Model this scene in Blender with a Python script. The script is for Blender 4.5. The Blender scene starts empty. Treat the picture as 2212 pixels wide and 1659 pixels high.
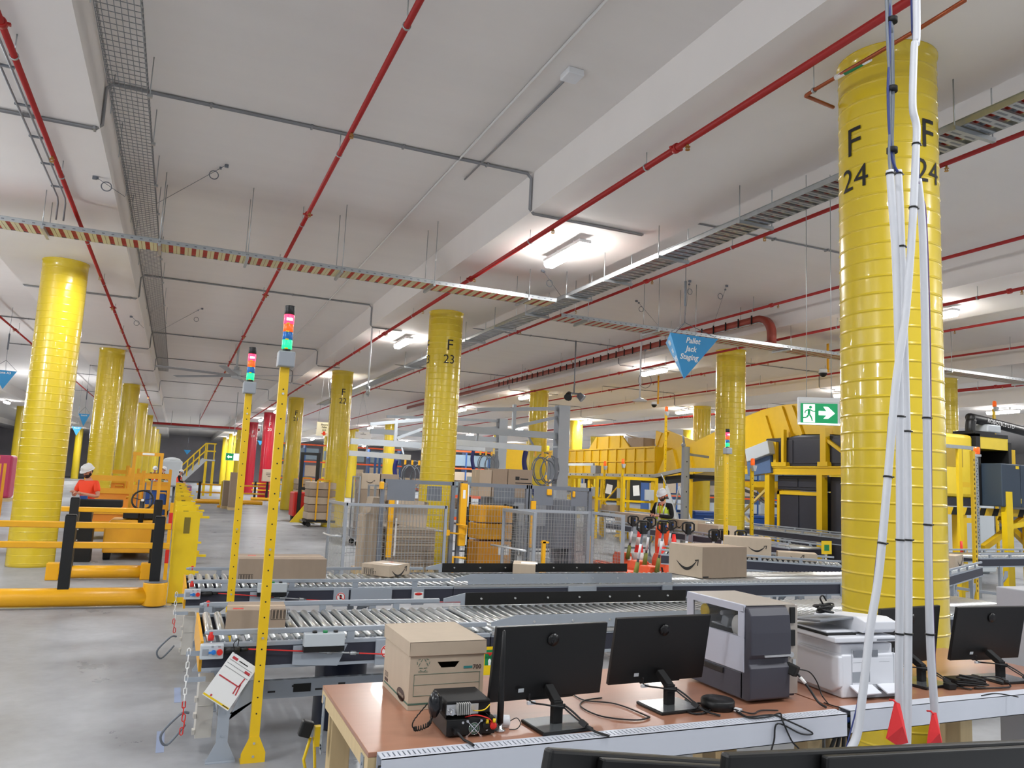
import bpy, bmesh, math, random
from mathutils import Vector, Matrix, Euler
random.seed(7)
S = bpy.context.scene
COL = S.collection
PI = math.pi
def V(*a): return Vector(a)
# ------------------------------------------------------------------ camera
FPX, YAW, PIT, ROL, EYE = 1677.73, 23.006, 7.1775, 2.6323, 1.85
_y, _p, _r = map(math.radians, (YAW, PIT, ROL))
FW = V(math.sin(_y)*math.cos(_p), math.cos(_y)*math.cos(_p), math.sin(_p))
_r0 = V(math.cos(_y), -math.sin(_y), 0); _u0 = _r0.cross(FW)
RT = _r0*math.cos(_r)+_u0*math.sin(_r); UP = -_r0*math.sin(_r)+_u0*math.cos(_r)
cam = bpy.data.cameras.new('camera'); camo = bpy.data.objects.new('camera', cam); COL.objects.link(camo)
cam.sensor_fit = 'HORIZONTAL'; cam.sensor_width = 36; cam.lens = FPX/2212*36; cam.clip_start = .05; cam.clip_end = 400
camo.matrix_world = Matrix(((RT.x, UP.x, -FW.x, 0), (RT.y, UP.y, -FW.y, 0), (RT.z, UP.z, -FW.z, EYE), (0, 0, 0, 1)))
S.camera = camo
# measured photo points turned into places in the hall: on a level z, on a plane y = Y or on a plane x = X
def _ray(px, py): return RT*((px-1106)/FPX) - UP*((py-829.5)/FPX) + FW
def on(px, py, z): d = _ray(px, py); t = (z-EYE)/d.z; return V(d.x*t, d.y*t, z)
def at(px, py, Y): d = _ray(px, py); t = Y/d.y; return V(d.x*t, Y, EYE+d.z*t)
def ax(px, py, X): d = _ray(px, py); t = X/d.x; return V(X, d.y*t, EYE+d.z*t)
# ------------------------------------------------------------------ view, world, lamps
S.view_settings.view_transform = 'Standard'; S.view_settings.look = 'None'
S.view_settings.gamma = 1; S.view_settings.use_curve_mapping = False
S.view_settings.exposure = 0.57
w = bpy.data.worlds.new('world'); S.world = w; w.use_nodes = True
w.node_tree.nodes['Background'].inputs[0].default_value = (.88, .94, 1, 1)
w.node_tree.nodes['Background'].inputs[1].default_value = .32
LIGHTW = 112.0
def batten_lamp(loc, k=1.0):
    l = bpy.data.lights.new('batten_lamp', 'AREA'); l.shape = 'RECTANGLE'; l.size = 1.1; l.size_y = .14
    l.energy = LIGHTW*k; l.color = (.96, .98, 1)
    o = bpy.data.objects.new('batten_lamp', l); COL.objects.link(o); o.location = loc; o.rotation_euler = (0, 0, PI/2)
    return o
def fill_lamp(loc, e):                                 # unseen fill points added to brighten beam faces, columns and slab
    l = bpy.data.lights.new('fill_lamp', 'POINT'); l.energy = e; l.shadow_soft_size = .3; l.color = (.96, .98, 1)
    o = bpy.data.objects.new('fill_lamp', l); COL.objects.link(o); o.location = loc; return o
for x, y, e in ((-6.2,2,340),(-6.2,11,330),(-6.2,20,130),(-6.2,29,110),(-6.2,44,300),(1.5,-2.5,40),(17,4,200)): fill_lamp((x, y, 4.3 if y < 15 else 3.4), e)
# ------------------------------------------------------------------ materials
def lin(c):
    return tuple(((x/255+.055)/1.055)**2.4 if x/255 > .04045 else x/255/12.92 for x in c[:3])+(1,)
MATS = {}
def mat(name, rgb, rough=.5, metal=0, var=.06, scale=6.0, bump=0, emit=0, coat=0, stretch=None, trans=0, alpha=1):
    if name in MATS: return MATS[name]
    m = bpy.data.materials.new(name); m.use_nodes = True; nt = m.node_tree; N = nt.nodes; L = nt.links
    b = N['Principled BSDF']; c = lin(rgb)
    b.inputs['Roughness'].default_value = rough; b.inputs['Metallic'].default_value = metal
    b.inputs['Coat Weight'].default_value = coat
    tc = N.new('ShaderNodeTexCoord'); nz = N.new('ShaderNodeTexNoise'); nz.inputs['Scale'].default_value = scale
    nz.inputs['Detail'].default_value = 4
    src = tc.outputs['Object']
    if stretch:
        mp = N.new('ShaderNodeMapping'); mp.inputs['Scale'].default_value = stretch; L.new(src, mp.inputs[0]); src = mp.outputs[0]
    L.new(src, nz.inputs['Vector'])
    mx = N.new('ShaderNodeMix'); mx.data_type = 'RGBA'
    mx.inputs[6].default_value = tuple(x*(1-var) for x in c[:3])+(1,); mx.inputs[7].default_value = tuple(min(1, x*(1+var)) for x in c[:3])+(1,)
    L.new(nz.outputs['Fac'], mx.inputs[0]); L.new(mx.outputs[2], b.inputs['Base Color'])
    if bump:
        bp = N.new('ShaderNodeBump'); bp.inputs['Strength'].default_value = bump; bp.inputs['Distance'].default_value = .01
        L.new(nz.outputs['Fac'], bp.inputs['Height']); L.new(bp.outputs[0], b.inputs['Normal'])
    if emit:
        b.inputs['Emission Color'].default_value = c; b.inputs['Emission Strength'].default_value = emit
    if trans: b.inputs['Transmission Weight'].default_value = trans
    if alpha < 1: b.inputs['Alpha'].default_value = alpha
    MATS[name] = m; return m
YEL = mat('column_yellow', (220, 192, 44), .26, coat=.5, var=.05, scale=1.5)
RED = mat('column_red', (190, 22, 48), .25, coat=.3)
SAFE = mat('safety_yellow', (236, 200, 20), .38)
SAFE2 = mat('barrier_yellow', (238, 174, 24), .34, var=.04)
POLE = mat('pole_yellow', (232, 190, 22), .4, var=.04)
COND = mat('conduit_grey', (142, 143, 146), .4, .2)
CHUTE = mat('chute_yellow', (226, 184, 24), .4)
BLK = mat('black_plastic', (11, 11, 12), .45)
BLKM = mat('black_matte', (9, 9, 10), .7)
NAVY = mat('dark_navy_panel', (38, 40, 52), .5)
GRY = mat('grey_paint', (150, 155, 162), .42, var=.04)
DGRY = mat('mid_grey_paint', (112, 117, 126), .45, var=.04)
LGRY = mat('light_grey_paint', (190, 197, 202), .42, var=.03)
GALV = mat('galvanised_steel', (178, 182, 184), .34, .75, var=.12, scale=14)
STEEL = mat('brushed_roller_steel', (205, 208, 208), .28, .85, var=.08, scale=30, stretch=(1, .05, 1))
CHROME = mat('chrome', (215, 215, 218), .15, .95)
WHT = mat('white_plastic', (222, 224, 228), .4, var=.02)
WHP = mat('white_paper', (238, 238, 236), .7, var=.02)
CARD = mat('cardboard', (186, 170, 150), .78, var=.07, scale=18, stretch=(1, 1, .3))
CARD2 = mat('brown_cardboard', (158, 140, 122), .8, var=.07, scale=18, stretch=(1, 1, .3))
TAPE = mat('packing_tape', (196, 174, 148), .35)
INK = mat('black_ink', (26, 24, 24), .6, var=.02)
PIPE = mat('sprinkler_red', (168, 30, 26), .45, var=.08)
REDP = mat('signal_red', (214, 40, 32), .42)
ORG = mat('bright_orange', (244, 92, 34), .5)
BLUE = mat('sign_blue', (58, 150, 206), .5, var=.03)
BBLU = mat('bin_blue', (26, 74, 150), .42)
GRN = mat('safety_green', (10, 128, 72), .5)
CONC = mat('painted_concrete', (232, 228, 225), .75, var=.03, scale=2.0, bump=.05)
CLOTH = mat('dark_cloth', (26, 26, 30), .9)
CABLE = mat('black_cable', (18, 18, 20), .5)
GCAB = mat('grey_cable', (112, 118, 126), .5)
COPPER = mat('copper_pipe', (164, 86, 52), .35, .6)
WOOD = mat('pine_wood', (206, 182, 138), .6, var=.14, scale=4, stretch=(8, 8, .6))
SKIN = mat('skin', (206, 150, 128), .55, var=.04)
ALU = mat('aluminium', (208, 210, 212), .3, .7)
# ------------------------------------------------------------------ mesh builder
class MB:
    def __init__(s): s.v = []; s.f = []; s.mi = []; s.sm = []; s.m = 0; s.smooth = False
    def add(s, vs, fs, smooth=None):
        o = len(s.v); s.v += [Vector(p) for p in vs]
        for f in fs: s.f.append([i+o for i in f]); s.mi.append(s.m); s.sm.append(s.smooth if smooth is None else smooth)
        return s
    def box(s, a, b):
        x0, y0, z0 = [min(a[i], b[i]) for i in range(3)]; x1, y1, z1 = [max(a[i], b[i]) for i in range(3)]
        return s.add([(x0,y0,z0),(x1,y0,z0),(x1,y1,z0),(x0,y1,z0),(x0,y0,z1),(x1,y0,z1),(x1,y1,z1),(x0,y1,z1)],
            [(0,3,2,1),(4,5,6,7),(0,1,5,4),(1,2,6,5),(2,3,7,6),(3,0,4,7)], False)
    def bc(s, c, d, rot=None):
        M = Euler(rot).to_matrix() if rot and not isinstance(rot, Matrix) else (rot or Matrix.Identity(3)); c = Vector(c)
        P = [c+M@V(sx*d[0]/2, sy*d[1]/2, sz*d[2]/2) for sz in (-1,1) for sx, sy in ((-1,-1),(1,-1),(1,1),(-1,1))]
        return s.add(P, [(0,3,2,1),(4,5,6,7),(0,1,5,4),(1,2,6,5),(2,3,7,6),(3,0,4,7)], False)
    def bar(s, p, q, w, h=None, up=(0,0,1)):       # square bar between two points
        p, q = Vector(p), Vector(q); d = (q-p); L = d.length; d.normalize(); up = Vector(up)
        if abs(d.dot(up)) > .98: up = V(1,0,0) if abs(d.x) < .9 else V(0,1,0)
        x = d.cross(up).normalized(); z = x.cross(d)
        M = Matrix((x, d, z)).transposed(); return s.bc((p+q)/2, (w, L, h or w), M)
    def cyl(s, p, q, r, r2=None, n=12, caps=True):
        p, q = Vector(p), Vector(q); d = (q-p).normalized(); r2 = r if r2 is None else r2
        a = d.orthogonal().normalized(); b = d.cross(a)
        P = [p+(a*math.cos(t)+b*math.sin(t))*r for t in [2*PI*i/n for i in range(n)]]+[q+(a*math.cos(t)+b*math.sin(t))*r2 for t in [2*PI*i/n for i in range(n)]]
        s.add(P, [(i, (i+1)%n, n+(i+1)%n, n+i) for i in range(n)], n > 5)
        if caps: s.add(P, [tuple(range(n-1,-1,-1)), tuple(range(n, 2*n))], False)
        return s
    def tube(s, pts, r, n=8, closed=False, rs=None):
        pts = [Vector(p) for p in pts]; k = len(pts); P = []; prev = None
        for i in range(k):
            t = (pts[(i+1)%k]-pts[i-1]) if closed else (pts[min(i+1,k-1)]-pts[max(i-1,0)])
            t.normalize()
            if prev is None: a = t.orthogonal().normalized()
            else:
                a = prev-t*prev.dot(t)
                a = a.normalized() if a.length > 1e-6 else t.orthogonal().normalized()
            prev = a; b = t.cross(a); rr = rs[i] if rs else r
            P += [pts[i]+(a*math.cos(2*PI*j/n)+b*math.sin(2*PI*j/n))*rr for j in range(n)]
        F = []
        for i in range(k if closed else k-1):
            for j in range(n): F.append((i*n+j, i*n+(j+1)%n, ((i+1)%k)*n+(j+1)%n, ((i+1)%k)*n+j))
        s.add(P, F, True)
        if not closed: s.add(P, [tuple(range(n-1,-1,-1)), tuple(range((k-1)*n, k*n))], False)
        return s
    def lathe(s, prof, c=(0,0,0), n=24, sm=True, axis='z', sc=(1,1)):
        c = Vector(c); P = []
        for r, h in prof:
            for i in range(n):
                t = 2*PI*i/n; x, y = r*math.cos(t)*sc[0], r*math.sin(t)*sc[1]
                P.append(c+(V(x,y,h) if axis == 'z' else V(x,h,y) if axis == 'y' else V(h,x,y)))
        k = len(prof); F = [(j*n+i, j*n+(i+1)%n, (j+1)*n+(i+1)%n, (j+1)*n+i) for j in range(k-1) for i in range(n)]
        if axis == 'y': F = [f[::-1] for f in F]
        s.add(P, F, sm)
        for j, rv in ((0, True), (k-1, False)):
            if prof[j][0] > 1e-5 and prof[0] != prof[-1]:
                f = tuple(j*n+i for i in range(n)); s.add(P, [f[::-1] if rv != (axis == 'y') else f], False)
        return s
    def prism(s, poly, axis, a, b):                 # outline in two axes, thickness along the third
        n = len(poly)
        def mk(u, w, h): return V(u,w,h) if axis == 'z' else V(u,h,w) if axis == 'y' else V(h,u,w)
        P = [mk(u,w,a) for u,w in poly]+[mk(u,w,b) for u,w in poly]
        return s.add(P, [tuple(range(n-1,-1,-1)), tuple(range(n,2*n))]+[(i,(i+1)%n,n+(i+1)%n,n+i) for i in range(n)], False)
    def sph(s, c, r, nu=14, nv=9):
        r = (r,r,r) if not hasattr(r, '__len__') else r; c = Vector(c); P = []
        for j in range(nv+1):
            ph = PI*j/nv
            for i in range(nu): t = 2*PI*i/nu; P.append(c+V(r[0]*math.sin(ph)*math.cos(t), r[1]*math.sin(ph)*math.sin(t), -r[2]*math.cos(ph)))
        return s.add(P, [(j*nu+i, j*nu+(i+1)%nu, (j+1)*nu+(i+1)%nu, (j+1)*nu+i) for j in range(nv) for i in range(nu)], True)
    def quad(s, *p): return s.add(p, [tuple(range(len(p)))], False)
    def xf(s, M):
        s.v = [M@p for p in s.v]; return s
def obj(name, mb, mats, parent=None, world=False, bevel=0, seg=2):
    me = bpy.data.meshes.new(name); vs = mb.v
    if world and parent is not None:
        o = parent; T = parent.matrix_basis
        pp = parent.parent
        while pp: T = pp.matrix_basis@T; pp = pp.parent
        I = T.inverted(); vs = [I@p for p in vs]
    me.from_pydata([tuple(p) for p in vs], [], mb.f)
    for mm in (mats if isinstance(mats, (list, tuple)) else [mats]): me.materials.append(mm)
    me.polygons.foreach_set('material_index', mb.mi); me.polygons.foreach_set('use_smooth', mb.sm)
    bm = bmesh.new(); bm.from_mesh(me); bmesh.ops.remove_doubles(bm, verts=bm.verts, dist=1e-6)
    bmesh.ops.recalc_face_normals(bm, faces=bm.faces); bm.to_mesh(me); bm.free(); me.update()
    o = bpy.data.objects.new(name, me); COL.objects.link(o)
    if parent is not None: o.parent = parent
    if bevel:
        md = o.modifiers.new('bevel', 'BEVEL'); md.width = bevel; md.segments = seg; md.limit_method = 'ANGLE'; md.angle_limit = .7
    return o
def rep(name, mb, m, parent, locs, **k):                # one part many times, sharing its mesh
    first = None; out = []
    for l in locs:
        if first is None: o = first = obj(name, mb, m, parent, **k)
        else:
            o = first.copy(); COL.objects.link(o)
        o.location = l; out.append(o)
    return out
def tag(o, label=None, cat=None, group=None, kind=None):
    if label: o['label'] = label
    if cat: o['category'] = cat
    if group: o['group'] = group
    if kind: o['kind'] = kind
    return o
def thing(name, label, cat, loc=(0,0,0), rz=0, group=None):
    o = bpy.data.objects.new(name, None); COL.objects.link(o); o.location = loc; o.rotation_euler = (0,0,rz)
    o.empty_display_size = .1
    return tag(o, label, cat, group)
def dup(o, loc=None, rz=None, label=None, parent=None, group=None):
    c = o.copy(); COL.objects.link(c)
    if parent is not None: c.parent = parent
    if loc is not None: c.location = loc
    if rz is not None: c.rotation_euler = (0,0,rz)
    if label: c['label'] = label
    if group: c['group'] = group
    for ch in [x for x in KIDS(o)]: dup(ch, parent=c)
    return c
def KIDS(o): return [x for x in bpy.data.objects if x.parent == o]
_tc = {}
def text_geo(txt, size, bold=False, extr=0, align='CENTER', space=1.0):
    cu = bpy.data.curves.new('t', 'FONT'); cu.body = txt; cu.size = size; cu.align_x = align; cu.align_y = 'CENTER'; cu.space_line = space
    cu.extrude = extr; cu.resolution_u = 3
    if bold: cu.offset = size*.022
    ob = bpy.data.objects.new('t', cu); COL.objects.link(ob); bpy.context.view_layer.update()
    me = bpy.data.meshes.new_from_object(ob.evaluated_get(bpy.context.evaluated_depsgraph_get()))
    r = ([v.co.copy() for v in me.vertices], [tuple(p.vertices) for p in me.polygons])
    bpy.data.objects.remove(ob); bpy.data.curves.remove(cu); bpy.data.meshes.remove(me); return r
def text(mb, txt, size, o, x, y, **k):              # flat lettering: origin o, text x and y directions
    vs, fs = text_geo(txt, size, **k); o, x, y = Vector(o), Vector(x).normalized(), Vector(y).normalized(); z = x.cross(y)
    mb.add([o+x*p.x+y*p.y+z*p.z for p in vs], fs, False)
def arc(c, r, a0, a1, n=12, ax1=(1,0,0), ax2=(0,0,1)):
    c, a, b = Vector(c), Vector(ax1), Vector(ax2)
    return [c+a*r*math.cos(a0+(a1-a0)*i/n)+b*r*math.sin(a0+(a1-a0)*i/n) for i in range(n+1)]
def spline(pts, n=6):
    P = [Vector(p) for p in pts]; out = []
    for i in range(len(P)-1):
        a, b, c, d = P[max(i-1,0)], P[i], P[i+1], P[min(i+2,len(P)-1)]
        for k in range(n):
            t = k/n; out.append(.5*((2*b)+(-a+c)*t+(2*a-5*b+4*c-d)*t*t+(-a+3*b-3*c+d)*t**3))
    return out+[P[-1]]
# ================================================================== THE HALL
SOF, SLAB = 5.5, 6.05
XC = (-18.0, -10.1, -2.2, 5.22, 13.05, 20.95, 28.8, 36.7); CY0, CDY, CR = 4.5, 11.7, .377
def floor_mat():
    m = bpy.data.materials.new('polished_concrete_floor'); m.use_nodes = True; nt = m.node_tree; N = nt.nodes; L = nt.links; b = N['Principled BSDF']
    tc = N.new('ShaderNodeTexCoord')
    n1 = N.new('ShaderNodeTexNoise'); n1.inputs['Scale'].default_value = .7; n1.inputs['Detail'].default_value = 8; n1.inputs['Roughness'].default_value = .65
    n2 = N.new('ShaderNodeTexNoise'); n2.inputs['Scale'].default_value = 9; n2.inputs['Detail'].default_value = 6
    L.new(tc.outputs['Object'], n1.inputs['Vector']); L.new(tc.outputs['Object'], n2.inputs['Vector'])
    r = N.new('ShaderNodeValToRGB'); r.color_ramp.elements[0].position = .3; r.color_ramp.elements[0].color = lin((134,136,140)); r.color_ramp.elements[1].position = .72; r.color_ramp.elements[1].color = lin((170,173,178))
    L.new(n1.outputs['Fac'], r.inputs[0])
    mx = N.new('ShaderNodeMix'); mx.data_type = 'RGBA'; mx.blend_type = 'MULTIPLY'; mx.inputs[0].default_value = .25
    r2 = N.new('ShaderNodeValToRGB'); r2.color_ramp.elements[0].position = .2; r2.color_ramp.elements[0].color = (.62,.61,.6,1); r2.color_ramp.elements[1].position = .6; r2.color_ramp.elements[1].color = (1,1,1,1)
    L.new(n2.outputs['Fac'], r2.inputs[0]); L.new(r.outputs[0], mx.inputs[6]); L.new(r2.outputs[0], mx.inputs[7]); rr = N.new('ShaderNodeMapRange'); rr.inputs['To Min'].default_value = .14; rr.inputs['To Max'].default_value = .5
    L.new(n1.outputs['Fac'], rr.inputs[0])
    df = N.new('ShaderNodeBsdfDiffuse'); gl = N.new('ShaderNodeBsdfGlossy'); ms = N.new('ShaderNodeMixShader'); ms.inputs[0].default_value = .17   # sealed concrete: a thin worn gloss over a matt body
    L.new(mx.outputs[2], df.inputs[0]); L.new(rr.outputs[0], gl.inputs['Roughness']); L.new(df.outputs[0], ms.inputs[1]); L.new(gl.outputs[0], ms.inputs[2])
    N.remove(b); L.new(ms.outputs[0], N['Material Output'].inputs[0]); return m
def struct(name, mb, m): return tag(obj(name, mb, m), kind='structure')
struct('floor', MB().box((-42,-4,-.2),(64,114,0)), floor_mat())
slabm = mat('slab_concrete', (228,224,221), .7, var=.04, scale=.9, stretch=(.25,3.2,1), bump=.03)
struct('ceiling', MB().box((-42,-4,SLAB),(64,114,SLAB+.3)), slabm)
for i, x in enumerate(XC):
    struct('trim_%d' % (i+1), MB().box((x-1.1,-4,SOF),(x+1.1,114,SLAB+.01)), CONC)
wallm = mat('dark_far_wall', (176,174,182), .8, var=.3, scale=.5)
wl = mat('hall_wall', (186,186,188), .8)
struct('wall_back', MB().box((-42,114,0),(64,114.3,SLAB)), wallm)
struct('wall_left', MB().box((-42.3,-4,0),(-42,114,SLAB)), wl)
struct('wall_right', MB().box((64,-4,0),(64.3,114,SLAB)), wl)
# ------------------------------------------------------------------ columns
def col_profile(seams=True, z1=SOF, SH=.003):
    p = [(CR, 0)]; z = .06
    while z < z1-.12 and seams:
        p += [(CR, z-.012), (CR, z-.001), (CR+SH, z), (CR+SH, z+.007), (CR, z+.008), (CR, z+.018)]; z += .135
    return p+[(CR, z1-.02), (CR+.012, z1-.015), (CR+.012, z1)]
def wrap_text(mb, txt, size, ang, z, R=CR+.0065):
    vs, fs = text_geo(txt, size)
    bm = bmesh.new(); BV = [bm.verts.new(p) for p in vs]
    for f in fs:
        try: bm.faces.new([BV[i] for i in f])
        except ValueError: pass
    x = -.3
    while x < .3:
        bmesh.ops.bisect_plane(bm, geom=bm.verts[:]+bm.edges[:]+bm.faces[:], plane_co=(x,0,0), plane_no=(1,0,0)); x += .03
    bm.verts.ensure_lookup_table(); bm.verts.index_update()
    P = [(R*math.cos(ang+v.co.x/R), R*math.sin(ang+v.co.x/R), z+v.co.y) for v in bm.verts]
    mb.add(P, [[v.index for v in f.verts] for f in bm.faces], False); bm.free()
lift = {}
colmesh = {}
ordn = ['nearest','second','third','fourth','fifth','sixth','seventh','eighth','ninth']
rowname = {-10.1:'row far left of the aisle', -2.2:'row left of the aisle', 13.05:'row beside the yellow sorter', 20.95:'row behind the yellow sorter', 28.8:'far right row of the hall'}
def column(x, k, red=False):
    Y = CY0+CDY*k; F = x == 5.22
    if F:
        lab = ('red round column painted with white F %d' if red else 'yellow round column painted with black F %d') % (24-k)
    elif x == -2.2 and k == 1: lab = 'thick yellow round column behind the low yellow and black barrier'
    elif x == 13.05 and k == 1: lab = 'yellow round column behind the pallet jacks with a signal tower in front'
    elif x == 20.95 and k == 2: lab = 'yellow round column brightly lit at its top above the sorter'
    else: lab = 'plain yellow round column, %s one seen in the %s' % (ordn[max(0, k-{-10.1:4,-2.2:1,13.05:1,20.95:1,28.8:2}[x])], rowname[x])
    t = thing('round_column', lab, 'column', (x, Y, 0), group='round columns of the hall')
    near = k <= 3
    key = (min(k,2), near, red)
    if key not in colmesh:
        o = obj('column_shaft', MB().lathe(col_profile(True, SH=(.003 if k == 0 else .0008 if k == 1 else .0005)), n=48 if near else 24), RED if red else YEL, t); colmesh[key] = o.data
    else:
        o = bpy.data.objects.new('column_shaft', colmesh[key]); COL.objects.link(o); o.parent = t
    if F and k <= 6:
        for a in (PI, PI*1.5):
            mb = MB(); wrap_text(mb, 'F', .34, a, 4.72); wrap_text(mb, str(24-k), .27, a, 4.41)
            obj('lettering', mb, WHP if red else INK, t)
    return t
for k in range(9): column(5.22, k, k in (4, 5))
for k in range(1, 9): column(-2.2, k)
for k in range(4, 9): column(-10.1, k)
for k in range(1, 7): column(13.05, k)
for k in range(1, 6): column(20.95, k)
for k in range(2, 6): column(28.8, k)
# ------------------------------------------------------------------ batten lights
DIF = mat('lit_diffuser', (255,250,244), .4, emit=55, var=.01)
def batten_mesh():
    t = thing('batten_light', 'x', 'light', (0,0,0), group='ceiling batten lights')
    obj('light_housing', MB().box((-.095,-.62,.05),(.095,.62,.10)).box((-.02,-.3,.10),(.02,-.26,.17)).box((-.02,.26,.10),(.02,.3,.17)), WHT, t)
    m = MB(); pr = [(-.095,.05),(-.095,.0),(-.06,-.045),(.06,-.045),(.095,.0),(.095,.05)]
    m.prism([(a,b) for a,b in pr], 'y', -.6, .6); obj('light_diffuser', m, DIF, t, bevel=.01)
    return t
bat0 = batten_mesh(); first = True
ZL = SOF-.17
bx = {5.22:'row under the F columns',13.05:'row by the sorter columns',20.95:'row behind the sorter',28.8:'far right row',-10.1:'far left row'}
for x in (5.22, 13.05, 20.95, 28.8, -10.1):
    n = 0
    for k in range(-1, 10):
        Y = 10.4+9.38*k
        if x == 5.22 and k == 3: continue
        if x < 20 and any(abs(Y-CY0-CDY*j) < 1.25 for j in range(9)): Y -= 1.3
        if k < 0 or (x == 5.22 and k > 6):
            if Y > -4: batten_lamp((x, Y, ZL-.06))
        if k >= 0 and not (x == -10.1 and k < 4):
            lab = 'lit white batten light, %s in the %s' % (ordn[min(n,8)] if n < 9 else 'last', bx[x])
            t = bat0 if first else dup(bat0, label=lab); t['label'] = lab; t.location = (x, Y, ZL); first = False; n += 1
        if k >= 0: batten_lamp((x, Y, ZL-.06), 1.0 if k < 5 else 1.6)
# lamp rows without fixtures, added to brighten both sides of the hall
for x in (36.7, 44.5):                                # added rows that lighten the far right, behind the sorter
    for k in range(0, 8): batten_lamp((x, 10.4+9.38*k, ZL-.06), 1.3)
for x in (-2.2, -18):  # added rows that fill the left bays with light
    for k in (-1, 0, 1, 2, 3, 4, 5): batten_lamp((x+.7, 10.4+9.38*k-5, ZL-.06), .4)
batten_lamp((1.5, 1.0, 5.7), .5); batten_lamp((9.0, 1.0, 5.7), .6)
# ------------------------------------------------------------------ sprinkler pipes
HEADM = mat('brass_sprinkler', (176, 132, 66), .35, .7)
def sprinkler(x, z, lab, y0=-3, y1=70, step=3.05, ph=0.4, r=.028, heads=10):
    t = thing('sprinkler_pipe', lab, 'pipe', (x, 0, z))
    obj('pipe', MB().cyl((0,y0,0),(0,y1,0), r, n=12), PIPE, t)
    y = ph; n = 0; ceil = SOF if z < 5.5 else SLAB
    hm = None; cm = None; rm = None
    while y < y1 and n < heads:
        if hm is None:
            a = obj('sprinkler_head', MB().cyl((0,0,-r),(0,0,-.06),.012,n=8).cyl((0,0,-.06),(0,0,-.064),.028,n=10).bar((-.014,0,-.06),(-.02,0,-.09),.006).bar((.014,0,-.06),(.02,0,-.09),.006).cyl((0,0,-.09),(0,0,-.096),.024,n=10), HEADM, t); hm = a.data
        else: a = bpy.data.objects.new('sprinkler_head', hm); COL.objects.link(a); a.parent = t
        a.location = (0, y, 0)
        if rm is None:
            b = obj('hanger', MB().cyl((0,0,r),(0,0,ceil-z),.006,n=6).lathe([(r+.004,-.012),(r+.009,-.012),(r+.009,.012),(r+.004,.012),(r+.004,-.012)], n=14, axis='y'), GALV, t); rm = b.data
        else: b = bpy.data.objects.new('hanger', rm); COL.objects.link(b); b.parent = t
        b.location = (0, y+.75, 0)
        if n % 2 == 0:
            if cm is None:
                c = obj('pipe_coupling', MB().lathe([(r,-.03),(r+.016,-.03),(r+.016,.03),(r,.03),(r,-.03)], n=14, axis='y').bc((r+.025,0,0),(.03,.03,.02)).bc((-r-.025,0,0),(.03,.03,.02)), PIPE, t); cm = c.data
            else: c = bpy.data.objects.new('pipe_coupling', cm); COL.objects.link(c); c.parent = t
            c.location = (0, y+.2, 0)
        y += step; n += 1
    return t
sprinkler(1.5, 5.75, 'red sprinkler pipe across the middle of the open ceiling bay', ph=5.5, heads=14, r=.03)
sprinkler(4.43, 5.33, 'red sprinkler pipe under the ceiling beam in front of column F 24', ph=6.2, heads=14, r=.034)
sprinkler(-1.6, 5.3, 'red sprinkler pipe beside the wire basket tray at upper left', ph=6.8, heads=14)
sprinkler(-4.85, 5.75, 'red sprinkler pipe running behind the leftmost thick column', y0=14, ph=15)
sprinkler(7.9, 5.75, 'red sprinkler pipe just right of the steel cable ladder', ph=6, heads=12)
sprinkler(11.1, 5.75, 'red sprinkler pipe passing above the blue hanging pyramid sign', ph=6.2)
sprinkler(13.0-.8, 5.3, 'red sprinkler pipe under the beam of the sorter columns', y0=4, ph=8)
sprinkler(16.0, 5.75, 'red sprinkler pipe over the yellow sorter panels', y0=4, ph=9)
sprinkler(19.0, 5.75, 'red sprinkler pipe right of the sorter, second behind its columns', y0=6, ph=9)
sprinkler(22.0, 5.3, 'red sprinkler pipe under the far right beam', y0=6, ph=9)
sprinkler(25.2, 5.75, 'distant red sprinkler pipe above the robot arm', y0=8, ph=10)
def xpipe(name, lab, pts, r, m, cat='pipe', n=8):
    return tag(obj(name, MB().tube(pts, r, n), m), lab, cat)
for nm, lab, x1, y, z, m_ in (('water_main','thick dark red pipe crossing the far end of the aisle ceiling',6,66,5.1,PIPE),('drain_pipe','thick silver pipe below the dark red one at the far aisle end',4.2,64.5,4.85,GALV)):
    t = thing(nm, lab, 'pipe', (-4,y,z)); obj('pipe', MB().cyl((0,0,0),(x1+4,0,0),.095,n=14), m_, t); rep('hanger', MB().cyl((0,0,.09),(0,0,SLAB-z),.01,n=6), GALV, t, [(x,0,0) for x in (3.4,5.4,7.6) if x < x1+4])
# copper-coloured branch in front of column F 24
t = thing('branch_pipe', 'thin copper pipe with a green marker band across the top of column F 24', 'pipe', (0,0,0))
cp = [on(2085,0,5.2), on(1985,62,5.2), on(1758,195,5.2), on(1740,207,5.2), on(1800,232,5.2)]
obj('pipe', MB().tube([cp[0],cp[1],cp[2],cp[2]+(cp[3]-cp[2])*.9,cp[3],cp[4]], .016, 10), COPPER, t)
d = (cp[2]-cp[1]).normalized()
q0 = on(1880,127,5.2); q1 = on(1805,168,5.2)
obj('pipe_marker', MB().cyl(q0, q1, .021, n=12), WHP, t); obj('marker_band', MB().cyl(q0+(q1-q0)*.2, q0+(q1-q0)*.72, .0225, n=12), GRN, t)
obj('hanger', MB().cyl(cp[2]+V(0,0,.01), V(cp[2].x,cp[2].y,SOF), .005, n=6).lathe([(.018,-.01),(.024,-.01),(.024,.01),(.018,.01),(.018,-.01)], c=cp[2], n=12, axis='y'), GALV, t)
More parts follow.
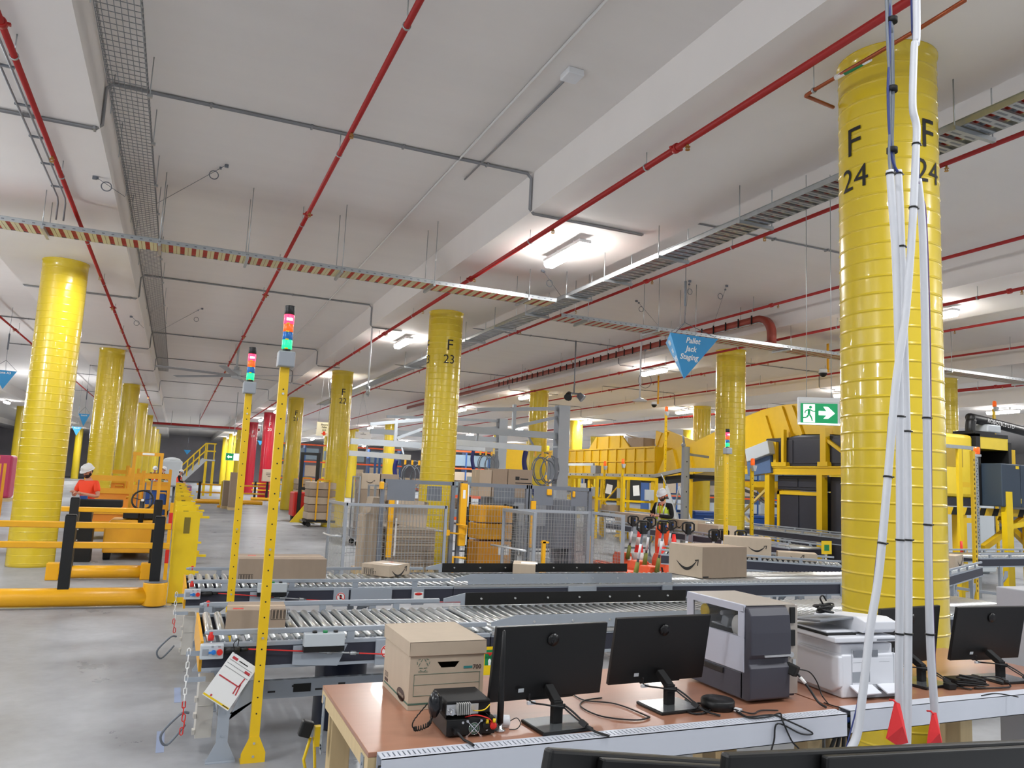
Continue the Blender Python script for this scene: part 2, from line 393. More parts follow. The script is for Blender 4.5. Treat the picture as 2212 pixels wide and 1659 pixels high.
# ------------------------------------------------------------------ grey conduits stepping over the beams
def step_path(Y, x0, x1, dz=.02, r=.015):
    P = []; edges = []
    for x in XC: edges += [(x-1.1, 'd'), (x+1.1, 'u')]
    inb = any(x-1.1 < x0 < x+1.1 for x in XC); z = SOF-dz if inb else SLAB-dz; P.append((x0,Y,z))
    for e, k in sorted(edges):
        if x0 < e < x1:
            xx = e-.02 if k == 'd' else e+.02
            z2 = SOF-dz if k == 'd' else SLAB-dz
            P += [(xx, Y, z), (xx, Y, z2)]; z = z2
    P.append((x1,Y,z)); return P
def conduit(Y, x0, x1, lab, r=.014, double=.034):
    t = thing('conduit_run', lab, 'conduit', (0,0,0))
    for i in range(2 if double else 1):
        P = step_path(Y+i*double, x0, x1, .02); Q = []
        for j, p in enumerate(P):
            p = Vector(p)
            if 0 < j < len(P)-1:
                a, b = Vector(P[j-1]), Vector(P[j+1])
                for s, o_ in ((a, .06), (b, .06)):
                    dd = s-p; L_ = dd.length; Q.append(p+dd/L_*min(o_, L_*.4))
            else: Q.append(p)
        obj('conduit', MB().tube(Q, r, 8), COND, t)
    x = x0+.4; ls = []
    while x < x1-.2: ls.append((x, Y+double/2, (SOF if any(c-1.1 < x < c+1.1 for c in XC) else SLAB)-.021)); x += 1.15
    rep('saddle_clip', MB().bc((0,0,0), (.025, .09, .036)), COND, t, ls); return t
conduit(9.3, -5, 5.9, 'twin grey conduit crossing the near ceiling bay and stepping down the beam')
conduit(18.75, -12, 4.9, 'twin grey conduit on the ceiling behind the striped cable tray')
conduit(26.8, -6, 4.9, 'grey conduit on the ceiling above the large ceiling fan')
conduit(33, -6, 4.9, 'grey conduit on the ceiling behind the large ceiling fan')
conduit(42, -6, 4.9, 'grey conduit in the far part of the aisle ceiling', double=0)
conduit(52, -6, 4.9, 'farthest grey conduit across the aisle ceiling', double=0)
conduit(9.8, 7.2, 12.9, 'grey conduit ending at the lamp row right of the cable ladder', double=0)
conduit(20, 6.3, 21, 'grey conduit feeding the lamps beyond the blue pyramid sign', double=0)
conduit(28.4, 6.4, 30, 'grey conduit feeding the lamps over the yellow sorter', double=0)
conduit(37, 6.4, 30, 'far grey conduit over the back of the sorter', double=0)
xpipe('trunking', 'thin white ceiling trunking running along the middle bay', [(3.06,-3,6.03),(3.06,30,6.03)], .014, WHP, 'trunking', 4)
t = thing('detector_conduit', 'short grey conduit ending in a white junction box on the ceiling', 'conduit', (3.36,6.85,6.03))
obj('conduit', MB().tube([(0,0,0),(0,3.1,0)], .012), COND, t); obj('junction_box', MB().box((-.08,-.22,-.05),(.1,-.02,.02)), WHT, t, bevel=.01)
# ------------------------------------------------------------------ cable tray, ladder, basket
PANEL = mat('tray_cable_red', (176,58,40), .5); PANELY = mat('cream_cable_tinted_slat', (206,196,150), .5)
def cable_tray(Y, z, x0, x1, lab, rods):
    t = thing('cable_tray', lab, 'cable tray', (0,Y,z)); W = .46
    m = MB()
    for s in (0, W): m.box((x0, s-.002, 0), (x1, s+.002, .062)); m.box((x0, s-.012, .06), (x1, s+.012, .064))
    m.m = 1; h = m; x = x0+.1
    while x < x1: h.bc((x, -.003, .03), (.035, .003, .014)); x += .12
    obj('side_rail', m, [GALV, DGRY], t)
    m = MB(); x = x0
    while x < x1: m.box((x, 0, 0), (x+.045, W, .006)); m.box((x+.05, 0, .001), (x+.095, W, .006)); x += .155
    obj('tray_floor', m, PANELY if x0 < 0 else mat('tray_cream_grey', (186,186,172), .4, .3), t)  # left slats cream: reflected yellow light is put into their colour
    for i, (yy, mm, r) in enumerate(((.07, PANEL, .028), (.14, PANEL, .028), (.21, PANEL, .028), (.28, PANEL, .028), (.35, PANEL, .028), (.41, PANEL, .028))):
        obj('tray_cable', MB().cyl((x0, yy, .03), (x1, yy, .03), r, n=6), mm, t)
    for x in rods:
        m = MB().box((x-.02, -.06, -.045), (x+.02, W+.06, -.003))
        top = SOF if any(c-1.1 < x < c+1.1 for c in XC) else SLAB
        for yy in (-.045, W+.045): m.cyl((x, yy, -.05), (x, yy, top-z), .006, n=6)
        obj('trapeze_hanger', m, GALV, t)
    return t
cable_tray(11.95, 5.0, -9, 5.85, 'silver cable tray with red cables, cream slats running to the cable ladder from the left', (-6.2,-4,-1.95,-.5,.7,2.1,3.6,5.3))
cable_tray(12.95, 5.0, 6.45, 30, 'silver cable tray continuing right from the cable ladder', (7,8.6,9.5,12,14.5,17,20))
t = thing('cable_ladder', 'long galvanised cable ladder hanging right of the F columns', 'cable tray', (5.97,0,5.08)); W = .36
m = MB()
for s in (0, W): m.box((s-.003,-3,0),(s+.003,38,.06)); m.box((s-.014,-3,.058),(s+.014,38,.062))
obj('side_rail', m, GALV, t)
proto = obj('rung', MB().box((0,-.04,0),(W,.04,.022)).box((.03,-.012,-.001),(.15,.012,.0)).box((.2,-.012,-.001),(.33,.012,.0)), [GALV, DGRY], t)
for p_ in proto.data.polygons: p_.material_index = 1 if p_.index >= 6 else 0
proto.location = (0, .3, 0)
for i in range(1, 95):
    c = proto.copy(); COL.objects.link(c); c.parent = t; c.location = (0, .3+i*.14, 0)
m = MB()
for i in range(95, 268): m.box((0,.3+i*.14-.04,0),(W,.3+i*.14+.04,.022))
tag(obj('rung_run', m, GALV, t), kind='stuff')
for xx, mm in ((.06,PANEL),(.12,PANEL),(.2,GCAB),(.27,PANEL),(.31,PANELY)): obj('ladder_cable', MB().cyl((xx,-3,.05),(xx,12 if mm is PANEL else 30,.05), .02, n=6), mm, t)
for yy in (4.4,7.2,8.9,10.4,11.7,13.4,15.0,16.8,19,22):
    m = MB().box((-.08,yy-.02,-.05),(W+.08,yy+.02,-.01))
    m.cyl((-.065,yy,-.05),(-.065,yy,SOF-5.08),.007,n=6).cyl((W+.065,yy,-.05),(W+.065,yy,SLAB-5.08 if 6.32 < 5.97+W+.065 else SOF-5.08),.007,n=6)
    obj('trapeze_hanger', m, GALV, t)
t = thing('basket_tray', 'wire mesh cable basket running along the left edge of the middle bay', 'cable tray', (-.97,0,5.62))
m = MB(); Wb = .36
for i in range(8): m.tube([(i*Wb/7,-3,0),(i*Wb/7,34,0)], .0042, 4)
for s in (0, Wb):
    for h in (.05,.1): m.tube([(s,-3,h),(s,34,h)], .003, 4)
y = -3
while y < 34:
    m.tube([(0,y,.1),(0,y,.0),(Wb,y,.0),(Wb,y,.1)], .004, 4); y += .1
obj('wire_mesh', m, mat('mesh_zinc', (136,138,140), .45, .5), t)
for yy in (5.3,6.9,9.1,10.4,11.9,13.2,14.6,16,18,20.5,23): obj('hanger_rod', MB().cyl((-.02,yy,-.02),(-.02,yy,SLAB-5.62),.006,n=6), GALV, t); obj('hanger_rod', MB().cyl((Wb+.02,yy-.6,-.02),(Wb+.02,yy-.6,SLAB-5.62),.006,n=6).bc((Wb+.02,yy-.6,0),(.05,.04,.03)), GALV, t)
# twin conduits beside the left sprinkler pipe
t = thing('conduit_pair', 'pair of grey conduits next to the red pipe at upper left', 'conduit', (-1.78,0,5.46))
for dx in (0, .09): obj('conduit', MB().tube([(dx-.05,-3,0),(dx-.05,12,0),(dx-.05,12.1,-.05),(dx-.05,12.1,-.3)], .012), COND, t)
rep('saddle_clip', MB().bc((0,0,0),(.14,.03,.02)), GCAB, t, [(0,i*.85+.5,0) for i in range(14)])
# suspended tie wires with a coil, on the ceiling
def tie_wire(p, c, e, lab, r=.055):
    p, c, e = Vector(p), Vector(c), Vector(e); p.z -= .006; c.z = min(c.z, p.z-r-.01); e.z = min(e.z, p.z-.02)
    t = thing('tie_wire', lab, 'wire', p, group='coiled tie wires on the ceiling')
    obj('wire', MB().tube([p, e], .004, 4), DGRY, t, True)
    obj('coil', MB().tube(arc(c, r, 0, 2*PI, 18)[:-1], .007, 5, closed=True), DGRY, t, True)
    obj('bracket', MB().bc(p-V(0,0,.02),(.05,.03,.04)).bc(p+(e-p)*.08,(.03,.03,.03)), DGRY, t, True)
for a, b, c, lab in (((490,355),(462,378),(338,440),'coiled tie wire left of the middle of the open ceiling bay'), ((205,380),(230,403),(270,425),'coiled tie wire between the red pipe and the wire basket'),
    ((283,682),(295,698),(310,708),'coiled tie wire on the beam near the two left columns'), ((437,665),(424,690),(345,715),'coiled tie wire near the left end of the conduit above the signal tower')):
    z = SLAB if a[0] > 300 else SOF
    tie_wire(on(*a,z), on(b[0],b[1],z-.1), on(*c,z-.15), lab, .06)
for a, b, c, lab, z in (((1172,582),(1187,612),(1212,640),'coiled tie wire where the two cable trays meet',5.5),((1375,648),(1385,668),(1432,715),'coiled tie wire left of the blue pyramid sign',6.05),((1490,605),(1490,630),(1478,700),'coiled tie wire above the blue pyramid sign',6.05),((1570,615),(1556,640),(1535,720),'coiled tie wire right of the blue pyramid sign',6.05)):
    tie_wire(on(*a,z), on(b[0],b[1],z-.12), on(*c,z-.3), lab, .06)
# far signs, fan
def hvls(c, R, lab):
    t = thing('ceiling_fan', lab, 'fan', c)
    obj('down_rod', MB().cyl((0,0,.2),(0,0,SLAB-c.z), .04, n=10), LGRY, t)
    obj('hub', MB().cyl((0,0,-.08),(0,0,.2), .16, n=16).cyl((0,0,.2),(0,0,.32), .09, n=12), LGRY, t)
    for i in range(6):
        a = i*PI/3+.3; b = obj('fan_blade', MB().bc((R/2+.1,0,0),(R,.2,.02),(.15,0,0)), GRY, t); b.rotation_euler = (0,0,a)
hvls(on(510,812,5.0), 2.5, 'large grey six-blade ceiling fan over the aisle')

t = thing('red_cable_channel', 'rust red cable channel along a beam, its near end curving down', 'cable tray', (11.6,0,0)); Zc = 5.68
P_ = [(0,42,Zc),(0,13.45,Zc)]+[(0,13.45-.4*math.sin(q),Zc-.4*(1-math.cos(q))) for q in [PI/2*i/8 for i in range(1,9)]]+[(0,13.05,5.07)]
obj('channel_cover', MB().tube(P_, .10, 4), mat('channel_red',(150,62,48),.5), t); obj('channel_edge', MB().tube([(x-.05,y,z-.085) for x,y,z in P_], .02, 4), GALV, t)
rep('channel_joint', MB().bc((0,0,0),(.02,.03,.2)), BLKM, t, [(-.085,13.6+.45*i,Zc) for i in range(34)]); rep('channel_hanger', MB().cyl((0,0,.06),(0,0,SLAB-Zc),.008,n=6), GALV, t, [(-.06,14+3*i,Zc) for i in range(8)])
for x, y, lab in ((-.05,12.6,'long pale blue tape mark on the floor behind the end of the near barrier'),(.16,6.9,'short blue tape mark on the floor left of the front conveyor end'),(.05,5.75,'blue tape mark on the floor below the hanging red chain')):
    tag(obj('floor_tape', MB().box((x,y,.0005),(x+.05,y+.45,.0015)), mat('tape_blue',(146,160,190),.6)), lab, 'tape')
# ================================================================== WORK TABLES AND WHAT STANDS ON THEM
TZ = .88
def T(px, py): return on(px, py, TZ)
def sub(name, mb, m, t, **k): return obj(name, mb, m, t, **k)
PLY = mat('film_faced_plywood', (168, 118, 94), .3, var=.1, scale=3, stretch=(1.2, 9, 1), coat=.25)
BRK = mat('zinc_bracket', (160, 168, 176), .4, .5)
def work_table(x0, x1, y0, y1, lab, slots=True):
    t = thing('work_table', lab, 'table', (x0, y0, 0)); X, Y = x1-x0, y1-y0
    sub('tabletop', MB().box((0,0,TZ-.018),(X,Y,TZ)), PLY, t, bevel=.002)
    sub('side_beam', MB().box((.0,.0,TZ-.075),(.035,Y,TZ-.0185)), WOOD, t); sub('side_beam', MB().box((X-.035,0,TZ-.075),(X,Y,TZ-.0185)), WOOD, t)
    sub('front_beam', MB().box((.036,0.02,TZ-.11),(X-.036,.055,TZ-.0185)), WOOD, t); sub('rear_beam', MB().box((.036,Y-.04,TZ-.11),(X-.036,Y-.005,TZ-.0185)), WOOD, t)
    for (a, b) in ((.03,.03),(X-.12,.03),(.03,Y-.12),(X-.12,Y-.12),(X/2-.045,.03),(X/2-.045,Y-.12)):
        sub('leg', MB().box((a+.005,b+.026,0),(a+.095,b+.115,TZ-.076)), WOOD, t, bevel=.004)
    for b in (.05, Y-.09):
        m = MB().box((-.004,b,TZ-.26),(0,b+.045,TZ-.03)).cyl((-.004,b+.022,TZ-.26),(0,b+.022,TZ-.26),.0225,n=16)
        for h in (.06,.12,.2,.25): m.cyl((-.007,b+.022,TZ-h),(-.004,b+.022,TZ-h),.006,n=8)
        sub('corner_bracket', m, BRK, t)
    tx0 = .03; tr = MB(); y_a, y_b, h = -.075, -.004, .10; tx1 = X-.01
    tr.box((tx0,y_a,TZ-h),(tx1,y_a+.003,TZ)).box((tx0,y_b-.003,TZ-h),(tx1,y_b,TZ)).box((tx0,y_a,TZ-h),(tx1,y_b,TZ-h+.003))
    if slots:
        tr.box((tx0,y_a,TZ-.004),(tx1,y_a+.014,TZ+.001)).box((tx0,y_b-.014,TZ-.004),(tx1,y_b,TZ+.001)); x = tx0
        while x < tx1-.01: tr.box((x,y_a+.012,TZ-.003),(x+.0125,y_b-.012,TZ+.001)); x += .0185
    else: tr.box((tx0,y_a,TZ-.003),(tx1,y_b,TZ+.001))
    tk = sub('cable_trunking', tr, mat('trunking_white',(206,210,220),.45,var=.02), t)
    for yy, zz, mm in ((-.055,.075,BLKM),(-.03,.075,GRN),(-.045,.05,BBLU),(-.025,.05,BLKM)): sub('inner_cable', MB().cyl((tx0+.004,yy,TZ-zz),(tx1-.004,yy,TZ-zz),.012,n=8), mm, tk)
    return t
work_table(.716, 2.9, 2.83, 3.755, 'brown plywood work table on pine legs carrying the archive box and label printer')
work_table(2.915, 4.84, 2.86, 3.78, 'second brown plywood work table with two monitors, in front of column F 24', False)
# ------------------------------------------------------------------ archive box
fl = T(880,1536); bw = at(1042,1500,fl.y).x-fl.x; bh = at(886,1388,fl.y).z-TZ; bd = T(826,1480).y-fl.y
t = thing('archive_box', 'cardboard archive storage box with lid and handle hole on the plywood table', 'box', (fl.x, fl.y, TZ+.001))
m = MB(); th = .004
hx0, hx1, hz0, hz1 = bw*.36, bw*.66, bh*.60, bh*.69
m.box((0,0,0),(hx0,th,bh*.93)).box((hx1,0,0),(bw,th,bh*.93)).box((hx0,0,0),(hx1,th,hz0)).box((hx0,0,hz1),(hx1,th,bh*.93))
m.box((0,th,0),(th,bd,bh*.93)).box((bw-th,th,0),(bw,bd,bh*.93)).box((th,bd-th,0),(bw-th,bd,bh*.93)).box((th,th,0),(bw-th,bd-th,.004))
m.add([(hx0,-.0002,hz1),(hx0+.02,-.0002,hz0),(hx0,-.0002,hz0)],[(0,1,2)]).add([(hx1,-.0002,hz1),(hx1,-.0002,hz0),(hx1-.02,-.0002,hz0)],[(0,1,2)])
sub('box_body', m, CARD, t)
m = MB(); e = .007; lz = bh*.79
m.box((-e,-e,lz),(bw+e,-e+.004,bh)).box((-e,bd+e-.004,lz),(bw+e,bd+e,bh)).box((-e,-e,lz),(-e+.004,bd+e,bh)).box((bw+e-.004,-e,lz),(bw+e,bd+e,bh)).box((-e,-e,bh-.004),(bw+e,bd+e,bh))
sub('lid', m, CARD, t, bevel=.002)
m = MB(); PG = mat('print_green', (70,110,96), .7)
def frame(m, x0, z0, x1, z1, y=-.0012, w=.0015):
    for a, b in (((x0,z0),(x1,z0+w)),((x0,z1-w),(x1,z1)),((x0,z0),(x0+w,z1)),((x1-w,z0),(x1,z1))): m.box((a[0],y,a[1]),(b[0],y+.0008,b[1]))
frame(m, bw*.06, bh*.2, bw*.95, bh*.52); m.box((bw*.06,-.0012,bh*.36),(bw*.95,-.0004,bh*.364))
m.box((.0,-.0012,bh*.095),(bw,-.0004,bh*.1)).box((0,-.0012,bh*.075),(bw,-.0004,bh*.09))
m.box((-.0012,0,bh*.095),(-.0004,bd*.95,bh*.1)).box((-.0012,0,bh*.075),(-.0004,bd*.95,bh*.09))
c0 = V(bw*.175,-.001,bh*.665)
for i in range(3):
    a = PI/2+i*2*PI/3; p = c0+V(math.cos(a),0,math.sin(a))*.022; d = V(-math.sin(a),0,math.cos(a))
    for s in (-1, 1): m.bar(p+d*s*.004, p+d*s*.004-V(math.cos(a),0,math.sin(a))*.012+d*s*.008, .002, .0008, (0,1,0))
    for q in (-1,1): m.bar(p+d*.013*q, c0+V(math.cos(a+q*.9),0,math.sin(a+q*.9))*.03, .002, .0008, (0,1,0))
text(m, 'RECYCLED', .009, (bw*.175,-.0012,bh*.555), (1,0,0), (0,0,1))
sub('printed_lines', m, PG, t)
m = MB(); m.box((bw*.72,-.0012,bh*.575),(bw*.84,-.0004,bh*.61)); sub('teal_flash', m, mat('print_teal', (50,130,130), .7), t)
PBM = mat('print_brown', (74,54,48), .7)
m = MB(); text(m, '700', .026, (bw*.905,-.0012,bh*.59), (1,0,0), (0,0,1), bold=True); sub('printed_number', m, PBM, t); m = MB()
for k in range(4): m.box((-.0012,bd*.80,bh*(.26-.022*k)),(-.0004,bd*.93,bh*(.268-.022*k)))
m.box((-.0012,bd*.80,bh*.12),(-.0004,bd*.93,bh*.17))
sub('printed_bars', m, PBM, t); m = MB(); m.lathe([(.001,-.0012),(1,-.0012),(1,-.0004),(.001,-.0004)], c=(0,bd*.27,bh*.135), n=28, axis='x', sc=(.062,.026))
pb = sub('printed_badge', m, PBM, t)
m = MB(); text(m, 'BANKERS BOX', .0135, (-.0016,bd*.27,bh*.135), (0,-1,0), (0,0,1), bold=True); sub('badge_lettering', m, CARD, pb)
# ------------------------------------------------------------------ two-way radio on its power supply
a = T(963,1596); b = T(1068,1588); L = (b-a).length; rz = -.04
t = thing('power_supply', 'black power supply with a round fan grille under the radio', 'power supply', (a.x, a.y, TZ+.001), rz)
ph = at(963,1557,a.y).z-TZ; pd = .235
sub('case', MB().box((0,0,.006),(L,pd,ph)).box((.01,.01,0),(.03,.03,.006)).box((L-.03,.01,0),(L-.01,.03,.006)).box((.01,pd-.03,0),(.03,pd-.01,.006)).box((L-.03,pd-.03,0),(L-.01,pd-.01,.006)), BLK, t, bevel=.002)
fc = (L*.56,-.002,ph*.47)
m = MB(); m.lathe([(.012,-.003),(.013,-.005),(.015,-.003),(.012,-.003)], c=fc, axis='y', n=20); m.lathe([(.0205,-.003),(.0215,-.006),(.0225,-.003),(.0205,-.003)], c=fc, axis='y', n=24)
for s in (-1,1):
    m.bar((fc[0]-.028,-.005,fc[2]+.028*s),(fc[0]+.028,-.005,fc[2]-.028*s),.003)
    for q in (-1,1): m.cyl((fc[0]+.028*s,-.008,fc[2]+.028*q),(fc[0]+.028*s,0,fc[2]+.028*q),.005,n=8)
m.cyl((L*.33,-.003,ph*.82),(L*.33,0,ph*.82),.005,n=8).cyl((L*.83,-.003,ph*.35),(L*.83,0,ph*.35),.005,n=8)
sub('fan_grille', m, CHROME, t); sub('fan', MB().cyl((fc[0],-.001,fc[2]),(fc[0],0,fc[2]),.021,n=20), mat('fan_green', (84,116,96),.5), t)
sub('red_terminal', MB().lathe([(.006,0),(.012,-.004),(.014,-.02),(.008,-.024),(.004,-.024)], c=(L*.93,-.001,ph*.62), axis='y', n=14), REDP, t)
sub('black_terminal', MB().lathe([(.006,0),(.012,-.004),(.014,-.018),(.004,-.02)], c=(L*.79,-.001,ph*.62), axis='y', n=14), BLKM, t)
sub('yellow_sleeve', MB().cyl((L*.80,-.02,ph*.78),(L*.80,-.02,ph*.98),.006,n=10).cyl((L*.94,-.022,ph*.82),(L*.945,-.022,ph*1.02),.006,n=10), SAFE, t)
sub('power_cord', MB().tube(spline([(L*.18,-.002,ph*.42),(L*.2,-.03,ph*.38),(L*.28,-.05,ph*.12),(L*.33,-.07,.006),(L*.36,-.12,.009)]), .0048, 8).bc((L*.18,-.012,ph*.42),(.02,.03,.016)), CABLE, t)
R0 = V(a.x, a.y, TZ)
rh = at(965,1520,a.y).z-TZ-ph
t2 = thing('two_way_radio', 'black two-way radio with finned heat sink on top of the power supply', 'radio', (a.x, a.y+.006, TZ+ph+.002), rz)
rw, rd = L*.93, .2
m = MB(); m.box((.0,.02,.012),(rw,rd,rh*.86)); m.prism([(0,rh*.86),(rw,rh*.86),(rw-.004,rh),(.004,rh)], 'y', .01, rd); m.box((0,.012,0),(.004,rd*.9,.014)); m.box((rw-.004,.012,0),(rw,rd*.9,.014))
sub('radio_case', m, BLKM, t2, bevel=.002)
m = MB(); m.box((rw*.02,.012,.012),(rw*.72,.0205,rh*.8)); sub('rear_plate', m, ALU, t2)
m = MB()
for i in range(7): m.box((rw*(.22+.045*i),-.012,.016),(rw*(.22+.045*i)+.0035,.013,rh*.93))
sub('heat_sink', m, mat('heat_sink_grey', (186,186,182), .45, .4), t2)
sub('aerial_socket', MB().cyl((rw*.11,.013,rh*.42),(rw*.11,-.014,rh*.40),.008,n=12).cyl((rw*.11,.013,rh*.42),(rw*.11,.004,rh*.42),.013,n=12), CHROME, t2)
for pts, mm, nm in ((spline([(rw*.6,.008,rh*.4),(rw*.65,-.02,rh*.5),(rw*.8,-.02,rh*.55),(rw*.93,-.012,rh*.8)]), SAFE, 'yellow_wire'), (spline([(rw*.42,.006,rh*.05),(rw*.6,-.03,rh*.3),(rw*.85,-.034,rh*.1),(rw*.98,-.02,-.012)]), REDP, 'red_wire'), (spline([(rw*.44,.006,rh*.03),(rw*.6,-.036,rh*.15),(rw*.8,-.03,rh*.0),(rw*.84,-.02,-.014)]), BLK, 'black_wire')):
    sub(nm, MB().tube(pts, .0024, 6), mm, t2)
m = MB(); cp_ = V(-.012,.07,rh*.35)
sub('microphone_clip', MB().bc((-.008,.07,rh*.5),(.014,.03,.03)), CHROME, t2)
t3 = thing('hand_microphone', 'black hand microphone clipped to the left side of the radio', 'microphone', (a.x-.034, a.y+.055, TZ+.112), rz)
m = MB(); m.sph((0,0,0),(.024,.03,.05),16,12); sub('microphone_body', m, mat('glossy_black', (24,26,30), .22), t3)
sub('speak_key', MB().bc((.017,-.012,.01),(.012,.02,.05)), BLKM, t3, bevel=.003)
pp = []
for i in range(161):
    q = i/160; base = V(-.02-.075*math.sin(q*PI)-.01*q, .03+.02*q, -.045-.045*q) if q < .6 else None
    c = spline([(-.004,.0,-.046),(-.02,.005,-.075),(-.07,.0,-.085),(-.078,.005,-.06),(-.02,.03,-.005)], 40)[i]; A = 12*2*PI*q
    k = .008 if .12 < q < .55 else .001
    pp.append(c+V(0, math.cos(A*2)*k, math.sin(A*2)*k))
sub('coiled_cord', MB().tube(pp, .0025, 5), BLKM, t3)
p = at(1080,1562,2.93); p.z = TZ; zt = at(1089,1362,p.y).z
t = thing('magnet_antenna', 'tall tapered black antenna standing between the radio and the monitor', 'antenna', (p.x, p.y, TZ+.001))
sub('antenna_mast', MB().lathe([(.0,0.03),(.0125,.03),(.013,.1),(.0105,.26),(.0065,zt-TZ-.004),(.003,zt-TZ)], n=16), BLK, t)
sub('antenna_base', MB().lathe([(.022,.0),(.023,.005),(.01,.010),(.008,.03)], n=20), CHROME, t)
p = T(1072,1575); q = T(1106,1578)
t = thing('cable_clamp', 'small white cylinder with a loose black lead beside the radio', 'adapter', (p.x+.03, p.y+.02, TZ+.024), -.35)
sub('sleeve', MB().lathe([(.012,-.036),(.022,-.034),(.022,.03),(.014,.034),(.014,.03)], axis='x', n=18), WHT, t)
sub('lead', MB().tube(spline([(.034,0,0),(.06,.0,.012),(.075,-.01,-.005),(.06,-.03,-.02),(.03,-.035,-.0215)]), .002, 6), CABLE, t)
# ------------------------------------------------------------------ monitors (backs towards us)
SHB = mat('monitor_back', (13, 13, 14), .45, var=.1, scale=60)
PLATE = mat('stand_plate', (120, 124, 126), .2, .6)
def monitor(p, rz, tilt, label, wdt=.53, hgt=.305, zc=.165, group='flat monitors on the work tables', logo='hp'):
    t = thing('monitor', label, 'monitor', (p.x, p.y, TZ+.001), rz, group)
    sub('stand_base', MB().box((-.115,-.09,0),(.115,.10,.012)), BLK, t, bevel=.003)
    sub('base_plate', MB().box((-.109,-.085,.0122),(.109,.095,.0135)), PLATE, t)
    sub('neck', MB().box((-.022,-.004,.013),(.022,.026,.10)).box((-.028,-.014,.07),(.028,-.0045,.09)).bar((0,.008,.09),(0,.085,.135),.036,.03), BLKM, t, bevel=.003)
    M = Matrix.Translation((0,.075,zc+.05))@Matrix.Rotation(tilt,4,'X')
    h0 = -.13; h1 = hgt+h0
    m = MB(); m.box((-wdt/2,.004,h0),(wdt/2,.024,h1)); m.prism([(-.09,h0-.006),(.13,h0-.006),(.14,h0+.01),(-.1,h0+.01)], 'y', .004, .02); m.xf(M); o = sub('display_housing', m, SHB, t, bevel=.003)
    m = MB(); m.box((-wdt/2+.006,.0241,h0+.012),(wdt/2-.006,.0246,h1-.006)); m.xf(M); sub('screen', m, mat('dark_screen', (12,13,16), .15), t)
    m = MB(); m.lathe([(.001,-.0046),(.026,-.0046),(.026,.004)], c=(.0,0,h1-.06), n=28, axis='y')
    m.xf(M); sub('logo_disc', m, mat('logo_gloss', (9,9,10), .3), t)
    m = MB(); text(m, logo, .034, (0,-.0052,h1-.06), (1,0,0), (.22,0,1)); m.xf(M); sub('logo_lettering', m, mat('logo_grey', (26,26,29), .4), t)
    m = MB(); m.box((-.145,-.0135,h0+.04),(-.12,-.0122,h0+.055)); m.xf(M); sub('port_label', m, LGRY, t)
    m = MB().tube(spline([M@V(-.09,-.01,h0+.03),M@V(-.085,-.02,h0-.0),(-.06,.0,.09),(-.02,-.016,.085),(.012,-.02,.082)]), .004, 6)
    sub('video_lead', m, CABLE, t)
    m = MB().bc(M@V(-.082,-.018,h0-.005),(.035,.014,.012)); sub('white_plug', m, WHT, t)
    m = MB().tube(spline([(.03,-.01,.08),(.05,-.05,.06),(.09,-.12,.014),(.13,-.18,.006)]), .0042, 6).tube(spline([(.022,-.012,.075),(.045,-.05,.05),(.085,-.12,.014),(.125,-.185,.006)]), .0036, 6).bc((.07,-.085,.03),(.03,.03,.02),(.5,.3,.7))
    sub('power_lead', m, CABLE, t); return t
p1 = T(1187,1572)+V(.035,.0,0); monitor(p1, .06, .15, 'black monitor seen from behind, right beside the archive box')
p2 = T(1440,1530)+V(.02,0,0); monitor(p2, .05, .2, 'black monitor seen from behind, in front of the grey label printer')
p3 = T(1995,1478); monitor(p3, .12, .12, 'black monitor seen from behind, directly right of the white office printer')
p4 = T(2155,1470); monitor(p4+V(.04,0,0), -.06, .2, 'black monitor seen from behind, nearest to the right edge of the photo')
# puck, loose leads
p = T(1550,1530)
t = thing('docking_puck', 'flat round black docking box beside the second monitor stand', 'dock', (p.x, p.y, TZ+.001))
sub('dock_body', MB().lathe([(.07,0),(.075,.006),(.075,.036),(.07,.042),(.02,.044)], n=32), BLK, t)
sub('dock_plug', MB().bc((.045,-.085,.012),(.02,.03,.014),(0,0,.4)), WHT, t); sub('dock_lead', MB().tube(spline([(.03,-.07,.014),(.045,-.1,.012),(.09,-.13,.006),(.16,-.1,.006),(.24,-.12,.006)]), .0035, 6), CABLE, t)
def lead(pts, r, lab, z=.0): return tag(obj('loose_lead', MB().tube(spline([T(*q)+V(0,0,r+.002+z) for q in pts], 7), r, 6), CABLE), lab, 'cable', 'loose leads on the work tables')
lead([(1235,1500),(1262,1515),(1330,1523),(1395,1548),(1400,1553),(1370,1558),(1300,1550),(1256,1530),(1262,1516),(1300,1510)], .0032, 'looped thin black lead between the two monitors on the first table')
lead([(1480,1515),(1500,1527),(1530,1540),(1500,1545),(1480,1535),(1510,1522),(1535,1535),(1515,1545)], .0045, 'tangle of thick black leads beside the docking box')
def edge_lead(pts, lab, r=.0035):
    P = []
    for px, py, k in pts: P.append(T(px,py)+V(0,0,r+.004) if k == 0 else at(px, py, 2.83-.082))
    return tag(obj('loose_lead', MB().tube(spline(P,6), r, 6), CABLE), lab, 'cable', 'loose leads on the work tables')
edge_lead([(1590,1540,0),(1618,1555,0),(1660,1552,0),(1685,1545,0),(1690,1556,1),(1710,1600,1),(1728,1625,1),(1700,1655,1)], 'black lead draped over the white trunking below the label printer')
edge_lead([(1592,1537,0),(1615,1552,0),(1668,1548,0),(1700,1556,1),(1755,1583,1),(1730,1585,1),(1680,1563,1),(1672,1600,1),(1660,1640,1)], 'black lead hanging in a long loop in front of the white trunking')
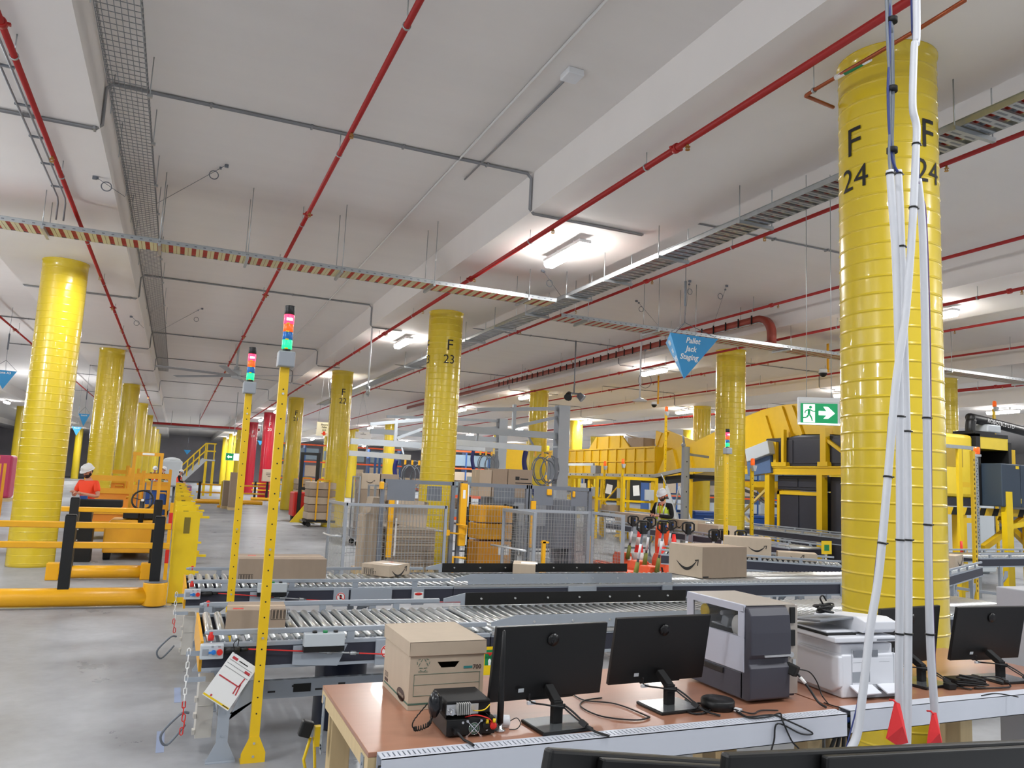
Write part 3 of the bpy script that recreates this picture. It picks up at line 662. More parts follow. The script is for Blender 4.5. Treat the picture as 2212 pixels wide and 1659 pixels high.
# ------------------------------------------------------------------ label printer
fl = T(1612,1521); wz = T(1718,1508).x-fl.x; hz = at(1612,1309,fl.y).z-TZ; dz = .47
t = thing('label_printer', 'large two-tone grey industrial label printer with a side window', 'printer', (fl.x, fl.y, TZ+.001))
PG1 = mat('printer_grey', (176,178,190), .45, var=.02); PG2 = mat('printer_charcoal', (62,62,72), .5, var=.04); PG3 = mat('printer_top', (168,160,152), .4)
m = MB(); m.box((.004,.03,.01),(wz,dz,hz*.30)); sub('lower_body', m, PG2, t, bevel=.006)
m = MB()                                            # side door with a window hole
wx = (dz*.14, dz*.88); wzz = (hz*.66, hz*.93)
m.box((0,.02,hz*.30),(.012,dz,wzz[0])).box((0,.02,wzz[1]),(.012,dz,hz)).box((0,.02,wzz[0]),(.012,wx[0],wzz[1])).box((0,wx[1],wzz[0]),(.012,dz,wzz[1]))
sub('side_door', m, PG1, t, bevel=.004)
m = MB(); m.box((.012,.02,hz*.985),(wz*.985,dz,hz)); m.box((.12,.03,hz*.3),(wz*.985,dz,hz*.985)); sub('printer_case', m, PG3, t, bevel=.004)
sub('window_pane', MB().box((.003,wx[0]-.004,wzz[0]-.004),(.005,wx[1]+.004,wzz[1]+.004)), mat('tinted_window', (90,94,98), .06, alpha=.22), t)
sub('ribbon_spool', MB().lathe([(.012,-.03),(.036,-.03),(.036,-.024),(.016,-.022),(.016,.05)], c=(.05,dz*.73,hz*.82), axis='x', n=22), SAFE, t)
sub('media_roll', MB().lathe([(.02,.02),(.055,.02),(.055,.07),(.02,.07)], c=(.02,dz*.22,hz*.74), axis='x', n=24), WHP, t)
sub('print_head', MB().bc((.07,dz*.45,hz*.76),(.06,.05,.05),(.3,0,0)).cyl((.03,dz*.48,hz*.84),(.11,dz*.48,hz*.84),.013,n=14).box((.05,dz*.3,hz*.69),(.11,dz*.7,hz*.71)), GRY, t, bevel=.004)
sub('media_drive', MB().box((.118,.03,hz*.6),(.1195,dz-.02,hz*.96)), BLKM, t)
m = MB(); pr = [(0,.01),(-.02,.02),(-.024,hz*.36),(-.012,hz*.40),(-.012,hz*.45),(-.03,hz*.5),(-.03,hz*.72),(-.022,hz*.9),(.0,hz*.975),(.05,hz*.99),(.05,.01)]
m.prism([(y,z) for y,z in pr], 'x', .004, wz*.76); sub('front_cover', m, PG2, t, bevel=.006, seg=3)
sub('label_slot', MB().box((wz*.25,-.034,hz*.475),(wz*.74,-.028,hz*.495)), ALU, t)
sub('side_grip', MB().box((-.002,dz*.36,hz*.22),(.002,dz*.86,hz*.28)), BLK, t, bevel=.003)
sub('rear_plate', MB().box((wz*.78,.012,hz*.06),(wz,.03,hz*.985)), PG3, t)
m = MB()
for z0 in (.80, .56): m.box((wz*.84,.004,hz*z0),(wz*.94,.013,hz*(z0+.17)))
sub('port_covers', m, BLK, t, bevel=.003)
m = MB().cyl((wz*.86,.012,hz*.47),(wz*.86,-.0,hz*.47),.013,n=12).box((wz*.9,.008,hz*.36),(wz*.96,.013,hz*.42)).box((wz*.9,.008,hz*.3),(wz*.96,.013,hz*.34)); sub('interface_ports', m, ALU, t)
sub('mains_plug', MB().bc((wz*.8,-.016,hz*.33),(.05,.06,.05),(.3,.2,.5)), BLKM, t, bevel=.006)
sub('mains_lead', MB().tube(spline([(wz*.86,-.03,hz*.30),(wz*.95,-.08,hz*.16),(wz*1.0,-.12,.02),(wz*1.03,-.16,.006)]), .0055, 8), CABLE, t)
sub('lead_label', MB().cyl((wz*.885,-.045,hz*.26),(wz*.925,-.066,hz*.205), .0075, n=10), WHP, t)
sub('thin_lead', MB().tube(spline([(wz*.88,-.02,hz*.33),(wz*1.1,-.03,hz*.30),(wz*1.22,-.04,hz*.2),(wz*1.26,-.06,.03),(wz*1.2,-.12,.006)]), .003, 6), CABLE, t)
# ------------------------------------------------------------------ office printer
fl = T(1812,1510); fr = T(1936,1501); wp = fr.x-fl.x; hp = at(1835,1358,fl.y).z-TZ; dp = .40
t = thing('office_printer', 'white multifunction office printer with an open document feeder', 'printer', (fl.x, fl.y, TZ+.001), -.06)
PW = mat('printer_white', (222,224,230), .38, var=.015)
m = MB(); m.box((.02,.0,.0),(wp,dp*.86,hp*.62)); m.prism([(.0,.16*hp),(.0,hp*.6),(dp,hp*.6),(dp,.1*hp),(dp*.88,.02),(.05,.02)], 'x', 0, .03)
m.box((.03,.02,hp*.6),(wp-.01,dp*.9,hp*.76)); sub('printer_body', m, PW, t, bevel=.008, seg=3)
m = MB(); m.prism([(-.012,hp*.80),(-.012,hp*.88),(dp*.5,hp*.88),(dp*.96,hp*.9),(dp*.96,hp*.8)], 'x', -.03, wp*.98); sub('scanner_deck', m, PW, t, bevel=.006)
m = MB(); m.prism([(.02,hp*.92),(.0,hp*.97),(.0,hp*1.09),(.06,hp*1.14),(dp*.9,hp*1.06),(dp*.92,hp*.91)], 'x', wp*.45, wp*1.0); m.box((-.02,.06,hp*.9),(wp*.5,dp*.9,hp*.93)); sub('document_feeder', m, PW, t, bevel=.006)
sub('feeder_tray', MB().bc((wp*.2,dp*.5,hp*1.05),(wp*.62,dp*.62,.012),(-.12,-.06,0)), mat('feeder_grey', (120,124,130), .5), t, bevel=.003)
sub('paper_gap', MB().box((-.032,.04,hp*.875),(wp*.4,dp*.8,hp*.9)), BLKM, t)
m = MB().box((wp*.25,-.002,hp*.58),(wp*.45,.002,hp*.68)).box((wp*.56,-.002,hp*.58),(wp*.66,.002,hp*.68)).box((wp*.62,-.014,hp*.82),(wp*.95,-.011,hp*.845)); sub('recesses', m, mat('recess_grey', (120,124,132), .6), t)
m = MB().box((wp*.24,-.0015,hp*.5),(wp*.45,.001,hp*.505)).box((wp*.68,-.0015,hp*.5),(wp*.86,.001,hp*.505)).box((wp*.22,-.0015,hp*.18),(wp*.225,.001,hp*.7)).box((wp*.93,-.0015,hp*.1),(wp*.935,.001,hp*.7)).box((wp*.22,-.0015,hp*.175),(wp*.93,.001,hp*.18)); sub('panel_seams', m, GRY, t)
sub('rating_label', MB().box((wp*.23,-.0025,hp*.22),(wp*.52,.001,hp*.37)), GRY, t); sub('rear_door', MB().box((wp*.225,-.0012,hp*.18),(wp*.93,.0005,hp*.56)), PW, t)
for x0, x1 in ((.18,.56),(.64,1.02)):
    sub('tray_flap', MB().bc((wp*(x0+x1)/2,-.03,hp*.135),(wp*(x1-x0),.07,.006),(.42,0,.06)), PW, t)
sub('cassette', MB().box((wp*.3,-.03,.006),(wp*.95,0,hp*.1)), GRY, t); sub('side_ports', MB().box((wp-.001,.03,hp*.2),(wp+.002,.06,hp*.5)), BLK, t)
m = MB(); q0 = V(fl.x+wp*.22, fl.y+dp*.42, TZ+hp*1.09+.02); k = []
for i in range(150):
    q = i/149; A = q*7*2*PI; k.append(q0+V(math.cos(A)*(.055+.012*math.sin(5*A/7)), math.sin(A*1.02)*.03+.012*math.cos(A*.4), .014+.018*math.sin(A*.7)+.012*q))
m.tube(k, .0045, 6); m.tube(spline([q0+V(0,0,.03),q0+V(-.03,.0,.07),q0+V(-.012,.0,.085),q0+V(.01,.0,.06)]), .0045, 6)
tag(obj('coiled_power_cord', m, CABLE), 'coiled black power cord lying on top of the white office printer', 'cable')
# ------------------------------------------------------------------ power bricks on the second table
p = T(2085,1478)
t = thing('power_brick', 'black power brick with tangled leads between the two right monitors', 'power supply', (p.x, p.y, TZ+.001), -.1)
sub('brick', MB().box((-.1,-.04,0),(.1,.05,.034)), BLK, t, bevel=.004)
k = []
for i in range(180):
    q = i/179; A = q*6*2*PI; k.append(V(-.04+math.cos(A)*.1*(1-.3*q)+.02*math.sin(A*.37), -.075+math.sin(A)*.03, .012+.05*abs(math.sin(A*.5))*q+.01*q))
sub('tangled_lead', MB().tube(k, .0042, 6), CABLE, t); sub('hanging_lead', MB().tube(spline([(.05,-.06,.05),(.16,-.06,.045),(.2,-.09,.02),(.16,-.125,.01),(.05,-.12,.008),(-.05,-.1,.006)]), .0045, 6), CABLE, t)
sub('ferrite', MB().bc((.19,-.085,.025),(.03,.02,.018),(0,.5,1.)), BLKM, t, bevel=.005); sub('plug', MB().bc((-.19,-.08,.016),(.05,.04,.03)), BLKM, t, bevel=.004)
lead([(2120,1505),(2150,1500),(2185,1505),(2200,1508)], .003, 'short black lead lying on the white trunking at the right edge')
# ------------------------------------------------------------------ grey cabinet, bin under table
t = thing('grey_cabinet', 'light grey steel cabinet standing behind the rightmost monitor', 'cabinet', (4.97, 2.55, 0))
sub('cabinet_body', MB().box((0,0,.04),(.85,.95,1.32)).box((.03,.03,0),(.82,.92,.04)), mat('cabinet_grey', (172,174,180), .45, var=.02), t, bevel=.006)
sub('cabinet_door', MB().box((.02,-.018,.08),(.83,-.001,1.28)), mat('cabinet_door_grey', (160,162,168), .45, var=.02), t, bevel=.003); sub('handle', MB().cyl((.09,-.04,.6),(.09,-.04,.74),.007).cyl((.09,-.04,.61),(.09,-.017,.61),.005).cyl((.09,-.04,.73),(.09,-.017,.73),.005), CHROME, t)
t = thing('blue_tote', 'blue plastic tote on the floor under the first work table', 'tote', (2.05, 3.02, 0))
sub('tote_body', MB().prism([(.03,.0),(.52,.0),(.55,.42),(0,.42)], 'y', .02, .4), BBLU, t, bevel=.008); sub('tote_rim', MB().box((-.01,.01,.42),(.56,.41,.45)), BBLU, t, bevel=.005)
# ------------------------------------------------------------------ foreground desk and monitors at the lower edge
t = thing('front_desk', 'white desk in front of the camera under two black monitors', 'desk', (.45, .95, 0))
sub('desktop', MB().box((0,0,.85),(2.4,.7,.88)), WHT, t); 
for a, b in ((.02,.02),(2.33,.02),(.02,.63),(2.33,.63)): sub('leg', MB().box((a,b,0),(a+.05,b+.05,.849)), GRY, t)
def fg(px0, py0, px1, py1, Y0, Y1, lab):
    a = at(px0,py0,Y0); b = at(px1,py1,Y1); d = (b-a); L = V(d.x,d.y,0).length; rz = math.atan2(d.y,d.x); zt = (a.z+b.z)/2-TZ; sl = math.atan2(d.z,L)
    t = thing('desk_monitor', lab, 'monitor', (a.x,a.y,TZ+.001), rz)
    M = Matrix.Translation((L/2,0,zt))@Matrix.Rotation(-sl,4,'Y')
    m = MB(); m.box((-L/2,0,-.36),(L/2,.022,0)); m.xf(M); sub('display_housing', m, SHB, t, bevel=.006)
    m = MB(); m.box((-L*.3,-.018,-.3),(L*.42,.0,-.006)); m.xf(M); sub('rear_bulge', m, SHB, t, bevel=.004)
    m = MB(); m.box((-L/2+.008,.0221,-.345),(L/2-.008,.0226,-.01)); m.xf(M); sub('screen', m, mat('dark_screen', (12,13,16), .15), t)
    sub('neck', MB().box((L/2-.03,-.06,.014),(L/2+.03,-.03,zt-.1)).box((L/2-.03,-.05,zt-.14),(L/2+.03,-.018,zt-.1)), BLKM, t); sub('stand_base', MB().box((L/2-.12,-.14,0),(L/2+.12,.09,.014)), BLK, t, bevel=.003)
fg(1187,1620,1600,1647,1.22,1.42,'black monitor back cut off by the bottom edge, left of the pair')
fg(1572,1632,2330,1598,1.16,1.3,'black monitor back cut off by the bottom edge at the lower right')
# ------------------------------------------------------------------ hanging white cable conduits
YH = 2.45; SLV = mat('sleeve_white', (204,206,212), .45, var=.03)
def hang(name, lab, pts, r, m=WHT, ties=(), Y=YH, group='white cable sleeves hanging in front of column F 24', top=True):
    P = [at(px,py,Y) for px,py in pts]
    if top: P = [V(P[0].x,Y,SLAB)]+P
    t = thing(name, lab, 'cable', P[0], group=group)
    sp = spline(P, 6); obj('sleeve' if m is WHT else 'cable', MB().tube(sp, r, 12), SLV if m is WHT else m, t, True)
    for py in ties:
        c = min(sp, key=lambda q: abs(q.z-at(pts[0][0],py,Y).z)); i = sp.index(c); d = (sp[min(i+1,len(sp)-1)]-sp[max(i-1,0)]).normalized()
        obj('cable_tie', MB().cyl(c-d*.004, c+d*.004, r+.003, n=14).bc(c+V(r+.006,-.004,0),(.012,.008,.006)), BLK, t, True)
    return t
hang('cable_sleeve', 'left one of the two middle white cable sleeves, ending straight down', [(1922,368),(1927,440),(1935,560),(1942,800),(1944,1000),(1944,1250),(1942,1480),(1945,1665)], .0165, ties=(375,905,1158,1365), top=False)
hang('cable_sleeve', 'right one of the two middle white cable sleeves, touching its twin', [(1940,368),(1944,440),(1948,560),(1955,800),(1960,1000),(1962,1250),(1961,1480),(1958,1665)], .0165, ties=(376,538,922,1165,1372), top=False, Y=YH+.035)
hang('cable_sleeve', 'white cable sleeve bending away to the lower left across the column', [(1980,0),(1975,100),(1972,180),(1972,236),(1980,275),(1978,337),(1973,449),(1966,560),(1955,690),(1935,830),(1918,1030),(1899,1235),(1882,1342),(1872,1425),(1862,1512),(1852,1584),(1836,1622),(1815,1670)], .0165, ties=(315,455,1030,1190), Y=YH-.04)
hang('cable_sleeve', 'rightmost white cable sleeve hanging down to the second red flag', [(1983,388),(1990,455),(1995,560),(2000,800),(2003,1000),(2005,1200),(2010,1400),(2019,1540),(2022,1665)], .0165, ties=(912,1145,1375), top=False, Y=YH+.02)
t = hang('cable_bundle', 'bundle of grey cables with black bands above the two middle sleeves', [(1922,0),(1926,60),(1928,200),(1926,290),(1927,325),(1932,370)], .010, GCAB, Y=YH+.015, group='loose cables above the hanging sleeves')
for dx, mm in ((.012,mat('cable_dark_blue',(40,56,120),.5)),(-.012,GCAB)): obj('cable', MB().tube(spline([at(1923,0,YH)+V(dx,.012,1.6),at(1923,0,YH)+V(dx,.012,0),at(1926,200,YH)+V(-dx*.6,.014,0),at(1927,330,YH)+V(dx*.6,.01,0),at(1931 + (8 if dx > 0 else -8),372,YH)]), .006, 8), mm, t, True)
for py in (44, 193, 325): c = at(1927,py,YH+.015); obj('velcro_band', MB().cyl(c-V(0,0,.012),c+V(0,0,.012),.024,n=14), BLKM, t, True)
hang('data_cable', 'thin blue cable beside the bending white sleeve near the ceiling', [(1969,0),(1971,55),(1974,120),(1968,200),(1984,330),(1983,400)], .005, mat('cable_dark_blue',(40,56,120),.5), Y=YH+.03, group='loose cables above the hanging sleeves')
hang('data_cable', 'thin violet cable running down along the rightmost white sleeve', [(1984,392),(1992,425),(2001,470),(2009,700),(2012,1000),(2014,1250),(2021,1450),(2028,1600)], .003, mat('cable_violet',(110,84,130),.5), Y=YH+.01, top=False, group='loose cables above the hanging sleeves')
hang('data_cable', 'thin blue cable along the lower left white sleeve', [(1920,900),(1908,1060),(1890,1235),(1872,1400),(1852,1520),(1832,1600),(1815,1660)], .0028, mat('cable_dark_blue',(40,56,120),.5), Y=YH-.02, top=False, group='loose cables above the hanging sleeves')
for (pts, lab) in (([(1935,1516),(1944,1520),(1950,1545),(1962,1605),(1938,1610),(1916,1596)], 'red warning flag tied to the middle pair of hanging sleeves'), ([(2016,1540),(2023,1540),(2035,1600),(2036,1612),(2004,1612),(2008,1580)], 'red warning flag tied to the rightmost hanging sleeve')):
    m = MB(); P = [at(px,py,YH-.03) for px,py in pts]; c = sum(P, V(0,0,0))/len(P)+V(0,-.02,0); n = len(P)
    m.add(P+[c]+[q+V(0,.006,0) for q in P]+[c+V(0,.006,0)], [(i,(i+1)%n,n) for i in range(n)]+[(n+1+(i+1)%n,n+1+i,2*n+1) for i in range(n)]+[(i,n+1+i,n+1+(i+1)%n,(i+1)%n) for i in range(n)], False)
    q = max(P, key=lambda v: v.z); m.tube([q+V(0,-.002,-.005), q+V(0,.012,.004), q+V(0,.03,.0)], .004, 6)
    tag(obj('warning_flag', m, mat('flag_red', (232,52,56), .7, emit=0)), lab, 'flag', 'red flags on the sleeves')

t = thing('cable_bundle', 'black cables hanging down in the gap between the two work tables', 'cable', (2.9,2.79,.8))
for i in range(4): obj('cable', MB().tube(spline([(-.03+.02*i,.0,.0),(-.06+.05*i,.06,-.2),(-.1+.03*i,.12,-.5),(-.2+.12*i,.2,-.786)]), .009, 6), CABLE, t)
# ================================================================== ROLLER CONVEYORS
DNV = mat('conveyor_navy', (46,48,62), .55); CGY = mat('conveyor_grey', (156,164,174), .4, var=.03)
def rollers(t, L, W, z, pitch=.075, r=.025, x0=.05, n=None):
    pr = None; i = 0
    while x0+i*pitch < L-.03 and (n is None or i < n):
        if pr is None:
            o = obj('roller', MB().cyl((0,.03,0),(0,W-.03,0), r, n=14).cyl((0,.012,0),(0,W-.012,0), .008, n=6), STEEL, t); pr = o.data
        else: o = bpy.data.objects.new('roller', pr); COL.objects.link(o); o.parent = t
        o.location = (x0+i*pitch, 0, z-r); i += 1
def conveyor(lab, loc, L, W, z=.75, legs=(), low=True, tall=None, pitch=.075, r=.025, end=False, rz=0, boxes=(), joints=()):
    t = thing('roller_conveyor', lab, 'conveyor', loc, rz)
    rollers(t, L, W, z, pitch, r)
    for y in (0, W):
        s = -1 if y == 0 else 1
        a, b = (y-.035, y+.008) if y == 0 else (y-.008, y+.035)
        obj('side_beam', MB().box((0,a,z-.17),(L,b,z-.045)), DNV, t)
        obj('beam_edge', MB().box((0,a-.006,z-.045),(L,b+.006,z-.022)).box((0,a-.006,z-.19),(L,b+.006,z-.17)), CGY, t)
        if low:
            x0, x1 = low if isinstance(low, tuple) else (.0, L); e = MB()
            yy = y-.02 if y == 0 else y+.02
            e.box((x0+.03,yy-.018,z+.03),(x1-.03,yy+.018,z+.062)); e.cyl((x0+.03,yy,z+.046),(x0,yy,z+.046),.018,.01,n=8)
            gr = obj('guide_rail', e, CGY, t, bevel=.004)
            rep('rail_support', MB().box((0,-.014,-.03),(.05,.014,.03)), CGY, gr, [(x0+.3+.62*i, yy, z) for i in range(int((x1-x0-.4)/.62)+1)])
        if tall:
            x0, x1 = tall; yy = y-.02 if y == 0 else y+.02; o_, i_ = (yy-.01, yy+.004) if y == 0 else (yy+.01, yy-.004)
            hgt = .105
            m = MB(); m.prism([(x0,z+.03),(x0+.16,z+.03+hgt*.0),(x0+.16,z+.0),(x1,z+.0),(x1,z+hgt),(x0+.2,z+hgt),(x0,z+.06)], 'y', min(o_,yy), max(o_,yy)); sg = obj('side_guard', m, CGY, t)
            m = MB(); m.box((x0+.2,min(yy,i_),z-.0),(x1,max(yy,i_),z+hgt+.002)); obj('guard_liner', m, BLKM, sg)
            rep('guard_bolt', MB().cyl((0,-.016,0),(0,.016,0),.009,n=8), ALU, sg, [(x0+.35+.33*i, yy, z+.055) for i in range(int((x1-x0-.45)/.33)+1)])
            m = MB().box((x0,yy-.03 if y == 0 else yy+.012,z-.03),(x1,yy-.012 if y == 0 else yy+.03,z-.008)); obj('sensor_channel', m, ALU, t)
    for x in legs:
        for y in (-.03, W+.03):
            m = MB().box((x-.035,y-.025,.12),(x+.035,y-.018,z-.17)).box((x-.035,y-.0179,.12),(x-.029,y+.02,z-.17))
            m.prism([(x-.035,.12),(x+.035,.12),(x+.09,.006),(x-.09,.006)], 'y', y-.025, y-.018); m.box((x-.09,y-.05,0),(x+.09,y+.04,.006))
            m.prism([(x+.03,z-.5),(x+.12,z-.26),(x+.22,z-.26),(x+.22,z-.36),(x+.09,z-.46),(x+.035,z-.46)], 'y', y-.018, y-.012)
            for h in (.16,.3,z-.3): m.cyl((x,y-.03,h),(x,y-.025,h),.008,n=8)
            obj('leg', m, CGY, t)
        obj('cross_member', MB().box((x-.02,0,.2),(x+.02,W,.25)), CGY, t)
    for (x, w_) in joints:
        obj('joint_cover', MB().box((x,-.06,z-.2),(x+w_,-.036,z-.03)), CGY, t, bevel=.004)
    if end: obj('yellow_end_plate', MB().box((-.018,.0,z-.2),(0,W,z-.01)), SAFE2, t)
    return t
XA, YA = .27, 5.53
c2 = conveyor('front roller conveyor end section nearest the work tables, with yellow end plate', (XA,YA,0), 1.98, 1.08, legs=(.16,), end=True, joints=((1.12,.16),), pitch=.082, r=.029)
c2b = conveyor('front roller conveyor long section with black side guards behind the monitors', (XA+1.99,YA,0), 6.4, 1.08, legs=(.7,2.6,4.6,6.1), low=False, tall=(.0,2.55))
XB, YB = .2, 7.97
c1 = conveyor('rear roller conveyor end section under the long brown carton', (XB,YB,0), 2.6, .96, legs=(.2,1.75), end=True, joints=((1.35,.15),(1.52,.42),(2.15,.13)), pitch=.08, r=.028)
c1b = conveyor('rear roller conveyor long section with black side guards before the wire fence', (XB+2.61,YB,0), 7.1, .96, legs=(.8,3,5.2,6.8), low=False, tall=(.0,2.75), joints=((1.35,.36),(2.6,.14),(5.4,.4)))
for t, pars in ((c2,(1,0)),(c1,(0,0))):
    x = 0
    cp0 = obj('control_panel', MB().box((-.02,-.1,.645),(.12,-.042,.735)), LGRY, t, bevel=.006)
    obj('isolator_knob', MB().cyl((.06,-.1,.69),(.06,-.115,.69),.014,n=14).bc((.045,-.113,.69),(.03,.01,.012)), mat('knob_blue',(40,120,200),.4), cp0)
    obj('stop_button', MB().cyl((.096,-.1,.69),(.096,-.122,.69),.018,n=16), REDP, cp0)
    obj('panel_label', MB().box((-.008,-.1012,.67),(.03,-.1,.71)).box((.045,-.1012,.718),(.06,-.1,.728)).box((.085,-.1012,.718),(.1,-.1,.728)), GRY, cp0)
    obj('cord_switch', MB().cyl((.12,-.07,.69),(.22,-.07,.692),.022,n=12).cyl((.22,-.07,.692),(.27,-.07,.694),.012,n=10), BLK, t)
    obj('beacon', MB().lathe([(.018,.75),(.02,.775),(.012,.79),(.014,.80),(.006,.805)], c=(.04,-.03,0), n=14), REDP, t)
    obj('rear_beacon', MB().lathe([(.018,.78),(.02,.8),(.012,.812),(.014,.82),(.006,.825)], c=(.06,1.1 if t is c2 else .98,0), n=14), REDP, t)
    m = MB(); m.box((-.1,-.05,.66),(.0,-.044,.69)).box((-.09,-.05,.50),(.03,-.044,.53)); obj('chain_bracket', m, CGY, t)
    m = MB().tube(spline([(-.06,.1,.2),(-.16,.05,.1),(-.2,.0,.18),(-.1,-.02,.3),(-.05,0,.3)]), .008, 8); obj('grey_cable', m, GCAB, t)
    m = MB().box((-.0,.06,.12),(.10,.3,.47)).box((.0,.055,.32),(.1,.06,.325)); 
    for zz in (.16,.26,.36): m.bc((-.01,.08,zz),(.02,.05,.03))
    obj('gearmotor_box', m, mat('putty_grey',(196,192,184),.5), t, bevel=.006)
# plastic chains hanging from the conveyor ends
def chain(p, n, lab, nred):
    t = thing('plastic_chain', lab, 'chain', p, group='red and white chains on the conveyor ends')
    for i in range(n):
        m = MB(); a = PI/2*(i % 2)
        P = [V(math.cos(a)*x, math.sin(a)*x, z) for x, z in ((.009,.016),(.0,.025),(-.009,.016),(-.009,-.016),(0,-.025),(.009,-.016))]
        m.tube(P, .0036, 6, closed=True); o = obj('chain_link', m, REDP if i >= n-nred else WHP, t); o.location = (0 if i < n-4 else .006*(i % 3), 0, -.04*i)
    return t
chain(V(.27-.085,5.53-.047,.685), 13, 'white and red plastic chain hanging off the front conveyor end', 5)
chain(V(.2-.085,7.97-.047,.685), 9, 'white and red plastic chain hanging off the rear conveyor end', 3)
# start boxes with buttons, no-touch signs
def button_box(t, x):
    obj('button_box', MB().box((x,-.115,.70),(x+.27,-.045,.785)), LGRY, t, bevel=.006); obj('button_box_base', MB().box((x,-.112,.665),(x+.27,-.045,.699)), BLK, t)
    for i, mm in enumerate((BLK, GRN, BLK)): obj('push_button', MB().cyl((x+.07+.07*i,-.08,.785),(x+.07+.07*i,-.08,.798),.016,n=14), mm, t)
    obj('box_bracket', MB().prism([(x-.06,.58),(x-.06,.7),(x+.3,.7),(x+.24,.56)], 'y', -.062, -.046), CGY, t)
button_box(c2, .62); button_box(c1, .62)
for t, x in ((c2,1.2),(c1,1.42)):
    m = MB().lathe([(.036,-.002),(.043,-.002),(.043,0),(.036,0),(.036,-.002)], c=(x,-.0605,.64), axis='y', n=26).bar((x-.026,-.062,.665),(x+.026,-.062,.615),.007,.002,(0,1,0)); obj('prohibition_ring', m, REDP, t)
    sf = obj('sign_face', MB().cyl((x,-.0602,.64),(x,-.0608,.64),.045,n=24), WHP, t); obj('pictogram', MB().bc((x,-.0615,.635),(.02,.001,.03)).cyl((x,-.0612,.655),(x,-.062,.655),.009,n=10), INK, sf)
for x in (2.22,):
    obj('danger_label', MB().box((x-.05,-.0615,.6),(x+.05,-.0605,.68)), WHP, c1); obj('danger_band', MB().lathe([(.001,-.001),(1,-.001),(1,0)], c=(x,-.0617,.66), axis='y', n=20, sc=(.042,.014)), REDP, c1)
# emergency pull cords
def cord(a, b, c, lab):
    t = thing('pull_cord', lab, 'cord', a, group='red emergency pull cords along the conveyors')
    obj('red_cord', MB().tube([a, a+(b-a)*.45], .005, 6).tube([a+(b-a)*.72, b, c], .005, 6), REDP, t, True)
    obj('turnbuckle', MB().tube([a+(b-a)*.45, a+(b-a)*.72], .007, 6).cyl(a+(b-a)*.5, a+(b-a)*.54, .014, n=8).cyl(a+(b-a)*.66, a+(b-a)*.7, .014, n=8), GALV, t, True)
cord(V(.54,5.46,.694), V(1.55,5.44,.62), V(2.9,5.44,.585), 'red emergency pull cord along the front conveyor')
cord(V(.47,7.9,.694), V(1.6,7.88,.6), V(3.2,7.88,.57), 'red emergency pull cord along the rear conveyor')
# lock-out tag on the front conveyor
a, b, c, d = at(503,1408,5.42), at(556,1443,5.42), at(492,1536,5.42), at(437,1500,5.42)
t = thing('info_tag', 'white card tag hanging tilted on the front conveyor with a red sketch', 'tag', a)
M4 = [a,b,c,d]; obj('card', MB().add([q for q in M4]+[q+V(0,.003,0) for q in M4], [(0,1,2,3),(7,6,5,4),(0,4,5,1),(1,5,6,2),(2,6,7,3),(3,7,4,0)]), WHP, t, True)
ux = (b-a); uy = (d-a); ev = V(0,-.0012,0)
def tp(u, v): return a+ux*u+uy*v+ev
m = MB()
for p_, q_ in (((.07,.51),(.84,.51)),((.84,.51),(.86,.31)),((.80,.52),(.82,.68)),((.86,.45),(.92,.68))): m.bar(tp(*p_), tp(*q_), .008, .001, (0,1,0))
m.bar(tp(.1,.08),tp(.3,.08),.016,.001,(0,1,0)).bar(tp(.72,.2),tp(.92,.2),.016,.001,(0,1,0)).bar(tp(.22,.92),tp(.28,.92),.012,.001,(0,1,0)); obj('red_print', m, mat('print_red',(190,60,66),.7), t, True)
m = MB().bar(tp(.0,.965),tp(1,.965),.011,.001,(0,1,0)); obj('yellow_band', m, SAFE, t, True)
m = MB().bar(tp(.36,.08),tp(.7,.08),.006,.001,(0,1,0)).bar(tp(.05,.14),tp(.95,.14),.0015,.001,(0,1,0)).bar(tp(.05,.22),tp(.95,.22),.0015,.001,(0,1,0)).bar(tp(.05,.3),tp(.95,.3),.0015,.001,(0,1,0)).bar(tp(.75,.965),tp(.97,.965),.005,.0015,(0,1,0)); obj('black_print', m, INK, t, True)
obj('tie', MB().tube(spline([a+ux*.1+V(0,-.002,0),a+V(.0,-.01,.05),a+V(.03,.02,.075),a+V(.03,.03,.03)]), .003, 6), BLK, t, True)
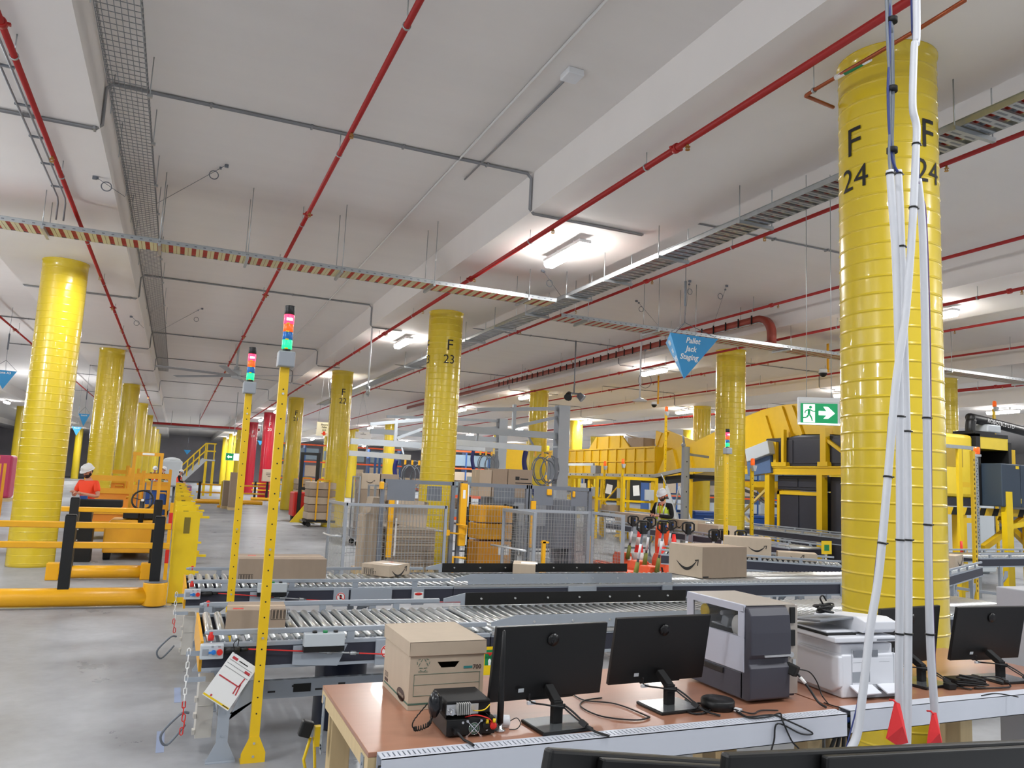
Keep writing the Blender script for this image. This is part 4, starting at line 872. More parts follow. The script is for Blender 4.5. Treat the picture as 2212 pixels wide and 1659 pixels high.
# ------------------------------------------------------------------ cartons
def smile(mb, o, x, y, s):
    o, x, y = Vector(o), Vector(x).normalized(), Vector(y).normalized(); z = x.cross(y); n = 14; U = []; D = []
    for i in range(n+1):
        q = i/n; u = -.5+.88*q; c = .16-.42*math.sin(PI*(.10+.75*q))*.9+.12*q; w = .018+.075*math.sin(PI*q)**.8
        U.append((u, c+w*.35)); D.append((u+.02*math.sin(PI*q), c-w*.65))
    P = U+D[::-1]; mb.add([o+x*(a*s)+y*(b*s)+z*.001 for a,b in P], [(i,i+1,2*n-i,2*n+1-i) for i in range(n)], False)
    h = [(.30,.13),(.47,.16),(.44,-.04),(.40,-.03),(.425,.115),(.31,.095)]
    mb.add([o+x*(a*s)+y*(b*s)+z*.0012 for a,b in h], [(0,1,4,5),(1,2,3,4)], False)
def carton(lab, p, q, h, dep, m_=CARD, deco=(), name='carton', group=None, tape=True):
    p, q = Vector(p), Vector(q); d = q-p; L = math.hypot(d.x,d.y); rz = math.atan2(d.y,d.x)
    t = thing(name, lab, 'box', p, rz, group)
    cb = obj('carton_body', MB().box((0,0,.001),(L,dep,h)), m_, t, bevel=.004)
    if tape: obj('tape', MB().box((0,dep/2-.03,h),(L,dep/2+.03,h+.0008)).box((-.0008,dep/2-.03,h*.72),(0,dep/2+.03,h)).box((L,dep/2-.03,h*.72),(L+.0008,dep/2+.03,h)), TAPE, cb)
    mk = MB(); lb = MB(); rd = MB()
    for k in deco:
        if k[0] == 'smile_front': smile(mk, (L*k[1],-.001,h*k[2]), (1,0,0), (0,0,1), k[3])
        if k[0] == 'smile_left': smile(mk, (-.001,dep*k[1],h*k[2]), (0,-1,0), (0,0,1), k[3])
        if k[0] == 'barcode':
            x0, z0 = L*k[1], h*k[2]; w_, hh = k[3], k[4]; frame(mk, x0-.006, z0-.006, x0+w_+.006, z0+hh+.006, -.0012, .0025)
            for i in range(14):
                if (i*7) % 3: mk.box((x0+w_*i/14,-.0012,z0),(x0+w_*(i+.55)/14,-.0004,z0+hh))
        if k[0] == 'arrows':
            for s in (0,1): x0 = L*k[1]+s*.022; mk.box((x0,-.0012,h*k[2]),(x0+.004,-.0004,h*k[2]+.035)); mk.add([(x0-.006,-.0012,h*k[2]+.028),(x0+.01,-.0012,h*k[2]+.028),(x0+.002,-.0012,h*k[2]+.04)],[(0,1,2)])
        if k[0] == 'print': mk.box((L*k[1],-.0012,h*k[2]),(L*k[1]+k[3],-.0004,h*k[2]+k[4]))
        if k[0] == 'label': lb.box((L*k[1],dep*k[2],h+.0005),(L*k[1]+k[3],dep*k[2]+k[4],h+.0014))
        if k[0] == 'red': rd.box((L*k[1],dep*k[2],h+.0005),(L*k[1]+k[3],dep*k[2]+k[4],h+.0016))
    if mk.v: obj('printed_marks', mk, INK, cb)
    if lb.v: obj('shipping_label', lb, WHP, cb)
    if rd.v: obj('red_sticker', rd, REDP, cb)
    return t
RZ = .752
def oc(px, py, z=RZ): return on(px, py, z)
def hz_(p, px, py): return at(px, py, p.y).z-p.z
p, q = oc(486,1362), oc(615,1360); h = hz_(p,486,1318); carton('brown carton with barcode on the front roller conveyor behind the yellow pole', p, q, h, .36, CARD2, (('barcode',.76,.55,.11,.06),('red',.1,.1,.07,.04),('print',.3,.98,.0,.0)))
p, q = oc(512,1257), oc(703,1256); h = hz_(p,512,1207); carton('long brown carton on the rear roller conveyor left of the fence', p, q, h, .5, CARD2, (('barcode',.02,.04,.12,.06),('red',.12,.6,.08,.05)))
p, q = oc(780,1240), oc(840,1247); h = hz_(p,780,1216); t = carton('small carton with a smile arrow on its end, on the rear roller conveyor', p, q, h, .4, CARD, (('barcode',.08,.1,.13,.06),('arrows',.44,.1),('label',.5,.3,.2,.12),('red',.35,.8,.06,.04)))
L_ = (q-p).length; mk = MB(); smile(mk, (L_+.0012,.2,h*.42), (0,1,0), (0,0,1), .3); obj('smile_print', mk, INK, t)
p, q = oc(1107,1240), oc(1156,1242.5); h = hz_(p,1107,1218); t = carton('small carton with a printed square beside the tall gate, on the rear conveyor', p, q, h, .42, CARD, (('label',.35,.2,.2,.2),))
L_ = (q-p).length; mk = MB().box((L_,.09,h*.25),(L_+.0012,.16,h*.8)).box((L_,.19,h*.5),(L_+.0012,.34,h*.6)).box((L_,.19,h*.35),(L_+.0012,.3,h*.42)); obj('printed_marks', mk, INK, t)
p, q = oc(1517,1250), oc(1613,1247); h = hz_(p,1517,1182); dp_ = .62
t = carton('big square carton with a smile arrow on the rear conveyor above the label printer', p, q, h, dp_, CARD2, (('print',.01,.015,.1,.02),))
obj('lit_side_sheet', MB().box((-.0015,.002,.002),(-.0005,dp_-.002,h-.002)), CARD, t); mk = MB(); smile(mk, (-.002,dp_*.42,h*.42), (0,-1,0), (0,0,1), .42); obj('smile_print', mk, INK, t)  # paler left face: the light from that side is put into the colour

# under the front conveyor
p = at(737,1440,6.05); t = thing('waste_barrel', 'dark blue and black round barrel under the front conveyor', 'barrel', (p.x, 6.05, 0))
obj('barrel_body', MB().lathe([(.17,0),(.19,.03),(.19,.5),(.2,.52),(.185,.53)], n=28), mat('barrel_navy',(34,40,62),.35), t); obj('barrel_lid', MB().lathe([(.205,.53),(.205,.56),(.15,.57),(.0,.575)], n=28), BLKM, t)
t = c2
cm = obj('floor_channel', MB().box((.28,.2,.30),(1.9,.24,.42)), CGY, t); rep('channel_slot', MB().box((0,.198,.34),(.05,.1995,.352)), INK, cm, [(.45+.16*i,0,.03*(i%2)) for i in range(9)]); obj('channel_window', MB().box((.62,.197,.335),(.74,.1995,.39)), BLKM, cm)
t = thing('scanner_holder', 'yellow and black handheld scanner hanging by the left table leg', 'scanner', at(683,1590,3.8)); t.location.y = 3.79; t.location.x = .70; t.scale = (.8,.8,.8)
obj('yellow_loop', MB().tube([(-.02,0,.0),(-.05,0,-.12),(-.03,0,-.2),(.02,0,-.2),(.0,0,0)], .009, 8), SAFE, t); obj('scanner_head', MB().bc((-.05,0,.05),(.07,.05,.09),(0,.3,0)), BLK, t, bevel=.01); obj('holder_plate', MB().box((.0,-.02,-.05),(.035,.02,.06)), SAFE, t)
# ================================================================== POLES WITH SIGNAL TOWERS
LR = mat('lens_red_lit', (255,40,70), .3, emit=3.0); LO = mat('lens_amber', (240,100,30), .3, emit=.35); LB = mat('lens_blue', (30,110,190), .3); LG = mat('lens_green_lit', (20,200,110), .3, emit=1.6); LW = mat('lamp_core', (255,235,240), .3, emit=9)
def tower_pole(x, y, zt, lab, s=1.0, big=True, rz=0):
    t = thing('signal_pole', lab, 'signal pole', (x,y,0), rz, 'perforated yellow signal poles')
    w_ = .06*s
    m = MB().box((-w_/2,0,.1),(w_/2,.004,zt)).box((-w_/2,.004,.1),(-w_/2+.004,.05,zt))
    po = obj('post', m, POLE, t)
    m = MB().prism([(-w_/2,.16),(w_/2,.16),(.075*s,.06),(.075*s,.005),(-.075*s,.005),(-.075*s,.06)], 'y', -.004, .0); m.box((-.075*s,-.004,0),(.075*s,.09,.005)); obj('base_plate', m, POLE, t)
    rep('hole', MB().cyl((0,-.0008,0),(0,.001,0),.0055,n=8), INK, po, [(0,0,.3+.1*i) for i in range(int((zt-.35)/.1))])
    rep('bolt', MB().cyl((0,-.010,0),(0,-.003,0),.0085,n=6), ALU, t, [(0,0,z) for z in (.04,.12,zt*.3,zt*.52,zt-.2)])
    if not big: return t
    b = zt; obj('junction_box', MB().box((-.055*s,-.06*s,b-.02),(.055*s,.05*s,b+.085*s)), GRY, t, bevel=.008)
    r = .034*s; z = b+.085*s; seg = [('tower_base',BLK,.02),('green_lens',LG,.062),('blue_lens',LB,.055),('amber_lens',LO,.055),('red_lens',LR,.065),('tower_cap',BLK,.062)]
    for nm, mm, h in seg:
        h *= s; rr = r*(.85 if nm == 'tower_base' else 1)
        sg = obj(nm, MB().lathe([(rr*.94,z),(rr,z+.003),(rr,z+h-.003),(rr*.94,z+h)], n=20), mm, t)
        if nm in ('green_lens','red_lens'): obj('lamp_glow', MB().box((-r*.55,-r*1.02,z+h*.35),(r*.55,-r*.8,z+h*.6)), LW if nm == 'red_lens' else LG, sg)
        if 'lens' in nm: obj('lens_clip', MB().box((-r*.5,-r*1.05,z-.003),(r*.1,-r*.85,z+.006)), SAFE, sg)
        z += h
    return t
a = on(545,1648,0); tower_pole(a.x, a.y, 2.57, 'tall yellow perforated pole with lit signal tower, nearest in front of the front conveyor')
a = at(497,1250,7.35); zt = at(540,846,7.35).z; tower_pole(a.x+.02, 7.35, zt, 'yellow perforated pole with lit signal tower between the two conveyors', 1.0)
a = at(1570,1100,12.2); tower_pole(a.x, 12.2, at(1566,978,12.2).z, 'yellow pole with a small lit signal tower in front of the sorter column', 1.15)
def beacon_pole(px, py_top, Y, lab, X=None):
    a = ax(px,py_top,X) if X else at(px,py_top,Y); t = thing('beacon_pole', lab, 'signal pole', (a.x,a.y,0), 0, 'yellow poles with small orange beacons')
    obj('post', MB().box((-.04,0,0),(.04,.05,a.z-.25)), POLE, t); rep('hole', MB().cyl((0,-.002,0),(0,.001,0),.012,n=6), INK, t, [(0,0,.3+.16*i) for i in range(int((a.z-.6)/.16))]); obj('bracket', MB().prism([(-.07,a.z-.18),(.07,a.z-.18),(.03,a.z-.32),(-.03,a.z-.32)], 'y', -.09, .0), LGRY, t)
    obj('beacon_lamp', MB().lathe([(.05,a.z-.18),(.055,a.z-.1),(.05,a.z-.02),(.02,a.z)], n=14), LO, t)
beacon_pole(1307,996,0,'yellow beacon pole left of the sorter panels',14.6); beacon_pole(1346,991,0,'yellow beacon pole in front of the sorter panels',14.4)
beacon_pole(1440,878,0,'tall yellow beacon pole beside the open yellow hopper',15.4); beacon_pole(1626,990,0,'yellow beacon pole right of the sorter column, before the blue bin',13.4)
a = at(2112,1275,9.6); t = thing('beacon_pole', 'yellow perforated post with orange beacon right of column F 24', 'signal pole', (a.x,9.6,0), 0, 'yellow poles with small orange beacons')
zt = at(2110,975,9.6).z; obj('post', MB().box((-.03,0,0),(.03,.06,zt)), POLE, t); rep('slot', MB().box((-.01,-.002,0),(.008,.001,.045)), INK, t, [(0,0,.3+.085*i) for i in range(int((zt-.35)/.085))]); obj('bracket', MB().box((.03,0,zt-.09),(.2,.07,zt-.05)), LGRY, t); obj('beacon_lamp', MB().lathe([(.05,zt-.045),(.055,zt+.03),(.045,zt+.08)], c=(.12,.03,0), n=14), LO, t)
# ================================================================== LEFT: BARRIERS
def barrier(lab, Y, posts, x0, x1, h, rails, tr, endpost=None, endr=.15):
    t = thing('safety_barrier', lab, 'barrier', (0,Y,0))
    for x in posts:
        obj('post', MB().bc((x,0,h/2+.02),(.13,.10,h-.04)).prism([(x-.065,h),(x+.065,h),(x+.055,h+.02),(x-.055,h+.02)], 'y', -.045, .045), BLK, t, bevel=.006)
    for z in rails:
        m = MB(); m.prism([(-.045,z-.03),(-.045,z+.03),(-.03,z+.04),(-.02,z+.04),(-.02,z+.012),(-.03,z),(-.02,z-.012),(-.02,z-.04),(-.03,z-.04)], 'x', x0, x1); m.box((x0,-.02,z-.04),(x1,.02,z+.04)); obj('rail', m, SAFE2, t)
    obj('bump_tube', MB().cyl((x0,0,tr+.02),(x1-endr*.6,0,tr+.02),tr,n=20), SAFE2, t)
    if endpost is not None:
        obj('end_collar', MB().lathe([(endr*.96,.02),(endr,.03),(endr,.3),(endr*.97,.315)], c=(endpost,0,0), n=24), SAFE2, t); obj('collar_cap', MB().cyl((endpost,0,.315),(endpost,0,.33),endr*.97,n=24), DGRY, t)
    obj('floor_plate', MB().box((x0,-.02,.001),(x1+.1,.16,.012)), ALU, t)
    return t
barrier('long low yellow and black plastic barrier at the left edge, nearest the camera', 11.55, (-1.17,-.12), -3.6, .02, 1.16, (1.045,.79), .115, endpost=-.1)
t = barrier('second yellow and black barrier behind the nearest one', 14.3, (-1.42,-.2), -1.6, -.2, 1.27, (1.1,), .1)
for x in (-1.62,-.28): obj('foot_post', MB().box((x-.09,-.1,0),(x+.09,.1,.26)), SAFE2, t, bevel=.01)
def guard(y, h, lab, x=.03):
    t = thing('rack_guard', lab, 'guard', (x,y,0), 0, 'yellow guard plates along the left side of the aisle')
    obj('guard_plate', MB().prism([(0,0),(.32,0),(.32,h-.02),(.3,h),(.02,h),(0,h-.02)], 'y', 0, .012).box((0,.012,0),(.012,.3,h)).box((.0,.0,0),(.32,.3,.012)), SAFE, t)
    for z in (h-.03, h*.55, h*.16): obj('side_bracket', MB().box((.32,.03,z-.06),(.44,.09,z-.03)).box((.32,.03,z-.03),(.35,.09,z+.02)), SAFE, t)
    obj('cutout', MB().box((.12,-.002,h-.3),(.2,-.0005,h-.08)), mat('shadowy_slot',(120,104,30),.7), t)
for i, (y, h) in enumerate(((11.75,1.24),(13.9,1.22),(16.2,1.2),(18.8,1.2),(21.8,1.2),(25,1.2),(29,1.2),(34,1.2))):
    guard(y, h, ('tall plain yellow guard plate beside the end of the near barrier' if i == 0 else 'yellow guard plate along the aisle, %s behind the near barrier' % ordn[i]), .06+.003*i)
t = thing('safety_rail', 'orange yellow rail post with red stickers behind the near barrier', 'guard', (-.02,13.0,0)); obj('post', MB().box((0,0,0),(.05,.05,1.3)), SAFE2, t); obj('red_sticker', MB().box((-.002,-.002,.9),(.052,-.0005,1.15)).box((-.002,-.002,.4),(.052,-.0005,.6)), REDP, t)
# ------------------------------------------------------------------ left: tow carts and tractors
CARTY = mat('cart_orange_yellow', (230,164,32), .45)
def wheel(m, x, y, r=.08): m.cyl((x,y-.02,r),(x,y+.02,r),r,n=14)
def cart(lab, p, rz, w_, d, h, tub=None, panels=True, handle=True, bar=False):
    t = thing('tow_cart', lab, 'cart', p, rz, 'yellow tow carts left of the aisle')
    obj('cart_deck', MB().box((0,0,.2),(w_,d,.27)), CARTY, t, bevel=.005)
    for x in (.08,w_-.08):
        for y in (.1,d-.1): m = MB(); wheel(m, x, y, .09); m.bc((x,y,.17),(.05,.05,.07)); obj('caster', m, BLKM, t)
    for x in (.03,w_-.03):
        for y in (.03,d-.03): obj('corner_post', MB().bc((x,y,h/2+.13),(.05,.05,h-.25)), CARTY, t)
    if panels:
        for z in (.32,.62,h*.66,h*.84): obj('side_panel', MB().box((.03,.0,z),(w_-.03,.02,z+.13)), CARTY, t)
    if bar: obj('top_frame', MB().bar((.03,.03,h),(w_-.03,.03,h),.06).bar((.03,d-.03,h),(w_-.03,d-.03,h),.06).bar((.03,.03,h),(.03,d-.03,h),.06).bar((w_-.03,.03,h),(w_-.03,d-.03,h),.06), CARTY, t)
    if tub: obj('tub', MB().prism([(.08,.28),(w_-.08,.28),(w_-.04,h*.7),(.04,h*.7)], 'y', .06, d-.06), tub, t, bevel=.02)
    if handle: obj('handle', MB().tube([(w_*.75,-.03,h*.6),(w_*.75,-.13,h*.62),(w_*.92,-.13,h*.62),(w_*.92,-.03,h*.6)], .02, 8), CARTY, t)
    return t
ORT = mat('tote_orange',(240,150,40),.45)
cart('yellow tow cart with orange panels at the left edge behind the barrier', V(-4.1,17.2,0), .1, 1.1, 1.3, 1.75)
cart('yellow tow cart with an orange tub behind the man in the orange shirt', V(-2.0,21.5,0), 0, 1.3, 1.2, 1.7, ORT)
cart('yellow tow cart with a blue tub in the middle of the cart row', V(-1.2,24.5,0), 0, 1.1, 1.2, 1.75, BBLU)
cart('yellow tow cart half hidden behind the second left column', V(-2.8,30,0), 0, 1.3, 1.3, 1.8, ORT)
cart('yellow tow cart farthest along the left side of the aisle', V(-1.3,32,0), 0, 1.2, 1.2, 1.7, ORT)
cart('yellow tow cart with mesh sides left of the thick column', V(-5.2,21,0), .1, 1.4, 1.3, 1.9, ORT)
cart('orange yellow tow cart far behind the left edge', V(-6.8,26,0), 0, 1.4, 1.3, 1.9, ORT)
for i, (px, py, Y, lab) in enumerate(((20,985,40,'pink wrapped goods far left behind the carts'),)):
    a = at(px,py,Y); t = thing('wrapped_goods', lab, 'goods', (a.x-.9,Y,0)); obj('pallet', MB().box((0,0,0),(1.1,1.2,.14)), WOOD, t); obj('goods', MB().box((.05,.05,.14),(1.05,1.15,2.0)), mat('pink_wrap',(196,60,100),.5), t, bevel=.1)
t = thing('tow_tractor', 'yellow tow tractor with a tall goalpost frame and black steering wheel', 'tow tractor', (-1.15,16.9,0))
obj('body', MB().prism([(.0,.14),(.0,.62),(.1,.78),(.92,.78),(1.0,.62),(1.0,.14)], 'y', .1, .9).box((.05,.9,.14),(.95,1.9,.5)), CARTY, t, bevel=.03)
for x in (.38,.88): obj('frame_post', MB().bc((x,.5,1.42),(.06,.06,1.30)), CARTY, t)
obj('frame_top', MB().box((.347,.467,2.035),(.913,.533,2.103)), CARTY, t); obj('frame_label', MB().box((.52,.463,2.05),(.74,.4665,2.09)), WHP, t)
m = MB(); m.tube([V(.62+.19*math.cos(q),.06+.06*math.sin(q),1.17+.18*math.sin(q)) for q in [2*PI*i/24 for i in range(24)]], .018, 8, closed=True)
for q in (.2,2.9,4.7): m.bar((.62,.08,1.16),(.62+.18*math.cos(q),.06+.06*math.sin(q),1.17+.17*math.sin(q)),.03,.014)
obj('steering_wheel', m, BLK, t); obj('steering_column', MB().cyl((.62,.12,.7),(.62,.08,1.15),.05,n=12), BLK, t); obj('wheel_badge', MB().bc((.62,.05,1.16),(.05,.01,.06)), WHP, t)
obj('mast_rods', MB().bar((.5,.6,.8),(.5,.6,1.55),.025).bar((.63,.6,.8),(.63,.6,1.5),.03).bar((.74,.6,.8),(.74,.6,1.55),.03), DGRY, t); obj('dash', MB().box((.3,.1,.8),(.95,.5,.98)), BLK, t, bevel=.02)
for x in (.08,.92):
    for y in (.3,1.6): m = MB(); m.cyl((x-.06,y,.16),(x+.06,y,.16),.16,n=16); obj('wheel', m, BLKM, t)
t = thing('charging_stand', 'black stand with a blue topped box in front of the man', 'stand', (-1.62,16.75,0))
obj('stand_body', MB().box((.0,0,.0),(.3,.35,.72)).box((.05,.05,.72),(.25,.3,1.02)), BLK, t, bevel=.01); obj('stand_top', MB().box((-.02,-.02,1.02),(.75,.32,1.16)), BLKM, t, bevel=.02); obj('top_device', MB().box((.02,.03,1.16),(.14,.2,1.22)), BBLU, t); obj('bolts', MB().cyl((.05,-.006,.6),(.05,0,.6),.014,n=8).cyl((.05,-.006,.4),(.05,0,.4),.014,n=8), ALU, t)
t = thing('tool_bag', 'red tool bag with a yellow cloth on top on the floor by the man', 'bag', (-1.05,18.6,0)); obj('bag', MB().box((0,0,0),(.45,.3,.3)), mat('bag_red',(150,30,40),.6), t, bevel=.04); obj('cloth', MB().sph((.22,.15,.31),(.2,.12,.05)), mat('lime_cloth',(190,200,60),.8), t)
for i, (px, py) in enumerate(((345,1078),(344,1062))):
    pass
# ================================================================== PEOPLE
def skin_mesh(J, E, R, lv=2, root=0):
    me = bpy.data.meshes.new('sk'); me.from_pydata([tuple(j) for j in J], E, []); o = bpy.data.objects.new('sk', me); COL.objects.link(o)
    md = o.modifiers.new('s', 'SKIN'); md.use_smooth_shade = True
    for i, r in enumerate(R):
        sv = me.skin_vertices[0].data[i]; sv.radius = r if hasattr(r, '__len__') else (r, r); sv.use_root = (i == root)
    s = o.modifiers.new('u', 'SUBSURF'); s.levels = lv; s.render_levels = lv
    bpy.context.view_layer.update(); ev = o.evaluated_get(bpy.context.evaluated_depsgraph_get()); m2 = ev.to_mesh()
    vs = [v.co.copy() for v in m2.vertices]; fs = [tuple(p.vertices) for p in m2.polygons]; ev.to_mesh_clear(); bpy.data.objects.remove(o); bpy.data.meshes.remove(me)
    return vs, fs
def person(lab, p, rz, arms, top, legs, s=1.0, sleeves='short', vest=None, beard=True, lean=.0, detail=True, facing_tilt=.42, hat=WHT, hold=None):
    t = thing('person', lab, 'person', p, rz, None); t.scale = (s,s,s)
    # arms: per side (elbow, wrist); local frame faces -Y
    sh = [V(-.185,.0,1.44), V(.185,.0,1.44)]
    J = [V(0,0,.97), V(0,.01,1.15), V(0,.015,1.36), V(0,.0,1.50), V(0,-.02,1.57)]; R = [(.13,.1),(.125,.1),(.14,.105),.055,.05]; E = [(0,1),(1,2),(2,3),(3,4)]
    fing = MB()
    for si in (0,1):
        el, wr = arms[si]; n = len(J); J += [sh[si], Vector(el), Vector(wr), Vector(wr)+(Vector(wr)-Vector(el)).normalized()*.075]; R += [.05,.042,.028,(.036,.018)]; E += [(2,n),(n,n+1),(n+1,n+2),(n+2,n+3)]
        d = (Vector(wr)-Vector(el)).normalized(); sd = d.cross(V(0,0,1)).normalized(); dn = sd.cross(d)
        if dn.z > 0: dn = -dn
        b = Vector(wr)+d*.085
        for k, (o_, L_) in enumerate(((-.03,.062),(-.01,.075),(.011,.07),(.031,.055))):
            q = b+sd*o_; fing.tube([q-d*.02, q+d*L_*.45, q+d*L_*.75+dn*L_*.3, q+d*L_*.85+dn*L_*.6], .009, 6, rs=[.010,.0095,.009,.007])
        q = Vector(wr)+d*.03; ss = 1 if si == 0 else -1; fing.tube([q+sd*.02*ss, q+sd*.05*ss+d*.03+dn*.01, q+sd*.045*ss+d*.07+dn*.02], .01, 6, rs=[.012,.0105,.008])
    for s_ in (-1,1):
        n = len(J); J += [V(.09*s_,.0,.90), V(.10*s_,-.03,.50), V(.105*s_,.03,.10), V(.12*s_,-.10,.05)]; R += [.085,.056,.04,.04]; E += [(0,n),(n,n+1),(n+1,n+2),(n+2,n+3)]
    vs, fs = skin_mesh(J, E, R)
    m = MB(); m.add(vs, fs, True); m.add(fing.v, fing.f, True)
    # head: skull, jaw, nose, ears, tilted to look at the hands
    H = MB(); H.sph((0,0,.10),(.076,.092,.108),20,14); H.sph((0,-.035,.045),(.058,.055,.06),16,10); H.tube([(0,-.088,.10),(0,-.105,.075),(0,-.092,.062)], .012, 8, rs=[.008,.016,.012])
    for s_ in (-1,1): H.sph((.078*s_,.005,.085),(.012,.022,.034),10,8)
    M = Matrix.Translation((0,-.015,1.57))@Matrix.Rotation(facing_tilt,4,'X'); H.xf(M); m.add(H.v, H.f, True)
    obj('body', m, SKIN, t)
    f = MB()
    for s_ in (-1,1): f.sph((.03*s_,-.083,.105),(.012,.007,.008),10,6)
    f.xf(M); obj('eyes', f, INK, t); f = MB(); f.tube([(-.022,-.093,.035),(0,-.097,.032),(.022,-.093,.035)], .005, 6); f.xf(M); obj('mouth', f, mat('lips',(150,80,76),.5), t)
    if beard:
        f = MB(); f.sph((0,-.04,.028),(.064,.06,.055),16,10); f.sph((-.06,-.01,.06),(.02,.035,.05),10,8); f.sph((.06,-.01,.06),(.02,.035,.05),10,8); f.xf(M); obj('beard', f, mat('dark_beard',(44,34,30),.9), t)
    f = MB(); f.sph((0,.015,.11),(.082,.09,.1),18,12); f.xf(M@Matrix.Translation((0,.012,.005))); obj('hair', f, mat('dark_hair',(40,32,28),.9), t)
    f = MB(); pr = [(.118,.125),(.121,.135),(.118,.17),(.1,.21),(.06,.238),(.0,.246)]; f.lathe(pr, n=28, sc=(.92,1.12)); f.lathe([(.115,.125),(.135,.118),(.137,.124),(.118,.134)], n=28, sc=(.92,1.15))
    f.prism([(-.085,.0),(-.06,-.155),(0,-.175),(.06,-.155),(.085,.0)], 'z', .118, .126) if False else f.add([(-.09,-.1,.126),(-.05,-.165,.116),(0,-.178,.113),(.05,-.165,.116),(.09,-.1,.126),(-.09,-.1,.12),(-.05,-.165,.11),(0,-.178,.107),(.05,-.165,.11),(.09,-.1,.12)],[(0,1,2,3,4),(9,8,7,6,5),(0,5,6,1),(1,6,7,2),(2,7,8,3),(3,8,9,4)])
    f.tube([(0,-.125,.19),(0,-.04,.245),(0,.06,.243),(0,.12,.2)], .012, 8); f.xf(M@Matrix.Translation((0,.0,.02))); obj('hard_hat', f, hat, t)
    # clothes follow the body
    TJ = [V(0,0,.93), V(0,.01,1.14), V(0,.015,1.36), V(0,.005,1.47)]; TR = [(.158,.125),(.15,.12),(.165,.125),(.075,.075)]; TE = [(0,1),(1,2),(2,3)]
    for si in (0,1):
        n = len(TJ); el, wr = Vector(arms[si][0]), Vector(arms[si][1]); TJ += [sh[si]]; TR += [.068]; TE += [(2,n)]
        if sleeves == 'short': TJ += [sh[si]+(el-sh[si])*.72]; TR += [.066]; TE += [(n,n+1)]
        else: TJ += [el, el+(wr-el)*.95]; TR += [.054,.04]; TE += [(n,n+1),(n+1,n+2)]
    vs, fs = skin_mesh(TJ, TE, TR); obj('shirt', MB().add(vs, fs, True), top, t)
    LJ = [V(0,0,1.0), V(0,0,.90)]; LR_ = [(.152,.122),(.15,.125)]; LE = [(0,1)]
    for s_ in (-1,1): n = len(LJ); LJ += [V(.09*s_,0,.84), V(.10*s_,-.03,.50), V(.105*s_,.03,.09)]; LR_ += [.098,.076,.07]; LE += [(1,n),(n,n+1),(n+1,n+2)]
    vs, fs = skin_mesh(LJ, LE, LR_); obj('trousers', MB().add(vs, fs, True), legs, t)
    for s_ in (-1,1): f = MB(); f.sph((.118*s_,-.06,.045),(.052,.13,.045),14,8); f.sph((.11*s_,.03,.08),(.05,.06,.08),12,8); f.box((.07*s_,-.17,0),(.165*s_,.08,.02)); obj('boot', f, mat('boot_brown',(62,46,36),.6), t)
    if vest:
        VJ = [V(0,0,.98), V(0,.01,1.15), V(0,.015,1.36), V(0,.008,1.45)]; vs, fs = skin_mesh(VJ, [(0,1),(1,2),(2,3)], [(.2,.165),(.2,.165),(.225,.165),(.15,.12)])
        obj('hi_vis_vest', MB().add(vs, fs, True), vest, t)
        f = MB()
        for z, a_, b_ in ((1.06,.183,.15),(1.2,.185,.15)): f.lathe([(1,z),(1.012,z+.002),(1.012,z+.048),(1,z+.05)], n=28, sc=(a_,b_))
        for s_ in (-1,1): f.tube([(.09*s_,-.152,1.2),(.1*s_,-.15,1.35),(.1*s_,-.08,1.485)], .018, 6)
        obj('reflective_tape', f, mat('reflective_silver',(196,200,200),.3,.3), t)
        obj('lanyard', MB().tube([(.05,-.1,1.47),(.0,-.168,1.2),(-.05,-.1,1.47)], .009, 6), ORG, t); obj('badge', MB().bc((0,-.172,1.15),(.06,.006,.09)), WHP, t)
    if hold: obj('held_item', MB().bc(hold,(.07,.012,.14),(.8,0,.2)), BLK, t)
    return t
HIO = mat('hi_vis_orange', (255,76,40), .75, emit=0); KHA = mat('khaki_trousers', (104,92,70), .85); LIME = mat('hi_vis_lime', (206,226,60), .7); BLKS = mat('black_shirt', (20,20,22), .9)
person('man in orange polo shirt and white hard hat behind the left barrier', V(-1.62,18.35,0), -.62, (((-.29,-.03,1.16),(-.11,-.27,1.24)),((.29,-.03,1.16),(.10,-.28,1.22))), HIO, KHA, s=1.0)
person('worker in lime vest, black sleeves and orange trousers looking at his phone', V(10.72,15.72,0), -1.1, (((-.26,-.06,1.17),(-.10,-.33,1.22)),((.27,-.06,1.17),(.03,-.32,1.20))), BLKS, ORG, s=1.02, sleeves='long', vest=LIME, hold=(-.05,-.42,1.26))
a = at(335,1010,44); person('distant worker in dark clothes and orange vest far up the aisle, left one', V(a.x,44,0), .2, (((-.26,-.05,1.17),(-.15,-.25,1.1)),((.26,-.05,1.17),(.15,-.25,1.1))), BLKS, BLKS, sleeves='long', vest=HIO, beard=False)
a = at(352,1012,47); person('distant worker in lime vest far up the aisle beside the dark clothed one', V(a.x,47,0), 1.2, (((-.26,-.05,1.17),(-.15,-.25,1.1)),((.26,-.05,1.17),(.15,-.25,1.1))), BLKS, BLKS, sleeves='long', vest=LIME, beard=False)
a = at(389,1020,46); person('distant worker in orange vest by the pink wrapped parcels', V(a.x,46,0), 1.4, (((-.26,-.05,1.17),(-.15,-.25,1.1)),((.26,-.05,1.17),(.15,-.25,1.1))), BLKS, BLKS, s=.93, sleeves='long', vest=HIO, beard=False)
